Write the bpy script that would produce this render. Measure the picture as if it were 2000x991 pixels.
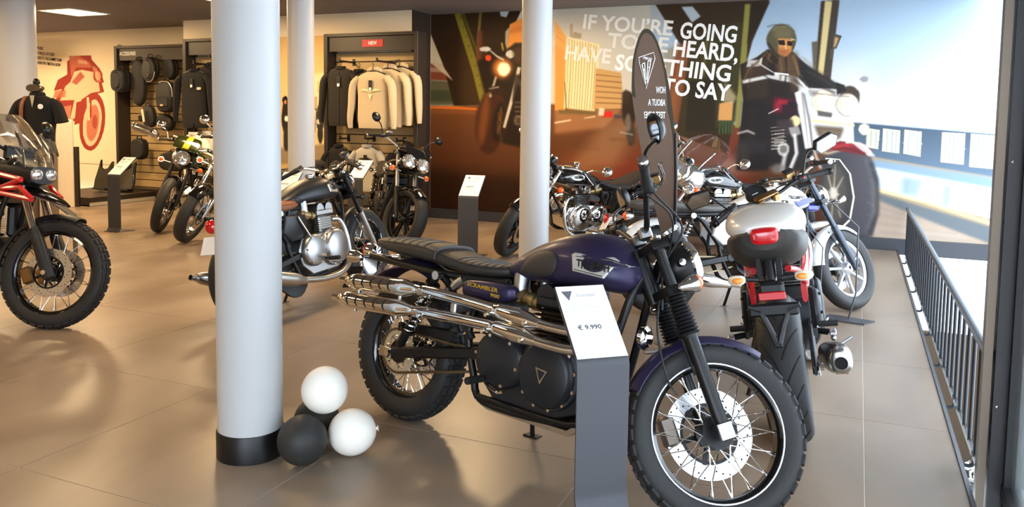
import bpy, math, random
import numpy as np
from mathutils import Matrix, Vector

for _o in list(bpy.data.objects):
    bpy.data.objects.remove(_o)
scene = bpy.context.scene
COL = scene.collection
PI = math.pi
R = math.radians

# ------------------------------------------------------------------ camera
cam_data = bpy.data.cameras.new('camera')
cam_data.sensor_width = 36.0
cam_data.lens = 28.0
cam_data.shift_y = -0.07175
cam_data.clip_start = 0.05
cam = bpy.data.objects.new('camera', cam_data)
COL.objects.link(cam)
cam.matrix_world = (Matrix.Translation((0, 0, 1.39)) @ Matrix.Rotation(R(23.45), 4, 'Z')
                    @ Matrix.Rotation(R(90 - 4.48), 4, 'X') @ Matrix.Rotation(R(0.8), 4, 'Z'))
scene.camera = cam

# ------------------------------------------------------------------ sky, exposure
world = bpy.data.worlds.new('sky')
scene.world = world
world.use_nodes = True
wb_ = world.node_tree.nodes['Background']
wb_.inputs[0].default_value = (0.74, 0.86, 1.0, 1)
wb_.inputs[1].default_value = 8.3
vs = scene.view_settings
vs.view_transform = 'Standard'
vs.look = 'None'
vs.gamma = 1.0
vs.use_curve_mapping = False
vs.exposure = 0.0
LAMP_POWER = 8.5

# ------------------------------------------------------------------ helpers
def lin(c):
    return tuple((v / 255 / 12.92 if v <= 10.3 else ((v / 255 + .055) / 1.055) ** 2.4) for v in c)

MATS = {}
def mat(name, rgb, rough=.5, metal=0., coat=0., bump=0., scale=40., var=0., spec=.5, trans=0., emit=0., alpha=1., ior=1.45, sheen=0.):
    """Principled material; var adds a procedural noise variation, bump a procedural relief."""
    if name in MATS:
        return MATS[name]
    m = bpy.data.materials.new(name)
    m.use_nodes = True
    nt = m.node_tree
    b = nt.nodes['Principled BSDF']
    c = lin(rgb) + (1,)
    b.inputs['Base Color'].default_value = c
    b.inputs['Roughness'].default_value = rough
    b.inputs['Metallic'].default_value = metal
    b.inputs['Coat Weight'].default_value = coat
    b.inputs['Coat Roughness'].default_value = .06
    b.inputs['Specular IOR Level'].default_value = spec
    b.inputs['Transmission Weight'].default_value = trans
    b.inputs['IOR'].default_value = ior
    b.inputs['Alpha'].default_value = alpha
    b.inputs['Sheen Weight'].default_value = sheen
    if emit:
        b.inputs['Emission Color'].default_value = c
        b.inputs['Emission Strength'].default_value = emit
    if var or bump:
        tc = nt.nodes.new('ShaderNodeTexCoord')
        nz = nt.nodes.new('ShaderNodeTexNoise')
        nz.inputs['Scale'].default_value = scale
        nz.inputs['Detail'].default_value = 5
        nt.links.new(tc.outputs['Object'], nz.inputs['Vector'])
        if var:
            mx = nt.nodes.new('ShaderNodeMix')
            mx.data_type = 'RGBA'
            mx.inputs[6].default_value = tuple(v * (1 - var) for v in c[:3]) + (1,)
            mx.inputs[7].default_value = tuple(min(1, v * (1 + var)) for v in c[:3]) + (1,)
            nt.links.new(nz.outputs['Fac'], mx.inputs[0])
            nt.links.new(mx.outputs[2], b.inputs['Base Color'])
        if bump:
            bp = nt.nodes.new('ShaderNodeBump')
            bp.inputs['Strength'].default_value = bump
            bp.inputs['Distance'].default_value = .004
            nt.links.new(nz.outputs['Fac'], bp.inputs['Height'])
            nt.links.new(bp.outputs['Normal'], b.inputs['Normal'])
    MATS[name] = m
    return m

def crom(pts, n):
    """Catmull-Rom resampling, n samples per segment."""
    P = np.array(pts, float)
    P = np.vstack([2 * P[0] - P[1], P, 2 * P[-1] - P[-2]])
    out = []
    for i in range(1, len(P) - 2):
        for k in range(n):
            t = k / n
            out.append(.5 * ((2 * P[i]) + (-P[i - 1] + P[i + 1]) * t + (2 * P[i - 1] - 5 * P[i] + 4 * P[i + 1] - P[i + 2]) * t * t
                             + (-P[i - 1] + 3 * P[i] - 3 * P[i + 1] + P[i + 2]) * t ** 3))
    out.append(P[-2])
    return np.array(out)

class MB:
    """Collects geometry for ONE mesh object."""
    def __init__(s, M=None):
        s.v, s.f, s.n, s.M = [], [], 0, M
    def add(s, V, F, M=None):
        V = np.asarray(V, float).reshape(-1, 3)
        M = M if M is not None else s.M
        if M is not None:
            A = np.array(M)
            V = V @ A[:3, :3].T + A[:3, 3]
        s.v.append(V)
        n = s.n
        s.f += [tuple(i + n for i in f) for f in F]
        s.n += len(V)
        return s
    def grid(s, rings, closed=True, caps=True, loop=False, M=None):
        """rings: list of equal-length point lists."""
        m, k = len(rings), len(rings[0])
        F = []
        for i in range(m if loop else m - 1):
            a, b = i * k, ((i + 1) % m) * k
            for j in range(k if closed else k - 1):
                j2 = (j + 1) % k
                F.append((a + j, a + j2, b + j2, b + j))
        if caps and closed and not loop:
            F.append(tuple(range(k - 1, -1, -1)))
            F.append(tuple(range((m - 1) * k, m * k)))
        return s.add(np.array(rings).reshape(-1, 3), F, M)
    def tube(s, pts, r, n=8, sm=0, M=None, caps=True, loop=False, flat=None):
        P = np.array(pts, float)
        if not np.isscalar(r):
            P = np.hstack([P, np.array(r, float).reshape(-1, 1)])
        if sm:
            P = crom(P, sm)
        rad = P[:, 3] if P.shape[1] > 3 else np.full(len(P), r)
        P = P[:, :3]
        m = len(P)
        T = np.zeros((m, 3))
        for i in range(m):
            a, b = P[max(i - 1, 0)], P[min(i + 1, m - 1)]
            if loop:
                a, b = P[i - 1], P[(i + 1) % m]
            d = b - a
            T[i] = d / (np.linalg.norm(d) + 1e-12)
        up = np.array([0, 0, 1.]) if abs(T[0][2]) < .9 else np.array([1., 0, 0])
        u = np.cross(T[0], up); u /= np.linalg.norm(u)
        rings = []
        ang = np.arange(n) * 2 * PI / n
        for i in range(m):
            u = u - T[i] * (u @ T[i]); u /= np.linalg.norm(u) + 1e-12
            w = np.cross(T[i], u)
            rings.append(P[i] + rad[i] * (np.outer(np.cos(ang), u) + np.outer(np.sin(ang), w) * (flat or 1)))
        return s.grid(rings, True, caps, loop, M)
    def lathe(s, prof, n=32, ax='y', a0=0., a1=360., M=None, closed=False, caps=False):
        """prof: (radius, height) pairs turned about the axis; closed joins the last profile point to the first."""
        full = abs(a1 - a0) >= 359.9
        m = n if full else n + 1
        rings = []
        for i in range(m):
            a = R(a0 + (a1 - a0) * i / n)
            c, d = math.cos(a), math.sin(a)
            if ax == 'y':
                rings.append([(r * c, h, r * d) for r, h in prof])
            elif ax == 'z':
                rings.append([(r * c, r * d, h) for r, h in prof])
            else:
                rings.append([(h, r * c, r * d) for r, h in prof])
        return s.grid(rings, closed, caps, full, M)
    def box(s, c, d, M=None, ch=0.):
        x, y, z = d[0] / 2, d[1] / 2, d[2] / 2
        if not ch:
            V = [(c[0] + i * x, c[1] + j * y, c[2] + k * z) for i in (-1, 1) for j in (-1, 1) for k in (-1, 1)]
            F = [(0, 1, 3, 2), (4, 6, 7, 5), (0, 4, 5, 1), (2, 3, 7, 6), (0, 2, 6, 4), (1, 5, 7, 3)]
            return s.add(V, F, M)
        rings = []
        for k, e in ((-z, ch), (-z + ch, 0), (z - ch, 0), (z, ch)):
            X, Y, h = x - e, y - e, ch * .9
            rings.append([(c[0] + p, c[1] + q, c[2] + k) for p, q in
                          ((X - h, -Y), (X, -Y + h), (X, Y - h), (X - h, Y), (-X + h, Y), (-X, Y - h), (-X, -Y + h), (-X + h, -Y))])
        return s.grid(rings, M=M)
    def prism(s, poly, y0, y1, M=None, ch=0., ax='y'):
        """polygon (x,z) extruded along y (or (x,y) along z / (y,z) along x); ch shrinks the far face for a soft edge."""
        P = np.array(poly, float)
        c = P.mean(0)
        def lay(k, h):
            d = P - c
            L = np.linalg.norm(d, axis=1, keepdims=True)
            Q = c + d * (1 - k / np.maximum(L, 1e-6))
            if ax == 'y':
                return [(p[0], h, p[1]) for p in Q]
            if ax == 'z':
                return [(p[0], p[1], h) for p in Q]
            return [(h, p[0], p[1]) for p in Q]
        g = 1 if y1 > y0 else -1
        if ch:
            rings = [lay(0, y0), lay(0, y1 - g * ch), lay(ch * .4, y1 - g * ch * .4), lay(ch, y1)]
        else:
            rings = [lay(0, y0), lay(0, y1)]
        return s.grid(rings, M=M)
    def loftx(s, keys, n=20, seg=4, M=None, ax='x', caps=True):
        """keys: (x, zc, half width, up, down, exponent[, yc]) sections across x, splined."""
        K = np.array([tuple(k) + (0.,) * (7 - len(k)) for k in keys], float)
        K = crom(K, seg) if seg > 1 else K
        ang = np.arange(n) * 2 * PI / n
        ca, sa = np.cos(ang), np.sin(ang)
        rings = []
        for x, zc, w, up, dn, e, yc in K:
            e = max(e, .8)
            Y = yc + max(w, .001) * np.sign(ca) * np.abs(ca) ** (2 / e)
            Z = zc + np.where(sa > 0, max(up, .001), max(dn, .001)) * np.sign(sa) * np.abs(sa) ** (2 / e)
            X = np.full(n, x)
            rings.append(np.stack([X, Y, Z] if ax == 'x' else ([Y, Z, X] if ax == 'z' else [Y, X, Z]), 1))
        return s.grid(rings, True, caps, False, M)
    def ball(s, c, r, n=20, m=12, sc=(1, 1, 1), M=None):
        prof = [(max(r * math.sin(PI * i / m), 1e-4), -r * math.cos(PI * i / m)) for i in range(m + 1)]
        A = Matrix.Translation(c) @ Matrix.Diagonal((*sc, 1))
        return s.lathe(prof, n, 'z', M=(M @ A) if M is not None else ((s.M @ A) if s.M is not None else A))
    def mesh(s, name, sharp=38, flat=False):
        me = bpy.data.meshes.new(name)
        V = np.vstack(s.v) if s.v else np.zeros((0, 3))
        me.from_pydata(V.tolist(), [], s.f)
        me.polygons.foreach_set('use_smooth', [not flat] * len(me.polygons))
        me.update()
        if sharp and not flat:
            me.set_sharp_from_angle(angle=R(sharp))
        return me

def obj(name, mb, m, parent=None, M=None, sharp=38, bev=0., sub=0, kind=None):
    me = mb if isinstance(mb, bpy.types.Mesh) else mb.mesh(name, sharp)
    if m is not None and not me.materials:
        me.materials.append(m)
    o = bpy.data.objects.new(name, me)
    COL.objects.link(o)
    if parent is not None:
        o.parent = parent
    if M is not None:
        o.matrix_basis = M
    if bev:
        b = o.modifiers.new('soft_edge', 'BEVEL')
        b.width = bev; b.segments = 2; b.limit_method = 'ANGLE'; b.angle_limit = R(40)
    if sub:
        b = o.modifiers.new('smooth', 'SUBSURF')
        b.levels = sub; b.render_levels = sub
    if kind:
        o['kind'] = kind
    return o

def tag(o, label, cat, group=None):
    o['label'] = label; o['category'] = cat
    if group:
        o['group'] = group
    return o

def thing(name, label, cat, loc=(0, 0, 0), rz=0., group=None, M=None):
    o = bpy.data.objects.new(name, None)
    o.empty_display_size = .1
    COL.objects.link(o)
    o.matrix_world = M if M is not None else Matrix.Translation(loc) @ Matrix.Rotation(R(rz), 4, 'Z')
    return tag(o, label, cat, group)

def text(name, body, size, m, parent=None, M=None, ext=.001, bold=0., align='CENTER', width=1.):
    cu = bpy.data.curves.new(name, 'FONT')
    cu.body = body; cu.size = size; cu.extrude = ext; cu.offset = bold
    cu.align_x = align; cu.align_y = 'CENTER'; cu.resolution_u = 3
    cu.space_character = width
    cu.materials.append(m)
    tmp = bpy.data.objects.new('lettering', cu)
    COL.objects.link(tmp)
    dg = bpy.context.evaluated_depsgraph_get()
    me = bpy.data.meshes.new_from_object(tmp.evaluated_get(dg))
    bpy.data.objects.remove(tmp)
    me.name = name
    if not me.materials:
        me.materials.append(m)
    return obj(name, me, None, parent, M)

def copy_tree(o, parent=None):
    c = o.copy(); COL.objects.link(c)
    if parent is not None:
        c.parent = parent
    for ch in list(o.children):
        copy_tree(ch, c)
    return c

def T(x, y, z):
    return Matrix.Translation((x, y, z))
def RX(a): return Matrix.Rotation(R(a), 4, 'X')
def RY(a): return Matrix.Rotation(R(a), 4, 'Y')
def RZ(a): return Matrix.Rotation(R(a), 4, 'Z')
def frame3(o, x, y, z):
    """matrix from origin and three axis vectors"""
    M = Matrix.Identity(4)
    for i, v in enumerate((x, y, z)):
        for k in range(3):
            M[k][i] = v[k]
    for k in range(3):
        M[k][3] = o[k]
    return M
def aim(o, d, up=(0, 0, 1)):
    """matrix whose local z runs along d"""
    z = Vector(d).normalized()
    x = Vector(up).cross(z)
    if x.length < 1e-4:
        x = Vector((1, 0, 0))
    x.normalize()
    return frame3(o, x, z.cross(x), z)

# ------------------------------------------------------------------ materials
CHROME = mat('chrome', (226, 224, 220), .07, 1.)
STEEL = mat('brushed_steel', (186, 184, 180), .28, 1., var=.1, scale=60)
ALU = mat('cast_aluminium', (172, 172, 172), .36, 1., bump=.12, scale=160)
BLACKM = mat('black_satin_metal', (24, 23, 23), .34, .3, bump=.05, scale=220)
BLACKG = mat('black_gloss_paint', (12, 12, 13), .12, 0., coat=1.)
MATTEBLACK = mat('matt_black_paint', (38, 39, 42), .38, .35)
RUBBER = mat('tyre_rubber', (34, 33, 32), .62, bump=.3, scale=90, var=.25)
GROOVE = mat('tyre_groove', (10, 10, 10), .8)
PLASTIC = mat('black_plastic', (30, 30, 31), .45, bump=.12, scale=300)
SEATM = mat('black_seat_vinyl', (46, 42, 38), .5, bump=.25, scale=320)
PURPLE = mat('satin_purple_paint', (44, 38, 68), .40, .4, coat=.08, var=.06, scale=8)
DISCM = mat('drilled_disc_steel', (214, 214, 216), .26, 1., var=.08, scale=70)
GOLD = mat('gold_lettering', (196, 158, 48), .4, .4)
ORANGE = mat('orange_lens', (255, 96, 24), .15, 0., coat=.6, emit=.12)
AMBER = mat('amber_lens', (250, 150, 60), .15, 0., coat=.6, emit=.08)
REDL = mat('red_lens', (190, 14, 20), .12, 0., coat=1.)
REDF = mat('red_painted_frame', (190, 22, 28), .3, 0., coat=.5)
LENS = mat('headlamp_glass', (236, 240, 244), .06, .85, bump=.5, scale=26)
SILVERP = mat('silver_grey_paint', (226, 222, 214), .28, .15, coat=.8)
WHITEP = mat('white_gloss_paint', (236, 236, 232), .2, 0., coat=.8)
BROWNL = mat('brown_leather', (126, 70, 40), .5, bump=.3, scale=180, var=.15)
GREENP = mat('dark_green_gloss_paint', (44, 52, 16), .15, .3, coat=1.)
YELLOWP = mat('yellow_stripe_paint', (206, 178, 30), .2, .1, coat=.8)
BLUEP = mat('blue_paint', (40, 46, 150), .25, 0., coat=.8)
GLASSC = mat('clear_windscreen', (232, 238, 240), .05, 0., trans=1., ior=1.25, alpha=.55)
SMOKE = mat('smoked_windscreen', (30, 30, 30), .06, 0., coat=1., alpha=.9)
MIRRORM = mat('mirror_glass', (170, 178, 190), .03, 1.)
CHAINM = mat('chain_steel', (120, 108, 84), .42, 1., var=.2, scale=200)
BRASSM = mat('bronze_metal', (150, 118, 76), .34, 1.)
WHITEL = mat('white_lettering', (240, 240, 238), .6)
DARKL = mat('dark_lettering', (70, 70, 72), .6)
BADGEM = mat('badge_silver', (206, 204, 196), .32, .55)
INK = mat('black_lettering', (20, 20, 20), .5)
# ------------------------------------------------------------------ the setting
MURAL_Y, CEIL = 9.59, 2.77
WALLM = mat('cream_wall_paint', (228, 214, 186), .75, bump=.05, scale=200)
WHITEW = mat('white_wall_paint', (238, 238, 234), .75, bump=.05, scale=200)
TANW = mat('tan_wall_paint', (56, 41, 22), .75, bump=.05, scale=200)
CEILM = mat('grey_ceiling_paint', (112, 104, 99), .8, bump=.05, scale=120)
TRIMM = mat('dark_grey_trim', (52, 54, 60), .5)
COLM = mat('light_grey_column_paint', (188, 188, 187), .42, bump=.03, scale=250)
GROUTM = mat('grey_grout', (196, 186, 172), .8)
FRAMEM = mat('dark_anodised_frame', (42, 40, 40), .4, .5)

def tile_material():
    m = mat('stone_floor_tile', (150, 132, 108), .38, spec=.45)
    nt = m.node_tree; b = nt.nodes['Principled BSDF']
    geo = nt.nodes.new('ShaderNodeNewGeometry')
    mp = nt.nodes.new('ShaderNodeMapping'); mp.inputs['Scale'].default_value = (.9, .45, 1)
    n1 = nt.nodes.new('ShaderNodeTexNoise'); n1.inputs['Scale'].default_value = 2.2; n1.inputs['Detail'].default_value = 8; n1.inputs['Distortion'].default_value = .6
    rp = nt.nodes.new('ShaderNodeValToRGB')
    rp.color_ramp.elements[0].position = .3; rp.color_ramp.elements[0].color = lin((122, 105, 88)) + (1,)
    rp.color_ramp.elements[1].position = .72; rp.color_ramp.elements[1].color = lin((149, 133, 116)) + (1,)
    oi = nt.nodes.new('ShaderNodeObjectInfo')
    hs = nt.nodes.new('ShaderNodeHueSaturation')
    mr = nt.nodes.new('ShaderNodeMapRange'); mr.inputs[3].default_value = .985; mr.inputs[4].default_value = 1.015
    r2 = nt.nodes.new('ShaderNodeMapRange'); r2.inputs[3].default_value = .24; r2.inputs[4].default_value = .42
    L = nt.links.new
    L(geo.outputs['Position'], mp.inputs['Vector']); L(mp.outputs['Vector'], n1.inputs['Vector'])
    L(n1.outputs['Fac'], rp.inputs['Fac']); L(rp.outputs['Color'], hs.inputs['Color'])
    L(hs.outputs['Color'], b.inputs['Base Color'])
    L(n1.outputs['Fac'], r2.inputs[0]); L(r2.outputs[0], b.inputs['Roughness'])
    return m
TILEM = tile_material()

def struct(name, mb, m, parent=None, **k):
    return obj(name, mb, m, parent, kind='structure', **k)

FX0, FX1, FY0, FY1 = -14.0, .435, -1.6, 9.6
floor = struct('floor', MB().box(((FX0 + FX1) / 2, (FY0 + FY1) / 2, -.1265), (FX1 - FX0, FY1 - FY0, .25)), GROUTM)
xs = [FX0]
x = .08 - 1.01 * 13
while x < FX1 - .05:
    xs.append(x); x += 1.01
xs.append(FX1)
ys = [FY0] + [3.0 + k for k in range(-4, 7)] + [FY1]
tile_cache = {}
g = .0016
for i in range(len(xs) - 1):
    for j in range(len(ys) - 1):
        w, d = xs[i + 1] - xs[i], ys[j + 1] - ys[j]
        if d < .05 or w < .05:
            continue
        key = (round(w, 3), round(d, 3))
        if key not in tile_cache:
            tile_cache[key] = MB().box((0, 0, -.002), (w - g * 2, d - g * 2, .004), ch=.0007).mesh('tile', flat=True)
            tile_cache[key].materials.append(TILEM)
        obj('tile', tile_cache[key], None, floor, T((xs[i] + xs[i + 1]) / 2, (ys[j] + ys[j + 1]) / 2, 0))
struct('trim_2', MB().box((.443, 4, -.06), (.016, 11.2, .135)), mat('edge_trim_metal', (120, 122, 126), .35, .9))

struct('wall_back', MB().box((-1.7, MURAL_Y + .12, 1.385), (7.7, .2, 2.77)), WALLM)
struct('wall_back_middle', MB().box((-7.375, 9.4, 1.385), (3.95, .6, 2.77)), WALLM)
struct('wall_back_left', MB().box((-11.8, 9.8, 1.385), (4.9, .2, 2.77)), WALLM)
struct('wall_left', MB().box((-14.1, 4, 1.385), (.2, 11.6, 2.77)), WALLM)
struct('wall_lower', MB().box((2.1, 9.75, -1.42), (3.4, .3, 2.6)), WHITEW)
struct('wall_lower_side', MB().box((.36, 4.0, -1.5), (.13, 11.2, 2.46)), WHITEW)
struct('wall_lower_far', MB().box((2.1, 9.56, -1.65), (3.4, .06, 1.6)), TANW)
struct('trim_1', MB().box((-5.394, 9.34, 1.385), (.012, .48, 2.77)), mat('dark_brown_return', (40, 27, 16), .6))
struct('floor_lower', MB().box((3.2, 4, -2.5), (6.0, 11.6, .1)), mat('lower_floor', (150, 140, 126), .5))
struct('wall_front_upper', MB().box((-6, -1.7, 2.62), (16, .15, .3)), FRAMEM)
struct('wall_light_block', MB().box((-7.9, -1.7, 1.24), (12.4, .15, 2.46)), WALLM)  # unseen wall added to keep cool daylight off the left interior
struct('ceiling', MB().box((-6.55, 4.0, CEIL + .1), (15.3, 11.7, .2)), CEILM)  # right edge cut short over the stairwell to let in more daylight
struct('ground', MB().box((0, -16, -.2), (60, 28.6, .1)), mat('pavement_grey', (150, 148, 144), .8, var=.1, scale=3))
struct('baseboard_back', MB().box((-1.98, MURAL_Y - .0, .045), (6.88, .07, .17)), TRIMM, bev=.004)

def column(name, x, y, r, plinth):
    c = struct(name, MB().lathe([(r, .0), (r, CEIL)], 48, 'z'), COLM, M=T(x, y, 0))
    if plinth:
        struct('column_base', MB().lathe([(r, 0), (r + .006, .0), (r + .006, .105), (r + .002, .112), (r, .112)], 48, 'z', closed=True),
               mat('black_skirting', (14, 13, 13), .4), c)
    return c
column('column', -2.24, 2.50, .129, True)
column('column', -2.578, 6.44, .13, True)
column('column', -5.21, 6.60, .133, True)
column('column', -9.58, 6.62, .25, False)

# ceiling lamps: recessed square panels, each one lit
def lamp(x, y, label, sx=.62, sy=.62, k=1.):
    t = thing('ceiling_light', label, 'light', (x, y, CEIL), 0, 'recessed ceiling light panels')
    m = MB()
    for (cx, cy, w, d) in ((0, sy / 2, sx + .03, .03), (0, -sy / 2, sx + .03, .03), (sx / 2, 0, .03, sy), (-sx / 2, 0, .03, sy)):
        m.box((cx, cy, -.006), (w, d, .012))
    obj('frame', m, mat('white_metal', (230, 228, 220), .4), t)
    obj('diffuser', MB().box((0, 0, -.004), (sx - .03, sy - .03, .006)), mat('lit_diffuser', (255, 222, 170), .6, emit=LAMP_POWER * 1.9), t)
    ld = bpy.data.lights.new('lamp_light', 'AREA')
    ld.shape = 'RECTANGLE'; ld.size = sx; ld.size_y = sy
    ld.energy = LAMP_POWER * 9 * k; ld.color = (1., .68, .36)
    o = bpy.data.objects.new('lamp_light', ld); COL.objects.link(o); o.parent = t; o.location = (0, 0, -.03)
lamp(-10.05, 7.83, 'lit square ceiling panel at the upper left above the white board')
for i, (lx, ly) in enumerate([(-12.2, 4.4), (-9.2, 4.6), (-6.2, 4.6), (-4.0, 7.9), (-7.0, 7.6), (-12.6, 7.9), (-3.6, 4.4), (-7.5, 1.6), (-11, 1.6), (-4.5, 1.2)]):
    lamp(lx, ly, 'lit square panel in the grey ceiling ' + ('over the left wall counter', 'over the left column', 'over the slim rear column', 'before the big mural', 'before the NEW clothing unit', 'over the white board corner', 'over the middle column', 'over the red framed motorcycle', 'over the far left front corner', 'over the near column')[i], k=(.5, .55, .55, 1.1, 1.2, 1.4, .45, .35, .35, .3)[i])

# railing along the open floor edge
rl = thing('railing', 'dark metal guard railing with round handrail along open floor edge', 'railing', (.52, 0, 0))
DARKR = mat('dark_grey_railing_paint', (42, 44, 48), .38, .5)
y0r, y1r = 3.64, 9.52
obj('handrail', MB().tube([(0, y0r, .468), (0, y1r, .468)], .021, 16), mat('grey_handrail', (104, 112, 120), .3, .7), rl)
obj('bottom_rail', MB().box((0, (y0r + y1r) / 2, -.045), (.012, y1r - y0r, .035)), DARKR, rl)
bal = MB().tube([(0, 0, -.04), (0, 0, .452)], .0085, 8).mesh('baluster'); bal.materials.append(DARKR)
n_b = 30
for k in range(n_b + 1):
    obj('baluster', bal, None, rl, T(0, y0r + .02 + (y1r - y0r - .04) * k / n_b, 0))
brk = MB().tube([(-.085, 0, -.075), (-.03, 0, -.10), (0, 0, -.09), (0, 0, -.03)], .009, 8, sm=4).mesh('bracket'); brk.materials.append(DARKR)
for k in range(8):
    obj('bracket', brk, None, rl, T(0, 3.9 + k * .78, 0))

# glazed shopfront corner at the right
win = struct('window_1', MB().box((.565, 3.56, .2), (.085, .1, 5.6)), FRAMEM)
struct('window_frame', MB().box((.50, 3.56, .2), (.03, .06, 5.6)), mat('bronze_frame_edge', (96, 84, 72), .35, .7), win)
struct('window_frame', MB().box((.60, 3.49, .2), (.06, .03, 5.6)), mat('rubber_seal', (16, 16, 16), .6), win)
for zb in (.3, 1.25, 2.2):
    struct('frame_bolt', MB().ball((.535, 3.508, zb), .007, 8, 6), CHROME, win)
PANE = mat('window_glass', (225, 236, 238), .02, 0., alpha=.35, ior=1.5, spec=.8)
struct('window_pane', MB().box((.60, 1.1, .2), (.012, 4.75, 5.4)), PANE, win)
struct('window_sill', MB().box((.60, 1.1, -.03), (.07, 4.8, .06)), FRAMEM, win)
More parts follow.
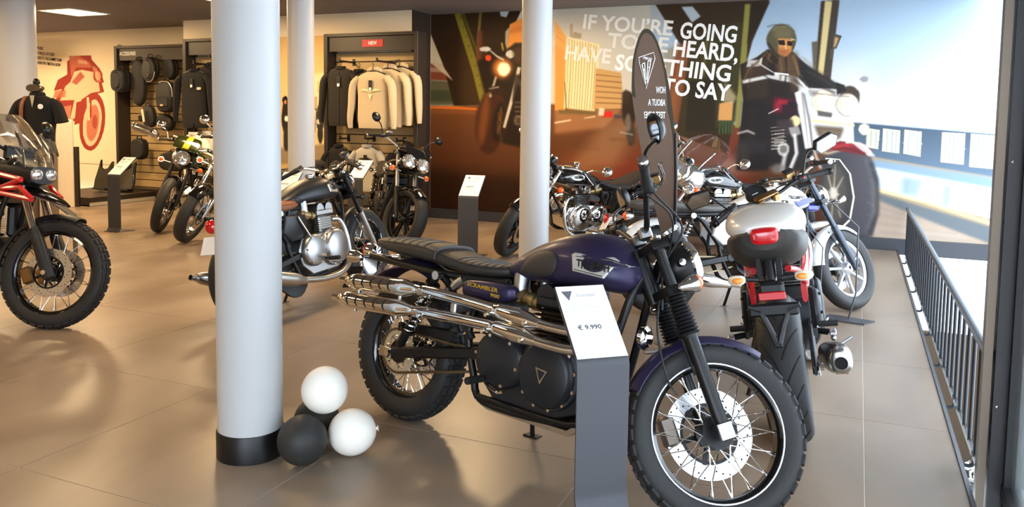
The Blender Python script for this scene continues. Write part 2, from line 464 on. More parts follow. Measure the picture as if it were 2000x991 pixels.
# flat prints: colour, opacity, softness, outline in wall centimetres [, second colour, gradient direction]
MURAL_OPS=[
((200,192,172),1,0,[-549,297,-201,293,-196,136,-548,130],(205,198,178),'x'),
((140,164,186),1,0,[-238,301,142,286,152,110,-233,123],(212,226,238),'z'),
((214,204,188),0.55,20,[-236,209,8,206,12,105,-233,117]),
((168,160,146),0.6,14,[-359,288,-219,288,-218,246,-359,250]),
((110,66,34),1,2,[-548,153,-215,160,13,88,18,-8,-547,-11],(52,24,10),'-z'),
((38,20,8),0.8,14,[-547,67,-409,62,-276,20,-275,0,-547,-11]),
((128,66,34),0.6,14,[-356,94,-246,110,-193,37,-351,28]),
((120,44,26),0.8,18,[-311,76,-119,125,-110,30,-276,20]),
((164,112,70),0.8,4,[-358,150,-269,152,-292,128,-358,119]),
((182,140,100),0.45,14,[-292,134,-240,151,-277,77,-345,65]),
((226,200,160),1,1,[-358,132,-336,136,-336,138,-358,134]),
((226,200,160),1,1,[-319,139,-304,141,-304,143,-319,140]),
((160,150,140),0.55,10,[-193,124,-111,84,-140,73,-201,99]),
((120,60,40),1,1,[-542,213,-515,210,-504,187,-542,189]),
((170,150,130),0.7,1,[-542,206,-512,203,-508,198,-542,200]),
((88,84,60),1,2,[-542,189,-493,186,-481,155,-541,154]),
((62,66,44),1,2,[-541,175,-489,174,-485,159,-541,160]),
((214,106,34),1,1.5,[-543,150,-500,149,-462,148,-462,151,-500,153,-543,153]),
((150,90,44),0.5,3,[-541,149,-447,147,-447,143,-541,143]),
((46,30,14),1,1.2,[-542,290,-402,288,-419,252,-429,222,-444,192,-458,155,-504,154,-520,207,-542,254]),
((70,48,20),0.6,8,[-490,240,-456,239,-447,155,-493,155]),
((190,176,146),0.9,1.5,[-542,254,-519,205,-505,187,-542,213]),
((122,112,36),1,1.5,[-504,276,-476,198,-463,153,-450,156,-465,201,-495,278]),
((80,74,20),1,1.5,[-495,280,-461,199,-451,154,-446,155,-457,200,-491,281]),
((116,100,44),1,1.5,[-467,279,-470,247,-470,206,-467,206,-466,246,-463,278]),
((104,52,34),0.9,2,[-469,253,-462,253,-463,213,-470,213]),
((176,190,190),0.95,1,[-438,280,-421,280,-428,269,-436,271]),
((40,26,12),1,1,[-421,283,-404,284,-419,260,-430,248,-431,259]),
((222,140,58),1,1.5,[-423,260,-401,269,-400,214,-427,215]),
((186,100,40),0.5,2,[-422,254,-400,259,-400,251,-423,248]),
((200,190,160),0.8,1.5,[-429,251,-423,257,-426,226,-429,236]),
((176,160,60),1,1,[-435,236,-431,217,-428,218,-433,237]),
((34,22,12),1,3,[-470,213,-411,234,-400,235,-398,99,-431,105,-455,159]),
((44,32,22),1,2,[-427,226,-415,236,-401,235,-401,199,-425,199]),
((60,32,16),1,3,[-426,131,-428,119,-432,109,-437,100,-443,93,-449,90,-456,91,-462,94,-466,102,-470,111,-471,123,-471,135,-469,147,-465,158,-460,167,-453,173,-447,176,-441,175,-435,171,-430,164,-427,155,-426,144]),
((128,70,30),0.75,5,[-452,134,-454,124,-456,115,-458,107,-461,102,-463,100,-465,100,-466,103,-467,108,-467,116,-467,125,-465,135,-464,145,-462,154,-459,161,-457,167,-455,169,-453,169,-451,166,-451,160,-450,153,-451,144]),
((34,20,10),1,3,[-427,132,-429,125,-431,118,-433,113,-436,109,-439,107,-441,107,-443,109,-445,114,-446,120,-446,127,-445,134,-444,142,-442,149,-439,154,-437,158,-434,160,-431,160,-429,157,-428,153,-427,147,-427,140]),
((84,54,28),0.8,2,[-432,133,-433,128,-434,123,-435,119,-436,116,-438,115,-439,115,-439,117,-440,120,-440,124,-440,129,-439,134,-438,139,-437,144,-436,148,-435,151,-433,152,-432,152,-432,150,-431,147,-431,143,-431,138]),
((190,180,160),1,1,[-411,205,-420,166,-431,126,-427,125,-415,165,-406,204]),
((160,150,136),1,1.2,[-443,193,-452,166,-448,165,-440,192]),
((255,150,60),0.8,7,[-420,204,-420,200,-422,197,-424,194,-427,192,-431,191,-435,191,-438,192,-441,194,-444,197,-446,200,-446,204,-446,207,-444,211,-442,213,-439,215,-435,216,-431,216,-428,215,-424,213,-422,210,-420,207]),
((255,244,206),1,2.5,[-421,202,-422,200,-423,197,-425,196,-427,194,-429,193,-432,193,-434,194,-437,196,-438,198,-439,200,-440,202,-439,205,-438,207,-437,209,-435,211,-432,211,-429,211,-427,210,-425,209,-423,207,-422,205]),
((200,196,180),1,1.5,[-415,221,-415,220,-416,219,-417,217,-419,217,-420,216,-422,216,-424,217,-426,218,-427,219,-428,220,-428,222,-428,223,-427,224,-426,226,-424,226,-422,227,-421,227,-419,226,-417,225,-416,224,-415,223]),
((206,204,196),1,1,[-449,229,-450,228,-451,227,-452,226,-454,226,-456,225,-459,226,-461,226,-463,226,-465,227,-466,228,-466,229,-466,230,-465,231,-463,231,-461,232,-459,232,-457,232,-454,232,-452,231,-451,230,-450,230]),
((236,70,36),1,1.2,[-449,217,-449,216,-449,215,-450,214,-451,214,-452,213,-454,213,-455,214,-456,214,-457,215,-457,216,-458,217,-457,219,-457,220,-456,220,-455,221,-454,221,-452,221,-451,221,-450,220,-449,219,-449,218]),
((200,196,186),1,1,[-452,227,-441,218,-431,213,-430,215,-440,220,-451,228]),
((220,210,190),0.7,2,[-405,186,-405,184,-406,183,-406,182,-407,181,-409,180,-410,180,-411,181,-412,182,-413,183,-413,184,-414,186,-413,187,-413,188,-412,190,-411,190,-410,191,-409,191,-408,190,-406,190,-406,188,-405,187]),
((100,90,74),0.7,1,[-415,158,-400,158,-400,160,-415,160]),
((100,90,74),0.7,1,[-415,152,-400,152,-400,154,-415,154]),
((100,90,74),0.7,1,[-414,146,-400,146,-400,148,-414,148]),
((100,90,74),0.7,1,[-414,140,-400,140,-400,142,-414,142]),
((100,90,74),0.7,1,[-414,134,-400,134,-400,136,-414,136]),
((226,156,70),1,1.2,[-360,263,-345,242,-344,149,-358,149]),
((190,124,56),0.45,6,[-360,231,-346,221,-345,149,-358,149]),
((232,214,160),1,1,[-343,242,-300,231,-305,148,-346,152]),
((170,148,96),0.85,0.5,[-341,239,-344,152,-343,152,-340,239]),
((170,148,96),0.85,0.5,[-337,238,-341,151,-339,151,-336,238]),
((170,148,96),0.85,0.5,[-334,237,-337,151,-336,151,-333,237]),
((170,148,96),0.85,0.5,[-330,236,-333,151,-332,151,-329,236]),
((170,148,96),0.85,0.5,[-326,235,-330,151,-329,151,-325,235]),
((170,148,96),0.85,0.5,[-323,235,-326,151,-325,150,-322,234]),
((170,148,96),0.85,0.5,[-319,234,-323,150,-322,150,-318,234]),
((170,148,96),0.85,0.5,[-315,233,-319,150,-318,150,-314,233]),
((170,148,96),0.85,0.5,[-312,232,-316,150,-315,150,-311,232]),
((170,148,96),0.85,0.5,[-308,231,-312,150,-311,150,-307,231]),
((170,148,96),0.85,0.5,[-305,230,-309,149,-308,149,-304,230]),
((160,140,110),0.8,0.8,[-340,258,-336,258,-336,240,-340,242]),
((150,130,100),0.8,1,[-335,248,-324,245,-325,239,-336,240]),
((196,152,92),1,1.2,[-305,202,-272,196,-267,152,-307,151]),
((140,98,54),0.7,0.8,[-305,193,-271,190,-271,191,-304,195]),
((140,98,54),0.7,0.8,[-304,186,-271,183,-271,185,-304,188]),
((140,98,54),0.7,0.8,[-304,179,-271,176,-271,178,-304,181]),
((140,98,54),0.7,0.8,[-304,172,-270,170,-270,172,-304,174]),
((140,98,54),0.7,0.8,[-304,165,-270,163,-270,165,-304,167]),
((140,98,54),0.7,0.8,[-304,158,-270,157,-270,159,-304,160]),
((96,84,44),0.8,2,[-353,150,-302,148,-302,144,-353,145]),
((206,40,24),1,1,[-294,148,-282,149,-281,141,-295,141]),
((220,200,170),1,1,[-299,153,-292,152,-293,143,-300,143]),
((60,60,66),0.8,1,[-280,145,-268,143,-268,140,-280,140]),
((50,46,36),0.8,0.6,[-346,185,-343,149,-342,149,-345,185]),
((38,26,18),1,2,[-252,151,-252,144,-253,138,-254,133,-257,130,-259,128,-262,128,-264,130,-266,133,-268,138,-269,144,-270,150,-270,157,-269,163,-267,167,-265,171,-263,173,-260,173,-258,171,-255,168,-254,163,-252,157]),
((50,36,26),1,2,[-260,166,-260,164,-261,161,-262,159,-263,158,-264,157,-266,157,-267,158,-268,159,-269,161,-270,164,-270,166,-270,169,-270,171,-269,173,-267,174,-266,175,-265,175,-263,174,-262,173,-261,171,-260,169]),
((60,50,40),1,2,[-252,121,-252,117,-252,113,-253,110,-255,107,-256,106,-258,106,-260,107,-261,109,-262,113,-263,117,-263,121,-263,125,-263,129,-262,132,-260,135,-259,136,-257,136,-255,135,-254,132,-253,129,-252,125]),
((170,160,150),0.7,1.5,[-272,122,-255,119,-255,121,-272,124]),
((140,120,100),0.7,2,[-258,135,-258,132,-258,129,-259,126,-260,124,-261,124,-262,124,-263,124,-264,126,-265,129,-265,131,-266,135,-266,138,-265,141,-264,143,-264,145,-263,146,-261,146,-260,145,-259,143,-259,141,-258,138]),
((52,38,22),1,1.5,[-234,281,-102,281,-100,274,-117,231,-132,166,-141,101,-221,129,-199,227]),
((168,180,186),1,1,[-200,273,-187,273,-177,261,-187,254]),
((178,184,184),0,1.5,[-170,274,-141,275,-137,255,-154,244]),
((120,70,44),1,2,[-206,228,-187,233,-201,125,-222,129]),
((150,92,54),0.6,4,[-199,223,-192,226,-207,129,-216,132]),
((150,142,120),0.85,3,[-220,223,-200,229,-214,191,-222,160]),
((58,54,28),0.9,4,[-187,239,-129,255,-131,137,-196,122]),
((110,104,48),0.7,2,[-168,250,-174,191,-171,190,-165,250]),
((36,30,18),0.9,3,[-189,185,-156,190,-156,126,-192,125]),
((206,150,86),1,1.5,[-152,159,-136,162,-137,139,-153,139]),
((64,78,44),1,1.5,[-151,138,-135,139,-136,124,-152,123]),
((30,36,20),0.9,0.6,[-149,136,-150,123,-148,123,-148,136]),
((30,36,20),0.9,0.6,[-146,137,-146,123,-145,123,-145,137]),
((30,36,20),0.9,0.6,[-142,137,-142,123,-141,123,-141,137]),
((30,36,20),0.9,0.6,[-139,137,-139,123,-138,123,-138,137]),
((136,130,62),1,1.5,[-127,273,-130,208,-133,131,-128,131,-123,207,-121,273]),
((196,176,140),0.7,3,[-146,184,-132,166,-136,160,-148,160]),
((40,30,18),0.95,2,[-118,275,-100,275,-112,248,-123,225]),
((56,42,30),1,1,[-45,273,-26,273,-33,175,-49,175]),
((206,186,128),1,1.5,[-41,273,-33,272,-40,177,-46,177]),
((60,50,40),1,1,[-33,274,-27,273,-32,178,-40,177]),
((70,64,50),1,0.8,[-31,237,-22,234,-27,220,-31,220]),
((190,150,100),1,1,[-29,233,-25,232,-28,222,-30,222]),
((80,70,56),1,1,[-33,220,-33,209,-31,208,-30,220]),
((84,72,58),0.9,1,[-53,228,-46,229,-47,201,-50,195]),
((58,72,88),1,1,[-6,139,138,128,140,83,13,102,-4,105],(86,106,124),'z'),
((214,204,164),1,0.8,[8,133,21,131,20,110,8,112]),
((120,140,150),0.85,0.6,[12,131,12,113,13,113,13,131]),
((120,140,150),0.85,0.6,[17,131,17,113,18,113,18,131]),
((170,174,160),0.8,0.6,[7,121,21,120,22,121,7,122]),
((214,204,164),1,0.8,[24,133,41,131,41,106,24,108]),
((120,140,150),0.85,0.6,[28,131,28,108,29,108,29,131]),
((120,140,150),0.85,0.6,[33,131,33,108,34,108,34,131]),
((120,140,150),0.85,0.6,[37,131,37,108,38,108,38,131]),
((170,174,160),0.8,0.6,[24,118,42,118,42,119,24,120]),
((214,204,164),1,0.8,[45,132,62,130,62,103,45,106]),
((120,140,150),0.85,0.6,[49,130,49,106,50,106,50,130]),
((120,140,150),0.85,0.6,[53,130,54,106,54,106,54,130]),
((120,140,150),0.85,0.6,[58,130,58,106,59,106,59,130]),
((170,174,160),0.8,0.6,[44,117,63,116,63,118,44,118]),
((214,204,164),1,0.8,[81,130,103,129,103,96,81,98]),
((120,140,150),0.85,0.6,[84,128,85,98,86,98,85,128]),
((120,140,150),0.85,0.6,[88,128,89,98,90,98,89,128]),
((120,140,150),0.85,0.6,[92,128,92,99,93,99,93,128]),
((120,140,150),0.85,0.6,[96,128,96,99,97,99,97,128]),
((120,140,150),0.85,0.6,[100,128,100,99,101,99,100,128]),
((170,174,160),0.8,0.6,[81,112,104,112,104,113,81,113]),
((214,204,164),1,0.8,[108,129,135,127,135,92,108,94]),
((120,140,150),0.85,0.6,[111,127,112,94,113,94,112,127]),
((120,140,150),0.85,0.6,[115,127,116,94,117,94,116,127]),
((120,140,150),0.85,0.6,[119,127,120,94,121,94,120,127]),
((120,140,150),0.85,0.6,[123,127,124,94,125,94,124,127]),
((120,140,150),0.85,0.6,[127,127,128,94,129,94,128,127]),
((120,140,150),0.85,0.6,[131,127,132,95,133,95,132,127]),
((170,174,160),0.8,0.6,[108,109,136,109,136,110,108,110]),
((120,142,160),1,3,[15,99,140,82,138,71,13,88]),
((196,210,220),1,2,[13,91,138,71,137,40,19,65]),
((160,178,190),0.6,3,[23,87,21,65,25,65,26,86]),
((160,178,190),0.6,3,[36,84,35,62,38,62,40,84]),
((160,178,190),0.6,3,[49,82,48,59,51,59,53,82]),
((160,178,190),0.6,3,[62,80,61,56,64,55,66,79]),
((160,178,190),0.6,3,[75,77,74,52,77,52,78,77]),
((160,178,190),0.6,3,[88,75,87,49,90,49,91,75]),
((160,178,190),0.6,3,[100,73,99,46,103,46,104,73]),
((160,178,190),0.6,3,[113,71,112,43,115,43,116,70]),
((160,178,190),0.6,3,[125,68,124,40,127,40,128,68]),
((104,122,138),0.6,4,[44,81,64,79,61,59,44,63]),
((104,122,138),0.5,4,[84,75,94,73,92,49,83,52]),
((214,178,126),1,1,[22,64,65,54,137,32,138,35,65,56,23,67]),
((88,94,98),1,2,[21,62,138,30,138,12,66,35,21,53]),
((150,132,116),1,3,[4,53,25,53,138,10,139,-9,-14,-11],(178,160,142),'-z'),
((128,112,98),0.5,3,[15,48,66,34,66,36,15,50]),
((128,112,98),0.5,3,[18,38,84,28,84,29,19,40]),
((128,112,98),0.5,3,[22,28,102,21,102,23,22,30]),
((128,112,98),0.5,3,[26,18,119,15,119,17,26,20]),
((128,112,98),0.5,3,[29,8,136,9,136,10,29,10]),
((34,26,22),1,1.5,[-130,204,-112,212,-100,221,-73,218,-55,200,-22,179,-24,169,-65,178,-66,161,-61,91,-129,83,-125,161]),
((94,70,44),0.85,4,[-95,217,-68,217,-62,190,-85,184]),
((70,50,34),0.8,4,[-126,201,-99,210,-98,184,-126,181]),
((30,26,26),0.9,2,[-66,209,-22,180,-23,170,-62,184]),
((130,100,66),0.6,2,[-63,211,-39,191,-38,192,-62,212]),
((52,40,30),0.8,3,[-120,190,-99,196,-97,167,-122,163]),
((84,78,54),1,1.2,[-69,231,-70,226,-72,221,-74,218,-78,215,-82,214,-87,214,-91,215,-95,218,-99,222,-101,227,-102,232,-101,237,-99,241,-96,245,-93,248,-88,249,-84,249,-79,247,-75,244,-72,241,-70,236]),
((122,112,78),0.7,5,[-73,239,-73,237,-74,235,-76,233,-79,232,-82,231,-85,231,-88,232,-91,233,-93,235,-94,237,-95,240,-94,242,-93,244,-91,246,-88,247,-85,247,-82,247,-79,246,-77,245,-74,243,-73,241]),
((60,54,38),0.9,1.5,[-81,230,-71,231,-71,223,-74,216,-81,219]),
((208,140,78),1,1.5,[-89,233,-73,232,-74,218,-80,212,-88,216]),
((150,84,46),0.7,3,[-90,222,-74,220,-80,212,-88,215]),
((40,26,20),1,0.8,[-89,231,-82,231,-81,225,-88,226]),
((40,26,20),1,0.8,[-79,230,-73,229,-74,224,-79,225]),
((226,170,110),1,0.8,[-82,225,-81,221,-79,221,-80,226]),
((28,22,22),1,3,[-125,163,-93,157,-94,82,-130,81]),
((36,28,24),0.8,5,[-120,157,-108,156,-111,84,-124,83]),
((92,14,30),1,2,[-91,167,-64,163,-68,146,-92,149]),
((150,30,46),0.8,2,[-89,161,-82,162,-82,151,-90,153]),
((30,18,26),0.8,3,[-81,163,-57,162,-60,142,-83,143]),
((30,24,24),1,2,[-97,144,-53,148,-44,86,-90,81]),
((150,140,126),0.85,0.6,[-93,131,-76,133,-76,134,-93,132]),
((150,140,126),0.85,0.6,[-93,127,-76,129,-76,130,-93,128]),
((150,140,126),0.85,0.6,[-92,123,-76,125,-76,126,-93,124]),
((150,140,126),0.85,0.6,[-92,118,-76,121,-76,122,-92,120]),
((150,140,126),0.85,0.6,[-92,114,-75,116,-76,118,-92,116]),
((150,140,126),0.85,0.6,[-92,110,-75,112,-75,114,-92,112]),
((150,140,126),0.85,0.6,[-92,106,-75,108,-75,110,-92,108]),
((206,200,190),0.85,2,[-78,103,-82,82,-77,81,-74,102]),
((120,110,100),0.8,3,[-75,85,-76,83,-76,82,-78,80,-80,80,-82,79,-84,79,-86,79,-88,80,-90,81,-91,83,-91,84,-91,86,-90,88,-88,89,-87,90,-84,90,-82,91,-80,90,-78,89,-77,88,-76,87]),
((210,206,200),1,1,[-126,182,-98,188,-73,183,-60,173,-58,176,-72,187,-98,192,-127,186]),
((220,216,210),1,1,[-92,190,-68,186,-55,172,-52,175,-66,189,-91,194]),
((196,190,184),1,1,[-121,209,-107,209,-108,202,-123,201]),
((170,166,160),1,0.8,[-108,203,-93,194,-92,195,-107,205]),
((214,210,206),1,1,[8,185,8,183,8,182,6,180,5,180,3,179,1,179,-1,180,-2,180,-4,182,-5,183,-5,185,-5,186,-4,188,-3,189,-1,190,1,190,2,190,4,190,6,189,7,188,8,186]),
((90,90,96),0.6,1.5,[7,186,7,185,7,184,6,184,5,183,4,183,2,183,1,183,0,184,-1,185,-2,185,-2,186,-2,187,-1,188,0,189,1,189,2,190,3,190,5,189,6,189,7,188,7,187]),
((200,196,190),1,0.8,[-19,178,-3,181,-4,184,-20,180]),
((60,56,56),1,0.8,[-87,194,-66,195,-57,179,-55,180,-65,196,-87,195]),
((224,220,216),1,1,[-69,172,-62,143,-55,108,-47,110,-52,145,-58,175]),
((120,110,104),0.7,1.5,[-62,172,-53,109,-51,109,-60,173]),
((214,210,204),1,1,[-18,142,-13,115,-5,117,-8,144]),
((216,210,200),1,1.5,[-54,177,-11,175,-5,163,-48,169]),
((60,46,36),1,1.5,[-1,167,-1,163,-2,160,-4,157,-6,156,-9,155,-12,154,-15,155,-17,157,-19,160,-21,163,-21,167,-21,170,-20,173,-18,176,-16,178,-13,179,-10,179,-7,178,-5,176,-2,173,-1,170]),
((236,222,196),1,1,[-47,145,-8,141,-5,135,-41,136]),
((80,60,40),0.9,3,[-47,135,-15,133,-19,120,-41,122]),
((220,196,150),1,1,[-50,139,-5,134,-5,137,-50,142]),
((190,184,176),1,1,[-25,162,-25,158,-27,155,-29,152,-32,150,-35,149,-39,149,-42,150,-46,152,-48,155,-50,158,-50,162,-50,166,-49,170,-46,172,-43,175,-40,176,-36,176,-33,175,-30,172,-27,170,-26,166]),
((255,230,186),1,1.5,[-26,162,-27,159,-28,156,-30,153,-32,151,-35,150,-39,150,-42,151,-45,153,-47,156,-48,159,-49,162,-49,165,-47,169,-45,171,-43,173,-40,174,-36,174,-33,173,-31,171,-28,169,-27,166]),
((255,248,230),0.8,4,[-33,163,-33,161,-34,159,-35,157,-36,156,-38,155,-40,155,-42,156,-43,157,-44,159,-45,161,-46,163,-45,166,-45,168,-44,169,-42,171,-40,171,-39,171,-37,171,-35,169,-34,168,-33,166]),
((170,160,150),1,1,[-1,158,-2,155,-3,151,-5,149,-8,147,-11,145,-14,145,-18,146,-21,148,-23,151,-25,155,-25,158,-25,162,-24,165,-21,168,-19,170,-15,171,-12,171,-9,170,-6,168,-3,165,-2,162]),
((255,232,190),1,1.5,[-2,158,-3,155,-4,152,-5,150,-8,148,-11,147,-14,147,-17,148,-19,150,-21,152,-23,155,-23,158,-23,161,-22,164,-20,167,-17,169,-15,169,-12,169,-9,169,-6,167,-4,164,-3,162]),
((255,250,236),0.8,4,[-6,159,-6,157,-7,156,-8,154,-9,153,-10,152,-12,152,-14,153,-15,154,-16,155,-17,157,-17,159,-17,161,-17,163,-16,165,-14,166,-13,167,-11,167,-10,166,-8,165,-7,163,-6,162]),
((220,190,150),1,1,[-61,140,-61,138,-62,136,-63,135,-64,134,-66,133,-68,133,-69,134,-71,135,-72,136,-73,138,-73,139,-73,141,-72,143,-71,144,-70,145,-68,146,-66,146,-65,145,-63,144,-62,143,-61,141]),
((255,214,150),1,1.5,[-63,140,-63,138,-63,137,-64,136,-65,135,-66,135,-67,135,-69,135,-70,136,-71,137,-71,138,-71,139,-71,141,-71,142,-70,143,-69,144,-68,144,-67,144,-65,144,-64,143,-63,142,-63,141]),
((230,204,170),1,1,[11,132,11,130,10,128,9,127,8,126,6,125,5,125,3,126,2,127,1,128,0,130,-1,131,0,133,0,135,1,136,3,137,4,138,6,138,7,137,9,136,10,135,10,133]),
((255,226,180),1,1.5,[9,132,9,130,9,129,8,128,7,127,6,127,5,127,4,127,3,128,2,129,1,130,1,131,1,133,2,134,2,135,3,136,4,136,6,136,7,136,8,135,9,134,9,133]),
((52,50,56),1,2,[-38,99,-8,111,13,103,22,78,24,44,19,14,2,7,-15,24,-32,58],(72,70,74),'x'),
((52,50,50),1,1.5,[-2,61,-2,50,-3,39,-6,30,-10,24,-14,20,-20,20,-25,22,-30,28,-34,36,-37,47,-38,58,-38,69,-37,80,-34,89,-30,95,-25,99,-20,99,-15,97,-11,91,-7,82,-4,72]),
((150,134,112),0,1,[-3,60,-3,49,-5,39,-8,31,-11,24,-16,21,-21,21,-26,24,-30,29,-33,38,-36,48,-37,59,-37,70,-35,80,-32,89,-29,95,-24,98,-19,98,-14,95,-10,89,-7,81,-4,71]),
((226,216,196),1,0.8,[-33,97,-19,97,-8,82,-3,56,-6,31,-16,19,-14,18,-4,30,-1,56,-6,82,-18,98,-33,99]),
((80,72,64),0.8,4,[-10,59,-11,50,-12,41,-13,34,-16,29,-19,27,-22,26,-26,29,-29,33,-31,40,-33,49,-34,58,-34,67,-33,75,-31,82,-28,87,-25,90,-22,90,-18,88,-15,83,-13,76,-11,68]),
((190,176,150),0.7,1,[-21,58,-11,54,-10,55,-20,60]),
((190,176,150),0.7,1,[-22,55,-15,32,-14,33,-21,56]),
((190,176,150),0.7,1,[-24,55,-25,26,-23,26,-23,55]),
((190,176,150),0.7,1,[-26,57,-34,40,-32,39,-25,56]),
((190,176,150),0.7,1,[-26,61,-36,65,-36,64,-26,59]),
((190,176,150),0.7,1,[-24,63,-31,87,-32,86,-26,63]),
((190,176,150),0.7,1,[-22,64,-22,92,-23,92,-24,64]),
((190,176,150),0.7,1,[-20,62,-13,79,-14,79,-22,63]),
((210,200,180),0.9,2,[-19,60,-19,58,-19,56,-20,54,-21,53,-22,53,-23,53,-25,53,-26,54,-27,56,-27,57,-27,59,-27,61,-27,63,-26,65,-25,66,-24,66,-23,66,-22,66,-21,65,-20,63,-19,62]),
((206,196,150),0.5,4,[20,72,20,38,23,38,22,72]),
((110,20,26),1,1.5,[-36,110,-19,118,2,117,15,108,7,103,-19,107]),
((196,186,180),0.9,1.5,[-9,118,7,115,18,102,11,102]),
((170,40,44),0.8,2,[-34,110,-14,116,-3,114,-19,109]),
((220,214,206),0.6,1.5,[-49,132,-46,103,-39,86,-36,87,-43,104,-46,132]),
((104,78,48),0.8,1.5,[-100,220,-109,210,-121,199,-126,185,-125,184,-119,197,-107,208,-99,218]),
((86,62,40),0.8,1.5,[-117,205,-118,190,-121,175,-120,175,-117,190,-115,205]),
((120,90,56),0.8,1,[-89,214,-85,201,-86,186,-84,186,-83,201,-87,214]),
((146,110,70),0.7,1.5,[-73,213,-69,202,-66,191,-64,191,-67,203,-72,214]),
((30,22,18),0.9,1,[-81,212,-79,196,-81,178,-79,178,-78,195,-79,212]),
((126,96,60),0.7,2,[-99,218,-91,214,-94,205,-101,210]),
((70,52,34),0.7,3,[-76,190,-66,192,-64,174,-73,172]),
((66,52,40),0.8,2,[-57,195,-41,186,-25,176,-24,178,-40,188,-56,197]),
((18,16,16),0.8,2,[-62,187,-43,178,-26,170,-25,172,-43,180,-61,189]),
((24,20,20),1,1.2,[-26,183,-17,180,-15,174,-24,169]),
((40,30,22),0.6,1,[-101,246,-94,248,-78,247,-72,240,-71,240,-78,248,-94,249,-102,247]),
((44,40,28),0.9,1,[-101,228,-94,218,-88,211,-86,212,-92,219,-99,229]),
((150,140,100),0.6,2.5,[-95,241,-89,246,-80,245,-81,247,-90,247,-96,243]),
((230,220,190),0.8,0.8,[-75,232,-71,230,-70,231,-75,233]),
((40,30,24),0.9,1.5,[-95,217,-87,209,-89,203,-98,210]),
((90,84,80),0.8,0.8,[-87,192,-71,188,-58,177,-58,177,-70,189,-87,193]),
((240,236,230),0.9,0.8,[-92,193,-76,191,-76,193,-92,195]),
((50,46,46),0.8,1,[-116,200,-99,188,-90,182,-89,184,-98,189,-115,201]),
((210,204,196),0.9,0.8,[-108,210,-105,212,-106,204,-109,203]),
((120,114,108),0.7,1,[-119,204,-108,203,-108,204,-119,205]),
((250,248,244),0.9,1,[-66,172,-60,142,-54,110,-52,110,-58,143,-65,173]),
((92,86,84),0.8,1.2,[-60,171,-53,140,-48,109,-46,109,-51,140,-58,171]),
((250,246,238),0.9,1,[-16,141,-12,116,-10,116,-14,141]),
((150,144,138),0.8,1,[-55,175,-43,174,-46,167,-52,168]),
((110,102,96),0.7,1.2,[-50,170,-11,166,-11,168,-50,172]),
((150,120,80),0,0,[-26,162,-27,159,-28,156,-30,153,-32,151,-35,150,-39,150,-42,151,-45,153,-47,156,-48,159,-49,162,-49,165,-47,169,-45,171,-43,173,-40,174,-36,174,-33,173,-31,171,-28,169,-27,166]),
((224,190,130),0.7,1,[-46,170,-47,162,-44,154,-42,154,-46,162,-44,170]),
((224,190,130),0.7,1,[-20,166,-22,158,-18,151,-17,151,-20,158,-18,165]),
((255,255,250),0.9,1.2,[-41,166,-34,167,-34,169,-42,168]),
((210,190,160),0.6,1,[-42,157,-33,157,-33,158,-42,158]),
((210,190,160),0.6,1,[-17,154,-7,154,-7,155,-17,155]),
((60,50,44),0.8,1.5,[-44,152,-28,149,-29,144,-43,146]),
((112,96,78),0.8,2,[-41,131,-18,129,-22,122,-38,124]),
((250,236,206),0.9,0.8,[-46,143,-9,138,-9,139,-46,144]),
((54,44,44),0.9,2,[-87,140,-70,142,-65,125,-85,121]),
((196,186,170),0.9,0.5,[-89,128,-78,129,-78,130,-89,128]),
((196,186,170),0.9,0.5,[-89,124,-78,125,-78,126,-89,125]),
((196,186,170),0.9,0.5,[-89,121,-78,122,-78,123,-89,121]),
((196,186,170),0.9,0.5,[-89,117,-78,118,-78,119,-89,118]),
((196,186,170),0.9,0.5,[-89,113,-78,115,-78,116,-89,114]),
((196,186,170),0.9,0.5,[-89,110,-77,111,-78,112,-89,111]),
((190,184,174),0.7,1.5,[-74,132,-63,134,-60,125,-70,121]),
((206,200,190),0.8,1.5,[-72,107,-72,105,-73,103,-74,101,-75,100,-77,99,-79,99,-81,100,-83,101,-84,103,-85,105,-85,107,-85,109,-84,111,-83,113,-81,115,-80,115,-78,115,-76,115,-74,113,-73,112,-72,110]),
((90,82,76),0.8,1.2,[-75,107,-75,106,-75,105,-76,104,-77,103,-78,103,-79,103,-80,103,-81,104,-82,105,-82,106,-82,107,-82,108,-82,110,-81,111,-80,111,-79,112,-78,112,-77,111,-76,111,-75,110,-75,109]),
((226,220,212),0.85,1,[-69,125,-66,103,-72,86,-68,85,-62,103,-65,125]),
((110,104,98),0.7,1,[-65,124,-62,103,-68,86,-67,85,-61,103,-64,124]),
((160,28,44),0.8,1.5,[-86,164,-75,163,-77,158,-87,159]),
((30,20,24),0.8,2,[-65,157,-65,156,-66,156,-66,155,-67,154,-69,154,-70,154,-71,154,-72,155,-73,155,-74,156,-74,157,-74,158,-73,159,-72,160,-71,161,-70,161,-69,161,-68,161,-67,160,-66,159,-65,158]),
((236,220,210),0.8,0.8,[-96,147,-85,153,-86,154,-97,148]),
((40,36,38),0.7,3,[-125,118,-97,116,-98,102,-126,102]),
((200,194,184),0.7,1.2,[-130,123,-119,126,-111,123,-110,125,-119,129,-131,125]),
((60,54,50),0.6,4,[-116,101,-116,97,-117,94,-118,90,-120,88,-123,87,-126,87,-128,88,-130,90,-132,93,-134,97,-134,101,-134,105,-133,109,-131,112,-129,114,-127,115,-124,115,-121,114,-119,112,-117,109,-116,105]),
((246,236,214),0.9,1,[-13,116,1,116,13,106,14,107,2,117,-13,118]),
((70,10,14),0.7,1.5,[-32,105,-14,110,7,104,8,106,-14,112,-33,107]),
((36,34,38),0.7,3,[11,94,19,70,20,38,13,17,17,15,24,38,23,71,15,96]),
((120,118,120),0.45,3,[7,99,15,77,17,38,11,17,13,17,19,38,17,77,9,100]),
((96,94,98),0.5,1.2,[13,88,20,85,21,86,13,89]),
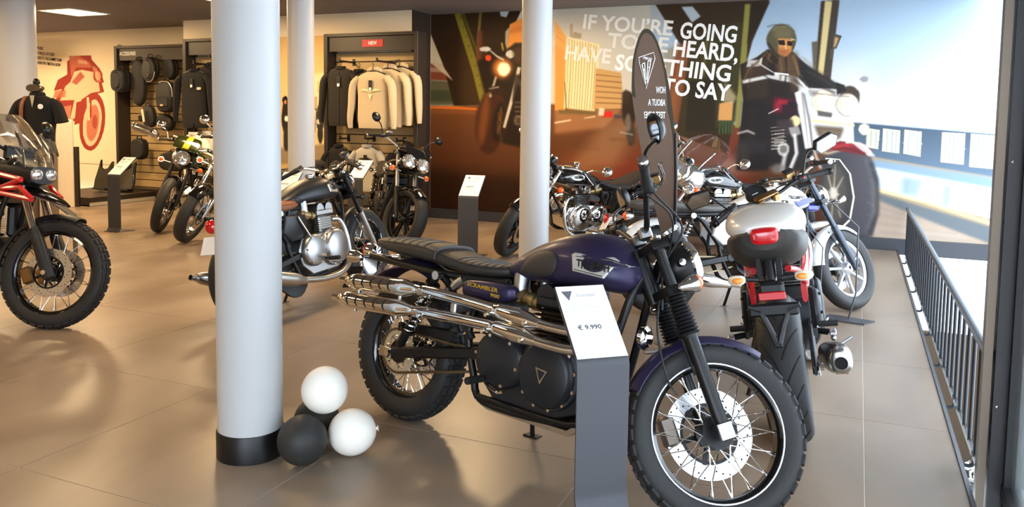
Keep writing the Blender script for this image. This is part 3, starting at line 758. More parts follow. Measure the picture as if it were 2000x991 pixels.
((96,94,98),0.5,1.2,[13,75,20,72,20,73,13,77]),
((96,94,98),0.5,1.2,[12,63,19,60,20,61,12,64]),
((96,94,98),0.5,1.2,[12,50,19,47,19,49,12,52]),
((96,94,98),0.5,1.2,[11,38,19,35,19,36,12,39]),
((96,94,98),0.5,1.2,[11,25,18,22,18,23,11,26]),
((70,50,30),0.8,3,[-419,228,-404,232,-402,212,-415,209]),
((26,16,10),0.8,2,[-415,195,-401,195,-400,162,-418,159]),
((150,140,126),0.6,1,[-407,186,-403,139,-402,139,-406,186]),
((120,104,84),0.7,2,[-402,135,-402,133,-403,132,-404,130,-406,129,-407,129,-409,129,-411,129,-413,130,-414,131,-415,133,-415,135,-415,137,-414,139,-413,140,-411,141,-409,142,-408,142,-406,141,-404,140,-403,139,-402,137]),
((60,46,34),0.8,1.5,[-405,135,-405,134,-405,133,-406,132,-407,132,-408,131,-409,131,-410,132,-411,132,-411,133,-412,134,-412,135,-412,136,-412,137,-411,138,-410,139,-409,139,-408,139,-407,139,-406,138,-405,137,-405,136]),
((90,50,26),0.7,2,[-468,155,-470,131,-464,103,-462,103,-468,132,-465,155]),
((150,92,44),0.6,2,[-454,167,-449,171,-442,167,-440,169,-449,174,-456,169]),
((44,26,16),0.9,1.5,[-455,178,-435,182,-428,170,-446,167]),
((210,200,186),0.7,1,[-452,176,-437,178,-437,180,-452,177]),
((120,84,50),0.6,0.8,[-434,132,-430,132,-430,133,-434,133]),
((120,84,50),0.6,0.8,[-435,129,-434,110,-433,110,-434,129]),
((120,84,50),0.6,0.8,[-436,130,-439,119,-438,118,-435,130]),
((120,84,50),0.6,0.8,[-435,134,-438,146,-439,145,-436,134]),
((120,84,50),0.6,0.8,[-434,135,-433,154,-434,154,-435,135]),
((86,48,22),0.5,3,[-531,115,-492,113,-492,115,-531,116]),
((86,48,22),0.5,3,[-504,89,-466,89,-466,90,-504,91]),
((86,48,22),0.5,3,[-478,65,-440,64,-440,66,-478,66]),
((86,48,22),0.5,3,[-452,102,-415,101,-415,102,-452,103]),
((86,48,22),0.5,3,[-427,78,-390,77,-390,78,-427,79]),
((86,48,22),0.5,3,[-402,114,-367,113,-367,114,-402,115]),
((86,48,22),0.5,3,[-378,90,-342,89,-342,90,-377,91]),
((86,48,22),0.5,3,[-353,66,-319,66,-318,67,-353,68]),
((86,48,22),0.5,3,[-330,102,-296,101,-296,102,-330,103]),
((86,48,22),0.5,3,[-307,79,-273,78,-273,79,-307,80]),
((86,48,22),0.5,3,[-285,113,-252,112,-252,114,-285,115]),
((86,48,22),0.5,3,[-262,91,-230,90,-230,91,-262,92]),
((86,48,22),0.5,3,[-239,68,-208,68,-208,69,-239,69]),
((86,48,22),0.5,3,[-219,102,-188,101,-188,102,-219,103]),
((150,84,44),0.4,4,[-353,118,-318,121,-318,123,-353,120]),
((150,84,44),0.4,4,[-331,84,-297,88,-298,90,-331,86]),
((150,84,44),0.4,4,[-311,115,-278,118,-278,120,-312,117]),
((150,84,44),0.4,4,[-291,82,-258,85,-258,87,-291,83]),
((150,84,44),0.4,4,[-271,112,-239,116,-239,117,-272,114]),
((150,84,44),0.4,4,[-251,79,-219,83,-220,85,-251,81]),
((150,84,44),0.4,4,[-233,109,-202,113,-202,114,-233,111]),
((150,84,44),0.4,4,[-213,77,-182,81,-182,82,-213,79]),
((150,84,44),0.4,4,[-195,107,-165,110,-165,112,-195,108]),
((150,84,44),0.4,4,[-176,75,-146,79,-146,80,-176,76]),
((70,60,26),0.8,0.8,[-493,272,-493,271,-493,271,-494,271,-494,271,-494,270,-495,270,-495,271,-495,271,-496,271,-496,271,-496,272,-496,272,-496,272,-495,272,-495,273,-495,273,-494,273,-494,273,-494,272,-493,272,-493,272]),
((70,60,26),0.8,0.8,[-489,259,-489,258,-489,258,-489,258,-490,258,-490,258,-490,258,-491,258,-491,258,-491,258,-491,258,-491,259,-491,259,-491,259,-491,259,-491,260,-490,260,-490,260,-490,260,-489,259,-489,259,-489,259]),
((70,60,26),0.8,0.8,[-485,246,-485,245,-485,245,-485,245,-485,245,-486,245,-486,245,-486,245,-487,245,-487,245,-487,245,-487,246,-487,246,-487,246,-487,246,-486,247,-486,247,-486,247,-485,247,-485,246,-485,246,-485,246]),
((70,60,26),0.8,0.8,[-480,233,-481,232,-481,232,-481,232,-481,232,-482,232,-482,232,-482,232,-483,232,-483,232,-483,232,-483,233,-483,233,-483,233,-483,234,-482,234,-482,234,-482,234,-481,234,-481,234,-481,233,-481,233]),
((70,60,26),0.8,0.8,[-476,220,-476,219,-476,219,-477,219,-477,219,-477,219,-478,219,-478,219,-478,219,-478,219,-479,220,-479,220,-479,220,-478,220,-478,221,-478,221,-478,221,-477,221,-477,221,-477,221,-476,220,-476,220]),
((70,60,26),0.8,0.8,[-472,207,-472,207,-472,206,-472,206,-473,206,-473,206,-473,206,-474,206,-474,206,-474,206,-474,207,-474,207,-474,207,-474,208,-474,208,-474,208,-473,208,-473,208,-473,208,-472,208,-472,207,-472,207]),
((70,60,26),0.8,0.8,[-468,194,-468,194,-468,193,-468,193,-468,193,-469,193,-469,193,-469,193,-470,193,-470,193,-470,194,-470,194,-470,194,-470,195,-470,195,-469,195,-469,195,-469,195,-468,195,-468,195,-468,195,-468,194]),
((70,60,26),0.8,0.8,[-464,181,-464,181,-464,181,-464,180,-464,180,-465,180,-465,180,-465,180,-466,180,-466,181,-466,181,-466,181,-466,181,-466,182,-466,182,-465,182,-465,182,-465,182,-464,182,-464,182,-464,182,-464,181]),
((70,60,26),0.8,0.8,[-459,168,-459,168,-460,168,-460,167,-460,167,-460,167,-461,167,-461,167,-461,167,-462,168,-462,168,-462,168,-462,169,-462,169,-461,169,-461,169,-461,169,-460,169,-460,169,-460,169,-460,169,-459,169]),
((196,134,66),0.6,0.8,[-359,243,-347,234,-346,235,-358,244]),
((196,134,66),0.6,0.8,[-359,230,-347,222,-346,222,-358,231]),
((196,134,66),0.6,0.8,[-358,217,-346,209,-346,210,-358,218]),
((196,134,66),0.6,0.8,[-358,204,-346,197,-346,198,-358,205]),
((196,134,66),0.6,0.8,[-358,191,-346,185,-345,186,-357,192]),
((196,134,66),0.6,0.8,[-358,178,-346,173,-345,173,-357,179]),
((196,134,66),0.6,0.8,[-357,165,-345,160,-345,161,-357,166])]
RACER_OPS=[
((148,50,38),1,1,[-1176,120,-1180,106,-1186,94,-1194,83,-1202,76,-1211,72,-1220,73,-1228,77,-1234,85,-1238,96,-1239,110,-1238,124,-1234,138,-1228,151,-1220,161,-1211,168,-1202,171,-1193,171,-1186,166,-1180,158,-1176,147,-1175,134]),
((216,188,156),1,1,[-1185,119,-1188,108,-1192,98,-1198,89,-1204,83,-1211,80,-1217,80,-1223,84,-1227,91,-1230,99,-1230,110,-1229,122,-1226,133,-1221,143,-1216,152,-1209,157,-1202,160,-1196,160,-1191,156,-1187,150,-1184,141,-1183,130]),
((182,104,82),0.9,2,[-1191,119,-1193,111,-1196,103,-1200,96,-1205,91,-1209,89,-1213,89,-1217,92,-1220,97,-1221,104,-1221,112,-1220,121,-1218,130,-1215,138,-1211,145,-1206,149,-1202,151,-1198,151,-1194,148,-1191,143,-1190,136,-1190,128]),
((148,50,38),0.7,1.5,[-1194,122,-1195,119,-1195,116,-1197,113,-1198,111,-1200,110,-1202,110,-1203,111,-1205,113,-1206,115,-1207,119,-1207,122,-1206,126,-1205,129,-1204,131,-1203,133,-1201,134,-1199,134,-1197,133,-1196,131,-1195,129,-1194,126]),
((148,50,38),1,1,[-1293,164,-1268,189,-1242,199,-1214,208,-1185,199,-1176,173,-1199,169,-1221,159,-1245,123,-1263,121,-1257,150,-1304,144]),
((216,188,156),1,1,[-1257,206,-1217,215,-1190,199,-1186,174,-1208,171,-1231,160,-1250,127,-1261,127,-1249,159,-1285,158,-1271,182]),
((148,50,38),1,1,[-1241,234,-1230,251,-1208,249,-1204,228,-1185,212,-1176,190,-1186,185,-1202,207,-1229,211,-1247,208,-1258,190,-1279,178,-1300,175,-1289,194,-1265,203,-1264,226]),
((148,50,38),1,1,[-1205,240,-1205,236,-1207,233,-1210,230,-1213,228,-1217,227,-1221,227,-1224,228,-1228,230,-1230,233,-1231,236,-1232,240,-1231,244,-1229,247,-1227,250,-1223,252,-1220,253,-1216,253,-1212,251,-1209,249,-1206,247,-1205,243]),
((216,188,156),0.6,2,[-1222,242,-1222,240,-1223,238,-1224,236,-1226,235,-1227,235,-1229,235,-1231,235,-1232,237,-1233,238,-1234,240,-1234,242,-1234,244,-1233,246,-1232,247,-1230,248,-1229,249,-1227,249,-1225,248,-1224,247,-1223,245,-1222,244]),
((148,50,38),1,1,[-1179,200,-1180,197,-1181,194,-1183,192,-1186,190,-1189,189,-1192,189,-1195,190,-1198,192,-1200,194,-1201,197,-1201,201,-1201,204,-1199,207,-1197,209,-1194,211,-1191,212,-1188,212,-1185,211,-1183,209,-1181,206,-1179,204]),
((216,188,156),0.6,1,[-1183,200,-1183,198,-1184,196,-1185,195,-1187,193,-1189,193,-1191,193,-1193,193,-1195,195,-1196,196,-1197,198,-1197,200,-1197,203,-1196,205,-1195,206,-1193,208,-1191,208,-1189,208,-1187,207,-1185,206,-1184,205,-1183,203]),
((182,104,82),0.9,2,[-1259,234,-1241,238,-1209,223,-1204,214,-1242,215,-1255,199]),
((216,188,156),0.6,1.5,[-1239,229,-1216,225,-1214,220,-1236,222]),
((148,50,38),1,1,[-1244,155,-1224,159,-1233,120,-1251,116]),
((216,188,156),1,1,[-1219,164,-1218,124,-1212,124,-1213,164]),
((148,50,38),1,0.8,[-1211,159,-1212,129,-1208,129,-1207,159]),
((148,50,38),0.6,2,[-1285,150,-1257,151,-1263,123,-1284,123]),
((148,50,38),0.7,2,[-1255,190,-1232,208,-1222,199,-1243,185]),
((216,188,156),0.5,2,[-1204,218,-1192,213,-1183,190,-1193,190]),
((182,104,82),0.8,2,[-1297,175,-1269,176,-1272,164,-1303,162])]
POSTER_OPS=[
((206,172,112),1,0,[-765,254,-666,251,-667,79,-767,76],(226,200,150),'z'),
((150,130,100),1,3,[-767,90,-667,100,-667,72,-767,68]),
((232,216,180),0.8,4,[-708,192,-671,199,-672,117,-708,121]),
((190,170,130),0.8,2,[-690,185,-671,187,-671,171,-690,169]),
((160,140,104),0.8,1,[-703,164,-698,164,-698,147,-703,147]),
((160,140,104),0.8,1,[-695,164,-690,164,-691,147,-695,147]),
((160,140,104),0.8,1,[-687,164,-683,164,-683,147,-687,147]),
((160,140,104),0.8,1,[-679,164,-675,164,-675,147,-679,147]),
((40,34,30),1,2,[-737,136,-738,129,-739,122,-740,116,-742,112,-744,110,-746,110,-748,112,-749,116,-751,122,-752,129,-752,136,-751,143,-750,150,-749,156,-747,160,-745,162,-743,162,-741,160,-740,156,-738,150,-738,143]),
((30,26,24),1,1,[-740,159,-740,158,-741,156,-742,155,-743,154,-744,153,-746,153,-747,154,-749,155,-750,156,-750,157,-751,159,-750,161,-750,162,-749,163,-747,164,-746,165,-744,165,-743,164,-742,163,-741,162,-740,161]),
((190,120,80),1,1,[-743,156,-743,155,-743,155,-743,154,-744,154,-745,153,-746,153,-746,154,-747,154,-747,155,-748,155,-748,156,-748,157,-747,158,-747,158,-746,159,-746,159,-745,159,-744,159,-743,158,-743,158,-743,157]),
((250,240,220),1,1.5,[-738,133,-738,132,-739,131,-740,130,-741,129,-742,129,-743,129,-745,129,-746,130,-747,131,-747,132,-747,133,-747,134,-747,135,-746,136,-745,137,-743,137,-742,137,-741,137,-740,136,-739,136,-738,134]),
((50,44,40),1,1.5,[-739,104,-739,99,-739,95,-741,91,-742,88,-743,87,-745,87,-746,88,-748,91,-749,95,-749,99,-749,104,-749,109,-748,114,-747,117,-746,120,-745,121,-743,121,-742,120,-740,117,-739,114,-739,109]),
((50,46,42),1,2,[-678,135,-678,130,-679,126,-680,122,-682,119,-684,117,-687,117,-689,119,-691,121,-692,125,-693,130,-693,135,-693,140,-692,145,-690,149,-689,152,-686,154,-684,154,-682,152,-680,149,-679,145,-678,141]),
((40,36,34),1,1.5,[-681,113,-681,109,-682,105,-683,102,-684,100,-685,99,-686,99,-687,100,-688,102,-689,105,-690,109,-690,113,-690,117,-689,120,-688,123,-687,126,-686,127,-685,127,-684,126,-683,123,-682,120,-681,117]),
((90,84,76),1,1,[-698,147,-679,140,-678,142,-697,149]),
((210,200,180),1,1.5,[-685,130,-686,129,-686,128,-687,127,-687,126,-688,126,-689,126,-690,126,-691,127,-692,128,-692,129,-692,130,-692,131,-692,132,-691,132,-690,133,-689,133,-688,133,-687,133,-687,132,-686,132,-686,131]),
((40,36,34),1,2,[-694,122,-694,118,-695,113,-695,110,-696,107,-697,105,-698,105,-699,107,-700,109,-701,113,-701,118,-701,122,-701,127,-701,132,-700,135,-699,138,-698,139,-697,139,-696,138,-695,135,-695,132,-694,127]),
((214,186,130),0.5,6,[-720,227,-707,230,-708,156,-721,156])]
# ------------------------------------------------------------------ flat prints, drawn in memory
def soften(a, k):
    k = int(k)
    if k < 1:
        return a
    for _ in range(2):
        for ax in (0, 1):
            pad = [(0, 0), (0, 0)]; pad[ax] = (k + 1, k)
            c = np.cumsum(np.pad(a, pad, mode='edge'), axis=ax)
            n = a.shape[ax]
            hi = np.take(c, np.arange(n) + 2 * k + 1, axis=ax); lo = np.take(c, np.arange(n), axis=ax)
            a = (hi - lo) / (2 * k + 1)
    return a

def draw(ops, x0, z0, wm, hm, ppm, base):
    W, H = int(wm * ppm), int(hm * ppm)
    img = np.empty((H, W, 3), np.float32); img[:] = np.array(base) / 255
    for op in ops:
        col, al, blur, q = op[:4]
        P = (np.array(q, float).reshape(-1, 2) / 100 - (x0, z0)) * ppm
        bl = blur * ppm * .006
        mg = int(bl * 2.5) + 3
        i0, i1 = max(0, int(P[:, 0].min()) - mg), min(W, int(P[:, 0].max()) + mg)
        j0, j1 = max(0, int(P[:, 1].min()) - mg), min(H, int(P[:, 1].max()) + mg)
        if i1 <= i0 or j1 <= j0:
            continue
        S = 2
        gx = (np.arange((i1 - i0) * S) + .5) / S + i0
        gy = (np.arange((j1 - j0) * S) + .5) / S + j0
        ins = np.zeros((len(gy), len(gx)), bool)
        for a in range(len(P)):
            (xa, ya), (xb, yb) = P[a - 1], P[a]
            if ya == yb:
                continue
            rows = (gy > min(ya, yb)) & (gy <= max(ya, yb))
            xi = xa + (gy[rows] - ya) * (xb - xa) / (yb - ya)
            ins[rows] ^= gx[None, :] < xi[:, None]
        m = ins.reshape(j1 - j0, S, i1 - i0, S).mean((1, 3))
        m = soften(m, bl) * al
        c = np.array(col, np.float32) / 255
        if len(op) > 4:
            c2 = np.array(op[4], np.float32) / 255
            lo, hi = P.min(0), P.max(0)
            if op[5] == 'x':
                t = ((np.arange(i0, i1) - lo[0]) / (hi[0] - lo[0])).clip(0, 1)[None, :, None]
            else:
                t = ((hi[1] - np.arange(j0, j1)) / (hi[1] - lo[1])).clip(0, 1)[:, None, None]
            c = c * (1 - t) + c2 * t
        sub = img[j0:j1, i0:i1]
        sub += (c - sub) * m[:, :, None].astype(np.float32)
    return img.clip(0, 1)

def print_panel(name, img, x0, z0, wm, hm, y, rough=.5, th=.003):
    H, W = img.shape[:2]
    im = bpy.data.images.new(name, W, H)
    px = np.ones((H, W, 4), np.float32); px[:, :, :3] = img
    im.pixels.foreach_set(px.ravel()); im.update(); im.pack()
    m = bpy.data.materials.new(name); m.use_nodes = True
    nt = m.node_tree; b = nt.nodes['Principled BSDF']; b.inputs['Roughness'].default_value = rough
    b.inputs['Specular IOR Level'].default_value = .3
    t = nt.nodes.new('ShaderNodeTexImage'); t.image = im; t.extension = 'EXTEND'
    nt.links.new(t.outputs['Color'], b.inputs['Base Color'])
    me = bpy.data.meshes.new(name)
    V = [(x0, y, z0), (x0 + wm, y, z0), (x0 + wm, y, z0 + hm), (x0, y, z0 + hm)]
    V += [(v[0], y + th, v[2]) for v in V]
    me.from_pydata(V, [], [(0, 1, 2, 3), (4, 7, 6, 5), (0, 4, 5, 1), (1, 5, 6, 2), (2, 6, 7, 3), (3, 7, 4, 0)])
    uv = me.uv_layers.new(name='print')
    for lp in me.loops:
        v = V[lp.vertex_index]
        uv.data[lp.index].uv = ((v[0] - x0) / wm, (v[2] - z0) / hm)
    me.materials.append(m)
    o = bpy.data.objects.new(name, me); COL.objects.link(o)
    return o

def fit(o, w, h=None):
    """scale a text object to width w (and height h)"""
    V = np.array([v.co[:] for v in o.data.vertices]); d = Vector(V.max(0) - V.min(0))
    sx = w / max(d.x, 1e-6); sy = (h / max(d.y, 1e-6)) if h else sx
    M = o.matrix_basis.copy()
    o.matrix_basis = M @ Matrix.Diagonal((sx, sy, 1, 1))
    return o
FACE = RX(90)            # text lying in the wall plane, seen from -y

mural = print_panel('wall_mural_print', draw(MURAL_OPS, -5.46, .125, 7.0, 2.645, 190, (150, 130, 100)), -5.46, .125, 7.0, 2.645, MURAL_Y + .013, .42)
tag(mural, 'large printed mural of riders on a bridge road covering the back wall', 'mural')
WT = mat('mural_white_lettering', (246, 244, 240), .55)
WF = mat('mural_faded_lettering', (230, 226, 216), .55)
def slogan(body, xr, zc, w, h, rot, m=WT):
    o = text('slogan_lettering', body, .25, m, mural, None, .0006, .006)
    o.matrix_basis = T(xr - w / 2, MURAL_Y + .011, zc) @ FACE @ RZ(rot)
    fit(o, w, h)
slogan("IF YOU\u2019RE", -2.10, 2.535, 1.13, .185, -6.2, WF)
slogan('GOING', -1.345, 2.413, .66, .20, -6.2)
slogan('TO BE', -2.14, 2.315, .76, .185, -6.2, WF)
slogan('HEARD,', -1.325, 2.20, .76, .235, -6.2)
slogan('HAVE', -2.86, 2.185, .60, .18, -6.2, WF)
slogan('SOMETHING', -1.395, 2.005, 1.40, .20, -6.4)
slogan('TO SAY', -1.40, 1.745, .80, .20, -6.2)

racer = print_panel('racer_wall_print', draw(RACER_OPS, -13.2, .5, 2.6, 1.85, 160, (228, 214, 186)), -13.2, .5, 2.6, 1.85, 9.69, .7)
tag(racer, 'red print of a racing rider on the cream wall behind the white board', 'wall print')
for i, (s, w) in enumerate((('PURE', .16), ('THRILLS OF OUR', .45), ('RIDE TO THE SUMMIT DAM', .62), ('WON FIVE TIMES IN A ROW', .6))):
    o = text('caption_lettering', s, .08, INK, racer, T(-13.40, 9.684, 2.50 - i * .085) @ FACE @ RZ(-5), .0006, .001, 'LEFT')
    fit(o, w, .055)
poster = print_panel('ride_poster', draw(POSTER_OPS, -7.62, .55, .96, 1.93, 160, (206, 172, 112)), -7.62, .55, .96, 1.93, 9.09, .5)
tag(poster, 'tall sepia poster of motorcycles on the wall behind the slim rear column', 'poster')
# ------------------------------------------------------------------ clothing and accessory wall units
UNITM = mat('dark_brown_laminate', (44, 36, 29), .45)
SLATM = mat('tan_slat_panel', (176, 150, 104), .55, var=.05, scale=14)
def wall_unit(x0, x1, ztop, label, head_h=.19, yf=8.86, yb=9.10, zbot=.16):
    w = x1 - x0
    t = thing('display_unit', label, 'display unit', ((x0 + x1) / 2, yf, 0))
    d = yb - yf - .006
    sd = MB().box((0, 0, 0), (.06, d, ztop), ch=.004).mesh('side_panel'); sd.materials.append(UNITM)
    for s in (-1, 1):
        obj('side_panel', sd, None, t, T(s * (w / 2 - .03), d / 2, ztop / 2))
    obj('top_panel', MB().box((0, d / 2, ztop - .02), (w - .124, d, .04)), UNITM, t)
    obj('header_panel', MB().box((0, .05, ztop - .042 - head_h / 2), (w - .124, .03, head_h)), UNITM, t)
    obj('plinth', MB().box((0, d / 2, zbot / 2), (w - .124, d, zbot)), UNITM, t)
    z = ztop - .05 - head_h
    wi = w - .126
    k = int((z - zbot) / .118)
    h = (z - zbot) / k
    sl = MB().box((0, 0, 0), (wi, .018, h - .012), ch=.003).mesh('slat'); sl.materials.append(SLATM)
    obj('back_panel', MB().box((0, d - .012, (z + zbot) / 2), (wi, .018, z - zbot)), mat('slat_groove', (58, 46, 30), .7), t)
    for i in range(k):
        obj('slat', sl, None, t, T(0, d - .034, zbot + h * (i + .5)))
    return t
HZ = 2.47
u_new = wall_unit(-6.62, -5.17, HZ, 'brown slatted clothing unit with a red NEW sign on its header')
sign = obj('header_sign', MB().box((.03, .031, HZ - .135), (.32, .008, .095)), mat('red_sign', (196, 48, 44), .5), u_new)
fit(text('sign_lettering', 'NEW', .07, WHITEL, sign, T(.03, .0265, HZ - .135) @ FACE, .0006, .0015), .13, .05)
u_acc = wall_unit(-11.17, -9.63, 2.46, 'brown slatted accessories unit hung with black bags beside the red racer print', yf=9.40, yb=9.69, zbot=.16)
fit(text('header_lettering', 'ACCESSORIES', .07, WHITEL, u_acc, T(-.50, .034, 2.46 - .125) @ FACE, .0006, .001), .36, .06)
u_mid = wall_unit(-9.13, -7.70, HZ, 'brown slatted clothing unit partly hidden behind the near column')

CHARC = mat('charcoal_cloth', (30, 26, 21), .9, bump=.5, scale=60)
BLACKC = mat('black_cloth', (16, 15, 15), .9, bump=.5, scale=60)
BEIGEC = mat('beige_marl_cloth', (190, 172, 140), .9, bump=.4, scale=70, var=.08, sheen=.1)
GREYC = mat('light_grey_cloth', (176, 168, 150), .9, bump=.4, scale=70, var=.06)
WHITEC = mat('white_cloth', (232, 226, 212), .9, bump=.4, scale=70)
HANG = mat('hanger_black', (18, 18, 18), .5)
def garment(name, label, cat, x, y, ztop, mcol, w=.50, h=.66, long=True, rz=0, grp=None, hood=False, tagged=True, dep=.07, zip_=False):
    """clothes on a hanger: ztop is the shoulder height, the hanger hook rises to the rail"""
    t = thing(name, label, cat, (x, y, ztop), rz, grp)
    W = w / 2
    rnd = random.Random(hash((round(x, 2), round(y, 2))) % 999)
    keys = [(.015, 0, W * .30, dep * .5, dep * .5, 2.2), (-.02, 0, W * .66, dep * .75, dep * .75, 2.4), (-.07, 0, W * .92, dep, dep, 2.6), (-.16, 0, W * .88, dep * 1.05, dep * 1.05, 2.6),
            (-.32, 0, W * .84, dep * 1.1, dep, 2.6), (-h * .8, 0, W * .86, dep * 1.15, dep, 2.6), (-h * .93, 0, W * .82, dep * 1.1, dep, 2.6), (-h, 0, W * .80, dep, dep * .9, 2.6)]
    m = MB()
    # loftx along z: section plane (y, z)->(x, y)
    m.loftx([(k[0], k[1], k[2], k[3], k[4], k[5]) for k in keys], 28, 4, ax='z', M=Matrix(((0, 1, 0, 0), (1, 0, 0, 0), (0, 0, 1, 0), (0, 0, 0, 1))) @ Matrix(((0, 1, 0, 0), (1, 0, 0, 0), (0, 0, 1, 0), (0, 0, 0, 1))))
    obj('body', m, mcol, t)
    sl = .60 if long else .24
    for s in (-1, 1):
        mm = MB().tube([(s * W * .80, 0, -.06, .055), (s * (W + .03), -.01, -.16, .062), (s * (W + (.055 if long else .06)), -.015, -.16 - sl * .4, .056), (s * (W + (.07 if long else .09)), -.02 - .01 * rnd.random(), -.10 - sl * .8, .046 if long else .06), (s * (W + (.07 if long else .10)), -.02, -.10 - sl, .036 if long else .062)], 1, 12, sm=4, flat=.8)
        obj('sleeve', mm, mcol, t)
    if hood:
        obj('hood', MB().loftx([(-.03, .02, .06, .02, .02, 2), (0, .03, .11, .05, .03, 2), (.05, .035, .11, .055, .03, 2), (.08, .03, .06, .03, .02, 2)], 20, 4, ax='z', M=T(0, .0, 0)), mcol, t)
    else:
        obj('collar', MB().lathe([(.058, -.012), (.066, .0), (.064, .03), (.056, .03), (.052, -.01)], 24, 'z', closed=True, M=T(0, -.005, .012) @ Matrix.Diagonal((1.15, .8, 1, 1))), mcol, t)
    hk = MB().tube([(0, 0, .0), (0, 0, .07), (.012, 0, .09), (.012, .0, .105), (0, 0, .12), (-.016, 0, .11)], .004, 8, sm=4)
    hk.tube([(-W * .7, 0, -.02), (0, 0, .028), (W * .7, 0, -.02)], .012, 8, sm=4)
    obj('hanger', hk, HANG, t)
    if zip_:
        obj('zip', MB().box((0, -dep - .004, -h * .5), (.012, .006, h * .92)), mat('zip_dark_metal', (70, 66, 60), .4, .7), t)
    if tagged:
        tg = obj('swing_tag', MB().box((.01, -dep - .016, -.16), (.055, .003, .13)), HANG, t)
        obj('tag_label', MB().box((.01, -dep - .0185, -.205), (.036, .002, .038)), WHITEL, tg)
    return t
def rail_arm(t, x, z, L):
    m = MB().box((x, .20 - L / 2, z), (.022, L, .022)).box((x, .195, z), (.05, .012, .09)).box((x, .2 - L, z + .015), (.022, .014, .05))
    obj('hanging_arm', m, HANG, t)
yf = 8.86
for x, z, L in ((-.37, 2.10, .34), (.30, 2.08, .48), (-.46, 1.08, .20), (-.05, 1.09, .22), (.42, 1.07, .2)):
    rail_arm(u_new, x, z, L)
for x, z, L in ((-.28, 2.10, .42), (-.16, 2.20, .24), (-.28, 1.20, .46), (.30, 1.0, .40)):
    rail_arm(u_mid, x, z, L)
garment('hooded_jacket', 'black zipped jacket hanging under the red NEW sign', 'jacket', -6.27, 8.76, 1.99, CHARC, .46, .74, zip_=True, dep=.055)
garment('hooded_jacket', 'dark jacket hanging half hidden behind the black zipped jacket', 'jacket', -6.10, 8.93, 1.96, BLACKC, .46, .74, tagged=False, dep=.05)
g_ = 'beige hooded sweatshirts on one arm'
h1 = garment('hooded_sweatshirt', 'front beige hooded sweatshirt with a pale wing emblem on its chest', 'sweatshirt', -5.67, 8.60, 1.93, BEIGEC, .54, .70, hood=True, rz=-4, dep=.05)
garment('hooded_sweatshirt', 'beige hooded sweatshirt directly behind the one with the wing emblem', 'sweatshirt', -5.55, 8.76, 1.97, BEIGEC, .54, .72, hood=True, rz=-5, tagged=False, dep=.045)
garment('hooded_sweatshirt', 'rearmost of the three beige hooded sweatshirts', 'sweatshirt', -5.47, 8.91, 2.0, BEIGEC, .52, .72, hood=True, rz=-5, tagged=False, dep=.045)
obj('chest_emblem', MB().prism([(-.16, 0), (-.06, -.012), (0, -.03), (.06, -.012), (.16, 0), (.10, .022), (.03, .012), (0, .02), (-.03, .012), (-.10, .022)], -.0595, -.0575, M=T(0, 0, -.22)).prism([(-.03, -.05), (.03, -.05), (0, -.13)], -.0595, -.0575, M=T(0, 0, -.22)), mat('pale_emblem', (232, 214, 160), .7), h1)
garment('polo_shirt', 'black polo shirt hanging next to the grey lettered T-shirt', 'shirt', -6.41, 8.90, .96, BLACKC, .38, .55, long=False, tagged=False, dep=.05)
ts = garment('printed_shirt', 'light grey T-shirt with black lettering on the lower middle arm', 'shirt', -5.94, 8.88, .97, GREYC, .42, .58, long=False, dep=.05)
fit(text('shirt_lettering', 'TRIUMPH', .06, INK, ts, T(0, -.0565, -.2) @ FACE, .0008, .001), .27, .042)
obj('shirt_wings', MB().prism([(-.12, 0), (0, -.015), (.12, 0), (.05, .016), (0, .006), (-.05, .016)], -.0575, -.0555, M=T(0, 0, -.15)), INK, ts)
garment('folded_hem_shirt', 'dark T-shirt on the lower right arm behind the twin headlamp motorcycle', 'shirt', -5.42, 8.92, .95, CHARC, .40, .55, long=False, tagged=False, dep=.045)
j1 = garment('fleece_jacket', 'black long-sleeved top with a small white chest badge beside the near column', 'jacket', -8.71, 8.66, 1.98, BLACKC, .54, .80, dep=.05)
obj('chest_badge', MB().box((.14, -.058, -.24), (.07, .006, .035)), mat('badge_cloth', (206, 196, 170), .7), j1)
garment('fleece_jacket', 'black jacket hanging just behind the top with the white chest badge', 'jacket', -8.56, 8.84, 2.08, BLACKC, .5, .78, tagged=False, dep=.05)
garment('round_neck_shirt', 'white T-shirt hanging behind the green screened motorcycle', 'shirt', -8.70, 8.62, 1.08, WHITEC, .44, .62, long=False, dep=.045)
garment('round_neck_shirt', 'white T-shirt just behind the front white one', 'shirt', -8.58, 8.76, 1.10, WHITEC, .42, .60, long=False, tagged=False, dep=.045)
garment('round_neck_shirt', 'black T-shirt on the lower arm next to the two white ones', 'shirt', -8.10, 8.70, .88, BLACKC, .42, .62, long=False, tagged=False, dep=.045)

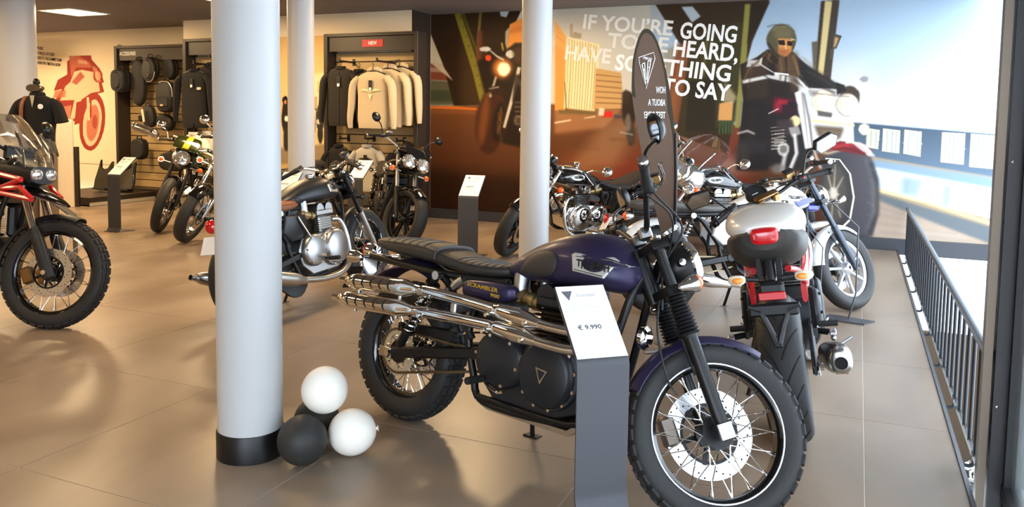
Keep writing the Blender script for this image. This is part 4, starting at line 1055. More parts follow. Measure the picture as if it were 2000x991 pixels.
# bags and other goods on the accessories unit
BAGM = mat('black_bag_nylon', (22, 22, 23), .6, bump=.5, scale=220)
BAGS = mat('black_bag_hard_shell', (34, 33, 32), .38, bump=.15, scale=200)
PIPEM = mat('silver_piping', (196, 196, 192), .35, .6)
def bag(name, label, x, z, w, h, d, e=2.8, rot=0, piping=None, y=9.50, handle=True, pocket=False, panel=False, m=BAGM, g=None):
    t = thing(name, label, 'bag', M=T(x, y, z) @ RY(rot))
    keys = [(-d, 0, w * .40, h * .42, h * .42, e), (-d * .8, 0, w * .47, h * .48, h * .48, e), (-d * .3, 0, w * .5, h * .5, h * .5, e), (0, 0, w * .49, h * .49, h * .49, e)]
    obj('shell', MB().loftx([(k[0],) + k[1:] for k in keys], 32, 4, ax='y2', M=None), m, t)
    ring = lambda k, yy: [(k * w * .5 * math.copysign(abs(math.cos(a)) ** (2 / e), math.cos(a)), yy, k * h * .5 * math.copysign(abs(math.sin(a)) ** (2 / e), math.sin(a))) for a in np.arange(40) * 2 * PI / 40]
    obj('zip', MB().tube(ring(1.0, -d * .3), .004, 6, loop=True), HANG, t)
    if piping:
        r_ = ring(.96, -d * .8)
        obj('piping', MB().tube(r_[piping[0]:piping[1]], .007, 8), PIPEM, t)
    if handle:
        obj('handle', MB().tube([(-.05, -d * .4, h * .49), (-.035, -d * .4, h * .49 + .04), (.035, -d * .4, h * .49 + .04), (.05, -d * .4, h * .49)], .009, 8, sm=4), HANG, t)
    if pocket:
        obj('pocket', MB().box((0, -d * 1.0, -h * .16), (w * .62, .03, h * .30), ch=.01), m, t)
        obj('label_patch', MB().box((-.01, -d * 1.0 - .017, -h * .26), (.06, .003, .03)), mat('pale_patch', (178, 160, 120), .6), t)
    if panel:
        obj('front_panel', MB().loftx([(-d - .02, 0, w * .26, h * .34, h * .34, 2.4), (-d + .01, 0, w * .36, h * .42, h * .42, 2.6)], 24, 2, ax='y2'), m, t)
    return t
bag('box_bag', 'black box shaped bag under the accessories lettering', -10.96, 1.90, .30, .36, .17, 4, panel=True, y=9.42)
bag('saddle_bag', 'tall black saddle bag hanging beside the oval grey one', -10.645, 1.87, .30, .74, .08, 2.6, rot=0, y=9.45)
bag('oval_bag', 'oval grey shell bag with silver piping at the top of the accessories unit', -10.33, 2.07, .28, .40, .12, 2.2, piping=(28, 46), panel=True, m=BAGS, y=9.42)
bag('round_bag', 'round black bag hanging behind the oval grey one', -10.05, 2.09, .25, .36, .10, 2.2, y=9.54)
bag('backpack', 'black backpack with a long silver piping curve and small patch', -10.0, 1.64, .36, .50, .13, 2.8, piping=(0, 14), pocket=True, m=BAGM, y=9.42)
bag('hip_bag', 'black harness bag with a white stripe label below the tall saddle bag', -10.42, 1.33, .26, .36, .08, 2.6, rot=-10, y=9.44)
bag('tank_bag', 'slumped black tank bag with a round chrome eyelet', -10.13, 1.24, .36, .26, .10, 2.2, rot=16)
bag('roll_bag', 'low black holdall near the bottom of the accessories unit', -9.98, .62, .54, .30, .12, 3)
bag('strap_bag', 'black strapped bag hanging low behind the slim price stand', -10.70, .80, .30, .34, .12, 3)
hb_ = bpy.data.objects['hip_bag']; obj('stripe_label', MB().box((-.04, -.118, .02), (.045, .004, .20)), mat('stripe_white', (206, 198, 176), .6), hb_)
tb_ = bpy.data.objects['tank_bag']; obj('eyelet', MB().lathe([(.012, -.104), (.024, -.104), (.024, -.096), (.012, -.096)], 20, closed=True, M=T(.06, 0, .0)), CHROME, tb_)
t = thing('goggles_pack', 'small white carded goods hanging at the right of the harness bag', 'packaged goods', (-9.80, 9.60, 1.42))
obj('card', MB().box((0, 0, 0), (.06, .01, .08)), WHITEL, t); obj('blister', MB().ball((0, -.02, -.01), .022, 12, 8), HANG, t)
for x, z in ((-10.84, 1.66), (-10.82, 1.30)):
    t = thing('small_case', 'small black case hooked on the left slats ' + ('below the box bag' if z > 1.4 else 'under the upper small case'), 'packaged goods', (x, 9.60, z))
    obj('case', MB().box((0, 0, 0), (.09, .05, .09), ch=.012), HANG, t); obj('hook', MB().tube([(0, .04, .08), (0, 0, .08), (0, 0, .05)], .004, 6), STEEL, t)

# low platform with fairing panels under the accessories
pf = thing('display_platform', 'low black platform with a bright edge beside the white board', 'platform', (-11.0, 8.78, 0))
obj('deck', MB().box((0, 0, .075), (1.40, 1.18, .11)), UNITM, pf)
obj('bright_edge', MB().box((.706, 0, .03), (.012, 1.18, .05)), mat('bright_edge_strip', (196, 190, 176), .4, .3), pf)
for i, (x, y) in enumerate(((-10.98, 8.98), (-10.60, 9.08))):
    t = thing('fairing_panel', 'black horned fairing panel standing on the platform, ' + ('beside the white board' if i == 0 else 'behind the slim price stand'), 'fairing panel', M=T(x, y, .156) @ RX(-14))
    obj('shell', MB().prism([(-.16, 0), (.17, 0), (.2, .12), (.17, .30), (.155, .46), (.10, .36), (.0, .33), (-.08, .36), (-.115, .48), (-.14, .34), (-.17, .14)], -.02, -.06, ch=.02), BLACKG, t)
    obj('foot', MB().box((0, -.03, .006), (.26, .12, .03)), PLASTIC, t)
# ------------------------------------------------------------------ motorcycle builders
# local frame of a motorcycle: x forward, y to its left, z up, origin under the rear axle
class Bike:
    def __init__(s, name, label, x, y, heading, steer, lean, wb, rr, rf, rake, off, z=0., cat='motorcycle', group=None):
        s.root = thing(name, label, cat, M=T(x, y, z) @ RZ(heading) @ RX(-lean), group=group)
        rho = R(rake)
        a = Vector((-math.sin(rho), 0, math.cos(rho))); p = Vector((math.cos(rho), 0, math.sin(rho)))
        A = Vector((wb, 0, rf)) - off * p
        s.F = frame3(A, p, (0, 1, 0), a) @ RZ(steer)      # steered front frame: x ahead of the stem, y left, z up the stem
        s.F0 = frame3(A, p, (0, 1, 0), a)
        s.wb, s.rr, s.rf, s.off = wb, rr, rf, off
    def b(s, name, mb, m, M=None, parent=None, **k):
        return obj(name, mb, m, parent or s.root, M, **k)
    def f(s, name, mb, m, M=None, **k):
        return obj(name, mb, m, s.root, s.F @ M if M is not None else s.F, **k)

def tyre_prof(Rt, w, rim, n=11, flatness=2.2):
    """closed (radius, y) section of a tyre on a rim of radius rim"""
    h = Rt - rim
    pts = []
    for i in range(n):
        t = PI * (i / (n - 1)) - PI / 2
        c, s_ = math.cos(t), math.sin(t)
        y = w / 2 * math.copysign(abs(s_) ** (2 / flatness), s_)
        r = rim + h * .42 + h * .58 * abs(c) ** (2 / flatness)
        pts.append((r, y))
    pts = [(rim - .004, -w * .36), (rim + h * .12, -w * .43)] + pts + [(rim + h * .12, w * .43), (rim - .004, w * .36)]
    return pts

def wheel(bk, name, M, Rt, w, rim, rim_m, kind='spoke', disc=0, hero=False, sprocket=False, tread='none', disc_r=.15, hub_m=BLACKM, nsp=36, spoke_m=CHROME, seg=64, disc_m=DISCM, rimlip=None):
    """front_wheel / rear_wheel: the rim is the part; tyre, hub, disc, spokes are its sub-parts"""
    rw = w * .36
    prof = [(rim + .010, -rw), (rim + .012, -rw + .006), (rim - .004, -rw + .012), (rim - .014, -rw * .45), (rim - .026, -.02), (rim - .026, .02), (rim - .014, rw * .45), (rim - .004, rw - .012), (rim + .012, rw - .006), (rim + .010, rw), (rim + .0, rw - .003), (rim - .02, .0), (rim + .0, -rw + .003)]
    root = bk.b(name, MB().lathe(prof, seg, closed=True), rim_m, M)
    P = lambda nm, mb, m, M2=None, **k: obj(nm, mb, m, root, M2, **k)
    if rimlip:
        m = MB()
        for s in (-1, 1):
            m.lathe([(rim - .0105, s * (rw - .002)), (rim - .0095, s * (rw + .002)), (rim - .0055, s * (rw + .002)), (rim - .0045, s * (rw - .006))], seg, closed=True)
        P('rim_line', m, rimlip)
    P('tyre', MB().lathe(tyre_prof(Rt, w, rim), seg, closed=True), RUBBER)
    if tread == 'block':
        m = MB()
        nb = 38 if hero else 30
        for k in range(nb):
            a = 360 / nb * k
            for row, (yo, sp, lift, dr) in enumerate(((-.25, .26, .002, .0), (.25, .26, .002, .0), (-.64, .26, .0, 0), (.64, .26, .0, 0))):
                aa = a + (0 if row % 2 else 180 / nb)
                y = yo * w / 2
                # radius of the carcass at this offset
                s_ = abs(yo); c_ = math.sqrt(max(0, 1 - s_ ** 2.2))
                h = Rt - rim
                r = rim + h * .42 + h * .58 * c_ ** (2 / 2.2) - .004
                ang = math.degrees(math.atan2(s_ * .9, 1.)) * (1 if yo > 0 else -1)
                lng = 2 * PI * Rt / nb * .74
                MM = RY(-aa) @ T(r, y, 0) @ RZ(ang) 
                m.box((.005, 0, 0), (.013, sp * w * .62, lng), M=MM, ch=.002)
        P('tread', m, RUBBER, kind='stuff')
    elif tread == 'groove':
        m = MB()
        for k in range(16):
            for s in (-1, 1):
                aa = 22.5 * k + (11 if s > 0 else 0)
                pts = []
                for i in range(7):
                    u = i / 6
                    yo = s * (.06 + .78 * u)
                    c_ = math.sqrt(max(0, 1 - abs(yo) ** 2.2)); h = Rt - rim
                    r = rim + h * .42 + h * .58 * c_ ** (2 / 2.2) - .0012
                    an = R(aa + 26 * u ** .8)
                    pts.append((r * math.cos(an), yo * w / 2, -r * math.sin(an), .0036 * (1 - .6 * u) + .0012))
                m.tube(pts, 1, 6)
        P('tread_groove', m, GROOVE, kind='stuff')
    hb = w * .30 if kind != 'spoke' else .036
    if kind == 'spoke':
        P('hub', MB().lathe([(.012, -hb - .014), (.030, -hb - .014), (.030, -hb - .004), (.056, -hb - .004), (.058, -hb + .004), (.036, -hb + .01), (.030, 0), (.036, hb - .01), (.058, hb - .004), (.056, hb + .004), (.030, hb + .004), (.030, hb + .014), (.012, hb + .014)], 32, closed=True), hub_m)
        defs = []
        for s in (-1, 1):
            for lead in (-1, 1):
                a = R(34 * lead)
                p0 = (.052 * math.cos(a), s * hb, .052 * math.sin(a)); p1 = ((rim - .02), s * .008, 0)
                a1 = R(-3 * lead)
                p1 = ((rim - .022) * math.cos(a1), s * .010, (rim - .022) * math.sin(a1))
                defs.append((p0, p1))
        if hero:
            ms = []
            for p0, p1 in defs:
                q = tuple(p1[i] + (p0[i] - p1[i]) * .12 for i in range(3))
                me = MB().tube([p0, p1], .0021, 6).tube([q, p1], .0036, 6).mesh('spoke'); me.materials.append(spoke_m); ms.append(me)
            for k in range(nsp):
                P('spoke', ms[k % 4], None, RY(360 / nsp * k + (3 if k % 2 else -3)))
        else:
            m = MB()
            for k in range(nsp):
                p0, p1 = defs[k % 4]
                m.tube([p0, p1], .0023, 5, M=RY(360 / nsp * k))
            P('spokes', m, spoke_m, kind='stuff')
    else:
        n = int(kind)
        P('hub', MB().lathe([(.014, -hb - .02), (.032, -hb - .02), (.05, -hb), (.06, 0), (.05, hb), (.032, hb + .02), (.014, hb + .02)], 32, closed=True), rim_m)
        me = MB()
        for s in (-1, 1) if n < 6 else (0,):
            a = s * R(9 if n < 6 else 0)
            me.loftx([(.04, math.sin(a) * .04, .022, .012, .012, 3), (.5 * rim, math.sin(a) * rim * .5, .016, .011, .011, 3), (rim - .02, math.sin(a) * rim, .018, .013, .013, 3)], 12, 3)
        me = me.mesh('wheel_spoke'); me.materials.append(rim_m)
        for k in range(n):
            P('wheel_spoke', me, None, RY(360 / n * k))
    for d in ((1, -1) if disc == 2 else ((disc,) if disc else ())):
        yd = d * (max(hb, .04) + .030)
        m = MB().lathe([(disc_r * .66, yd - .0025), (disc_r, yd - .0025), (disc_r, yd + .0025), (disc_r * .66, yd + .0025)], 64, closed=True)
        dd = P('brake_disc', m, disc_m)
        m = MB()
        for k in range(6):
            m.box((disc_r * .47, yd - d * .001, 0), (disc_r * .44, .005, .018), M=RY(60 * k), ch=.0015)
        m.lathe([(.03, yd - .006), (disc_r * .34, yd - .003), (disc_r * .34, yd + .003), (.03, yd + .006)], 32, closed=True)
        m.lathe([(disc_r * .60, yd - .004), (disc_r * .67, yd - .004), (disc_r * .67, yd + .004), (disc_r * .60, yd + .004)], 48, closed=True)
        P('disc_carrier', m, BLACKM)
        if hero or disc_r > .14:
            m = MB()
            for k in range(40):
                a = 2 * PI * k / 40; rr = disc_r * (.74, .82, .90, .97)[k % 4] - .002
                m.lathe([(.0001, yd - .0029), (.0034, yd - .0029), (.0034, yd + .0029), (.0001, yd + .0029)], 8, M=T(rr * math.cos(a), 0, rr * math.sin(a)))
            P('disc_holes', m, GROOVE, kind='stuff')
    if sprocket:
        ys = -(hb + .045); rs = .104
        prof = []
        nt_ = 42
        for k in range(nt_ * 2):
            a = 2 * PI * k / (nt_ * 2); r = rs + (.004 if k % 2 else -.004)
            prof.append((r * math.cos(a), r * math.sin(a)))
        inn = []
        for k in range(nt_ * 2):
            a = 2 * PI * k / (nt_ * 2); r = rs * (.66 + .10 * math.cos(6 * a))
            inn.append((r * math.cos(a), r * math.sin(a)))
        m = MB()
        rings = [[(x, ys - .003, z) for x, z in prof], [(x, ys + .003, z) for x, z in prof], [(x, ys + .003, z) for x, z in inn], [(x, ys - .003, z) for x, z in inn]]
        m.grid(rings, True, False, True)
        sp = P('sprocket', m, mat('sprocket_steel', (206, 196, 166), .4, .7))
        m = MB().lathe([(.02, ys + .0), (.052, ys + .0), (.05, ys + .03), (.02, ys + .03)], 24, closed=True)
        P('sprocket_carrier', m, BLACKM)
        bm = MB().lathe([(.0001, ys - .010), (.007, ys - .010), (.007, ys - .002)], 6).mesh('sprocket_bolt'); bm.materials.append(CHROME)
        for k in range(6):
            P('sprocket_bolt', bm, None, RY(60 * k + 15) @ T(.072, 0, 0))
    return root

def chain(bk, y, c0, r0, c1, r1):
    """chain loop around the rear sprocket c0 and the gearbox sprocket c1 (x, z)"""
    d = Vector((c1[0] - c0[0], c1[1] - c0[1])); L = d.length; th = math.atan2(d.y, d.x); be = math.acos((r0 - r1) / L)
    pts = []
    for i in range(13):
        a = th + be + (2 * PI - 2 * be) * i / 12; pts.append((c0[0] + r0 * math.cos(a), c0[1] + r0 * math.sin(a)))
    for i in range(9):
        a = th - be + 2 * be * i / 8; pts.append((c1[0] + r1 * math.cos(a), c1[1] + r1 * math.sin(a)))
    P = np.array(pts + [pts[0]])
    s = np.concatenate([[0], np.cumsum(np.linalg.norm(np.diff(P, axis=0), axis=1))])
    n = int(s[-1] / .0159)
    m = MB()
    for k in range(n):
        u = (k + .5) / n * s[-1]
        x, z = np.interp(u, s, P[:, 0]), np.interp(u, s, P[:, 1])
        x2, z2 = np.interp(u + .001, s, P[:, 0]), np.interp(u + .001, s, P[:, 1])
        MM = T(x, y, z) @ RY(-math.degrees(math.atan2(z2 - z, x2 - x)))
        m.box((0, -.006, 0), (.018 if k % 2 else .0145, .002, .011), MM); m.box((0, .006, 0), (.018 if k % 2 else .0145, .002, .011), MM)
        m.box((0, 0, 0), (.007, .011, .008), MM)
    return bk.b('chain', m, CHAINM, kind='stuff')

def fender(bk, name, M, r, w, a0, a1, m, crown=.35, n=24, th=.004, lipw=.012, par=None):
    """curved mudguard around a wheel axle, angles from +x towards +z"""
    pr = []
    for i in range(9):
        t = -1 + 2 * i / 8
        pr.append((r - crown * w * (abs(t) ** 2.2) * .5 - (lipw if abs(t) == 1 else 0), t * w / 2))
    pr += [(a - th, b * .96) for a, b in reversed(pr)]
    # lathe turns x->z; a0..a1
    return bk.b(name, MB().lathe(pr, n, 'y', a0, a1, closed=True, caps=True), m, M, parent=par)

def fork(bk, top, w=.1, rt=.0195, rl=.026, m_up=BLACKM, m_low=BLACKM, split=.33, gaiter=None, low=0., cap_m=CHROME, f=None, clamps=True, usd=False, clamp_m=BLACKM):
    f = bk.off if f is None else f
    for s in (-1, 1):
        Mo = T(f, s * w, 0)
        leg = bk.f('fork_leg', MB().tube([(0, 0, split - .02), (0, 0, top)], rl if usd else rt, 20), m_up, Mo)
        P = lambda nm, mb, m: obj(nm, mb, m, leg)
        lo = MB().lathe([(.0001, -.03), (.014, -.03), (.02, -.02), (rt if usd else rl * .85, .02), (rt if usd else rl, .05), (rt if usd else rl, split), (.003, split)], 20, 'z')
        P('lower_leg', lo, m_low)
        P('axle_clamp', MB().box((0, s * .0, .0), (.042, .036, .06), ch=.008), m_low)
        P('axle_nut', MB().lathe([(.0001, s * .03), (.016, s * .03), (.017, s * .012), (.017, 0)], 8), CHROME)
        P('fork_cap', MB().lathe([(.0001, top + .012), (.010, top + .012), (.012, top + .004), (rt + .002, top + .003), (rt + .002, top - .006)], 20, 'z'), cap_m)
        if gaiter:
            g0, g1 = gaiter
            nb = 12; pr = [(rl, g0 - .01)]
            for k in range(nb):
                z = g0 + (g1 - g0) * k / nb; dz = (g1 - g0) / nb
                rr = .040 - .006 * k / nb
                pr += [(rr - .011, z), (rr - .002, z + dz * .3), (rr, z + dz * .5), (rr - .002, z + dz * .7)]
            pr += [(rl, g1), (rl, g1 + .015)]
            P('gaiter', MB().lathe(pr, 24, 'z'), mat('rubber_gaiter', (22, 22, 23), .4, bump=.1, scale=200))
    if clamps:
        for t, nm in ((top - .03, 'top_yoke'), (top - .20, 'lower_yoke')):
            pl = [(f + .035, w + .03), (f + .035, -w - .03), (f - .03, -w - .03), (f - .06, -.035), (f - .06, .035), (f - .03, w + .03)]
            bk.f(nm, MB().prism(pl, t - .016, t + .016, ax='z', ch=.004), clamp_m)
        bk.f('steering_head', MB().lathe([(.0001, top - .22), (.03, top - .22), (.034, top - .12), (.03, top - .01), (.0001, top - .01)], 20, 'z'), BLACKM)

def bars(bk, path, grip_r=.0165, m=BLACKM, grip_m=None, lever_m=CHROME, end_m=CHROME, reservoir=None, rb=.011, hero=False):
    """handlebar from its right half path [(f,s,t)...] from centre to tip (s>0 mirrored)"""
    L = [(p[0], p[1], p[2]) for p in path]
    full = [(p[0], -p[1], p[2]) for p in reversed(L)] + L[(1 if L[0][1] == 0 else 0):]
    hb = bk.f('handlebar', MB().tube(full, rb, 12, sm=5), m)
    P = lambda nm, mb, mm: obj(nm, mb, mm, hb)
    gm = grip_m or mat('rubber_grip', (26, 26, 27), .6, bump=.5, scale=260)
    for s in (-1, 1):
        a = Vector(L[-1]); c = Vector(L[-2]); a.y *= s; c.y *= s
        d = (a - c).normalized(); i = a - d * .125
        g = [tuple(i + d * (.12 * k / 8)) + ((grip_r * (1.25 if k in (0, 8) else 1)),) for k in range(9)]
        P('grip', MB().tube(g, 1, 14), gm)
        P('bar_end', MB().tube([tuple(a - d * .004) + (.013,), tuple(a + d * .004) + (grip_r * 1.15,), tuple(a + d * .016) + (grip_r * 1.1,), tuple(a + d * .022) + (.008,)], 1, 14), end_m)
        sw = i - d * .03
        P('switch_box', MB().tube([tuple(sw - d * .022) + (.019,), tuple(sw - d * .015) + (.022,), tuple(sw + d * .02) + (.022,), tuple(sw + d * .026) + (.019,)], 1, 12), PLASTIC)
        lv0 = sw - d * .03 + Vector((.03, 0, -.005))
        P('lever', MB().tube([tuple(lv0) + (.010,), tuple(lv0 + d * .03 + Vector((.02, 0, -.004))) + (.008,), tuple(lv0 + d * .10 + Vector((.03, 0, -.012))) + (.0065,), tuple(lv0 + d * .17 + Vector((.022, 0, -.015))) + (.0065,), tuple(lv0 + d * .19 + Vector((.028, 0, -.015))) + (.009,)], 1, 10, sm=4, flat=.6), lever_m)
        P('lever_clamp', MB().ball(tuple(sw - d * .03 + Vector((.012, 0, 0))), .022, 12, 8, (1, .8, 1)), PLASTIC)
        if s < 0:
            P('kill_switch', MB().box(tuple(sw + Vector((-.018, 0, .012))), (.012, .014, .012), ch=.003), REDL)
            rz = sw - d * .055 + Vector((.03, 0, .030))
            P('brake_reservoir', MB().box(tuple(rz), (.042, .06, .034), ch=.006), reservoir or ALU)
            P('reservoir_lid', MB().box(tuple(rz + Vector((0, 0, .02))), (.046, .064, .008), ch=.003), PLASTIC)
    return hb

def mirror(bk, base, head, r, m=BLACKM, flat=None, shape='round', stem_m=None, bend=None):
    """mirror in the steered frame; its glass faces the rider"""
    s = 1 if head[1] > 0 else -1
    mid = bend or ((base[0] + head[0]) / 2 + .0, (base[1] * .6 + head[1] * .4), (base[2] * .35 + head[2] * .65))
    st = bk.f('mirror', MB().tube([base, mid, (head[0] + .012, head[1], head[2] - r * .5), (head[0] + .018, head[1], head[2] - .01)], .0062, 10, sm=5), stem_m or m)
    if shape == 'round':
        sh = MB().lathe([(.0001, .034), (r * .55, .030), (r * .92, .012), (r, 0), (r * .94, -.004), (r * .90, -.002)], 28, 'x', M=T(*head))
        gl = MB().lathe([(.0001, -.0035), (r * .92, -.0035)], 28, 'x', M=T(*head))
    else:
        a, b_ = shape
        poly = [(-a * .9, -b_ * .3), (-a * .55, -b_), (a * .75, -b_ * .75), (a, b_ * .35), (a * .5, b_), (-a * .8, b_ * .7)]
        poly = [(s * p[0], p[1]) for p in poly]
        sh = MB().prism([(head[1] + p[0], head[2] + p[1]) for p in poly], head[0] - .006, head[0] + .032, ax='x', ch=.014)
        gl = MB().prism([(head[1] + p[0] * .9, head[2] + p[1] * .88) for p in poly], head[0] - .006, head[0] - .0075, ax='x')
    obj('mirror_shell', sh, m, st, sharp=50); obj('mirror_glass', gl, MIRRORM, st)
    return st

def headlamp(bk, f, t, r, shell=BLACKM, rim=CHROME, s=0., depth=.13, brackets=True, par=None):
    h = bk.f('headlamp', MB().lathe([(.0001, -depth), (r * .35, -depth * .97), (r * .72, -depth * .72), (r * .95, -depth * .3), (r, 0), (r * .97, .008)], 36, 'x'), shell, T(f, s, t))
    obj('rim_ring', MB().lathe([(r * 1.0, -.012), (r * 1.07, -.006), (r * 1.08, .006), (r * .99, .022), (r * .9, .018)], 36, 'x'), rim, h)
    obj('lens', MB().lathe([(.0001, .030), (r * .5, .025), (r * .94, .012)], 36, 'x'), LENS, h)
    obj('bulb_reflector', MB().ball((.026, 0, 0), r * .24, 14, 8, (.5, 1, 1)), CHROME, h)
    if brackets:
        for q in (-1, 1):
            obj('lamp_bolt', MB().lathe([(.0001, q * (r + .026)), (.013, q * (r + .024)), (.015, q * (r + .012)), (.012, q * (r - .012))], 14, M=T(-depth * .42, 0, 0)), CHROME, h)
    return h

def signal(bk, M, side, stem=.09, body=CHROME, lens=ORANGE, r=.032, L=.075, front=True, par=None):
    """turn signal on a stem pointing to one side, its lens facing ahead (or back)"""
    g = 1 if front else -1
    o = bk.b('turn_signal', MB().tube([(0, 0, 0), (0, side * stem, 0)], .0085, 10), body, M, parent=par)
    pr = [(.0001, -g * L * .62), (r * .45, -g * L * .55), (r * .8, -g * L * .25), (r, g * L * .1), (r * 1.02, g * L * .2), (r * .96, g * L * .2)]
    obj('signal_body', MB().lathe(pr, 20, 'x', M=T(0, side * (stem + r * .7), 0)), body, o)
    obj('signal_lens', MB().lathe([(.0001, g * L * .48), (r * .5, g * L * .43), (r * .86, g * L * .28), (r * .96, g * L * .18)], 20, 'x', M=T(0, side * (stem + r * .7), 0)), lens, o)
    return o

def gauge(bk, f, s, t, r=.043, h=.07, tilt=18, shell=BLACKM, ring=CHROME):
    M = T(f, s, t) @ RY(-tilt)
    g_ = bk.f('instrument', MB().lathe([(.0001, -h), (r * .8, -h), (r, -h * .7), (r, -.006)], 28, 'z'), shell, M)
    obj('bezel', MB().lathe([(r, -.012), (r * 1.08, -.008), (r * 1.08, .004), (r * .92, .008), (r * .9, .0)], 28, 'z'), ring, g_)
    obj('dial', MB().lathe([(.0001, .001), (r * .92, .001)], 28, 'z'), INK, g_)
    obj('needle', MB().box((.0, .012, .0025), (.003, .04, .001)), WHITEL, g_)
    return g_

def shock(bk, top, bot, y, r=.027, spring_m=CHROME, body_m=BLACKM, n=9):
    for s in (-1, 1):
        a, b = Vector((top[0], s * y, top[1])), Vector((bot[0], s * y, bot[1]))
        d = (b - a); L = d.length; M = aim(tuple(a), tuple(d))
        o = bk.b('shock_absorber', MB().lathe([(.0001, 0), (.014, .0), (.016, .02), (.012, .04), (.012, L * .7), (.02, L * .72), (.021, L * .95), (.013, L)], 16, 'z'), body_m, M)
        sp = []
        z0, z1 = L * .14, L * .74
        for k in range(n * 12 + 1):
            an = 2 * PI * k / 12
            sp.append((r * math.cos(an), r * math.sin(an), z0 + (z1 - z0) * k / (n * 12)))
        obj('spring', MB().tube(sp, .0048, 6), spring_m, o)
        m = MB().lathe([(.010, z0 - .012), (r + .007, z0 - .012), (r + .007, z0 - .004), (.010, z0 - .004)], 20, 'z', closed=True)
        obj('spring_seat', m, body_m, o)
        m = MB().lathe([(.010, z1 + .004), (r + .007, z1 + .004), (r + .007, z1 + .016), (.010, z1 + .016)], 20, 'z', closed=True)
        obj('spring_seat', m, body_m, o)
        obj('shock_eye', MB().lathe([(.0001, -.016), (.019, -.016), (.019, .016), (.0001, .016)], 16, 'x'), CHROME, o)

def tank(bk, keys, m, badge=None, pads=True, cap=None, pad_m=None, stripe=None, pad=None, cap_r=.038):
    tk = bk.b('fuel_tank', MB().loftx(keys, 40, 6), m)
    if cap:
        c = obj('filler_cap', MB().lathe([(.0001, .024), (cap_r * .8, .022), (cap_r, .014), (cap_r, .006), (cap_r * .8, .0), (cap_r * .8, -.02)], 28, 'z'), CHROME, tk, T(cap[0], 0, cap[1]) @ RY(cap[2] if len(cap) > 2 else 0))
    K = crom([tuple(k[:6]) for k in keys], 6)
    def surf(x, z):
        """half width of the tank at (x, z)"""
        zc, w, up, dn, e = (np.interp(x, K[:, 0], K[:, q]) for q in range(1, 6))
        h = up if z > zc else dn
        u = min(.999, abs(z - zc) / h)
        return w * (1 - u ** e) ** (1 / e)
    bk.surf = surf
    if pads:
        P = pad or [(.20, .25), (.33, .75), (.5, .78), (.62, .6), (.6, .2), (.45, .08)]
        x0, x1 = keys[0][0], keys[-1][0]
        pm = pad_m or PLASTIC
        for s in (-1, 1):
            Q = crom(P + [P[0]], 4)[:-1]
            outer = [(x, s * (surf(x, z) + .0), z) for x, z in Q]
            c = np.mean(Q, axis=0)
            rings = [outer]
            for sh, li in ((1, .006), (.9, .010), (.6, .011), (.25, .011)):
                rings.append([(c[0] + (x - c[0]) * sh, s * (surf(c[0] + (x - c[0]) * sh, c[1] + (z - c[1]) * sh) + li), c[1] + (z - c[1]) * sh) for x, z in Q])
            obj('knee_pad', MB().grid(rings, True, True), pm, tk)
    if badge:
        x, z, L, style = badge
        for s in (-1, 1):
            def curve(px, pz, li):
                return (px, s * (surf(px, pz) + li), pz)
            if style == 'plate':
                out = [(-.5, .16), (-.44, .20), (.30, .20), (.62, .06), (.36, .02), (.22, -.20), (-.42, -.14)]
            elif style == 'oval':
                out = [(.5 * math.cos(a), .19 * math.sin(a)) for a in np.arange(18) * 2 * PI / 18]
            else:
                out = [(-.5, .13), (.5, .13), (.44, -.13), (-.44, -.13)]
            g_ = -1 if s > 0 else 1
            out = [(px if s < 0 else px, pz) for px, pz in out]
            ring0 = [curve(x + px * L, z + pz * L, -.004) for px, pz in out]
            ring1 = [curve(x + px * L, z + pz * L, .0045) for px, pz in out]
            ring2 = [curve(x + px * L * .93, z + pz * L * .9, .0065) for px, pz in out]
            bd = obj('tank_badge', MB().grid([ring0, ring1, ring2], True, True), BADGEM, tk, sharp=25)
            M = frame3((x, s * (surf(x, z) + .0075), z), (1 if s < 0 else -1, 0, 0), (0, 0, 1), (0, s, 0))
            fit(text('badge_lettering', 'TRIUMPH', .04, INK, bd, M, .0006, .0010), L * .72, L * .17)
            bd2 = MB()
            if style == 'plate':
                bd2.tube([curve(x + px * L, z + pz * L, .0068) for px, pz in ((-.40, .14), (.30, .14), (.55, .06))], .0022, 6)
                bd2.tube([curve(x + px * L, z + pz * L, .0068) for px, pz in ((-.38, -.105), (.20, -.16))], .0022, 6)
                obj('badge_moulding', bd2, CHROME, bd)
    return tk

def seat(bk, keys, m, rib=None, strap=None, e=2.6, piping=True):
    st = bk.b('seat', MB().loftx(keys, 28, 6), m)
    K = crom([tuple(k[:6]) for k in keys], 6)
    def sec(x, lift=.0, lo=0., hi=180., n=12):
        i = np.argmin(abs(K[:, 0] - x)); _, zc, w, up, dn, ee = K[i]
        out = []
        for k in range(n + 1):
            a = R(lo + (hi - lo) * k / n); c, d = math.cos(a), math.sin(a)
            out.append((x, (w + lift) * math.copysign(abs(c) ** (2 / ee), c), zc + (up + lift if d >= 0 else dn) * math.copysign(abs(d) ** (2 / ee), d)))
        return out
    if rib:
        mm = MB()
        for x in rib:
            mm.tube(sec(x, .0005, 24, 156), .0032, 6)
        obj('seat_ribs', mm, m, st, kind='stuff')
    if strap is not None:
        obj('seat_strap', MB().tube([(a[0] + .03 * (a[2] - .8), a[1], a[2]) for a in sec(strap, .002, -10, 190)], .011, 8, flat=.35), m, st)
    if piping:
        for s in (0, 180):
            pts = [sec(x, .001, 20 if s == 0 else 160, 21 if s == 0 else 161, 1)[0] for x in np.linspace(keys[0][0] + .02, keys[-1][0] - .02, 24)]
            obj('piping', MB().tube(pts, .003, 6), m, st)
    return st

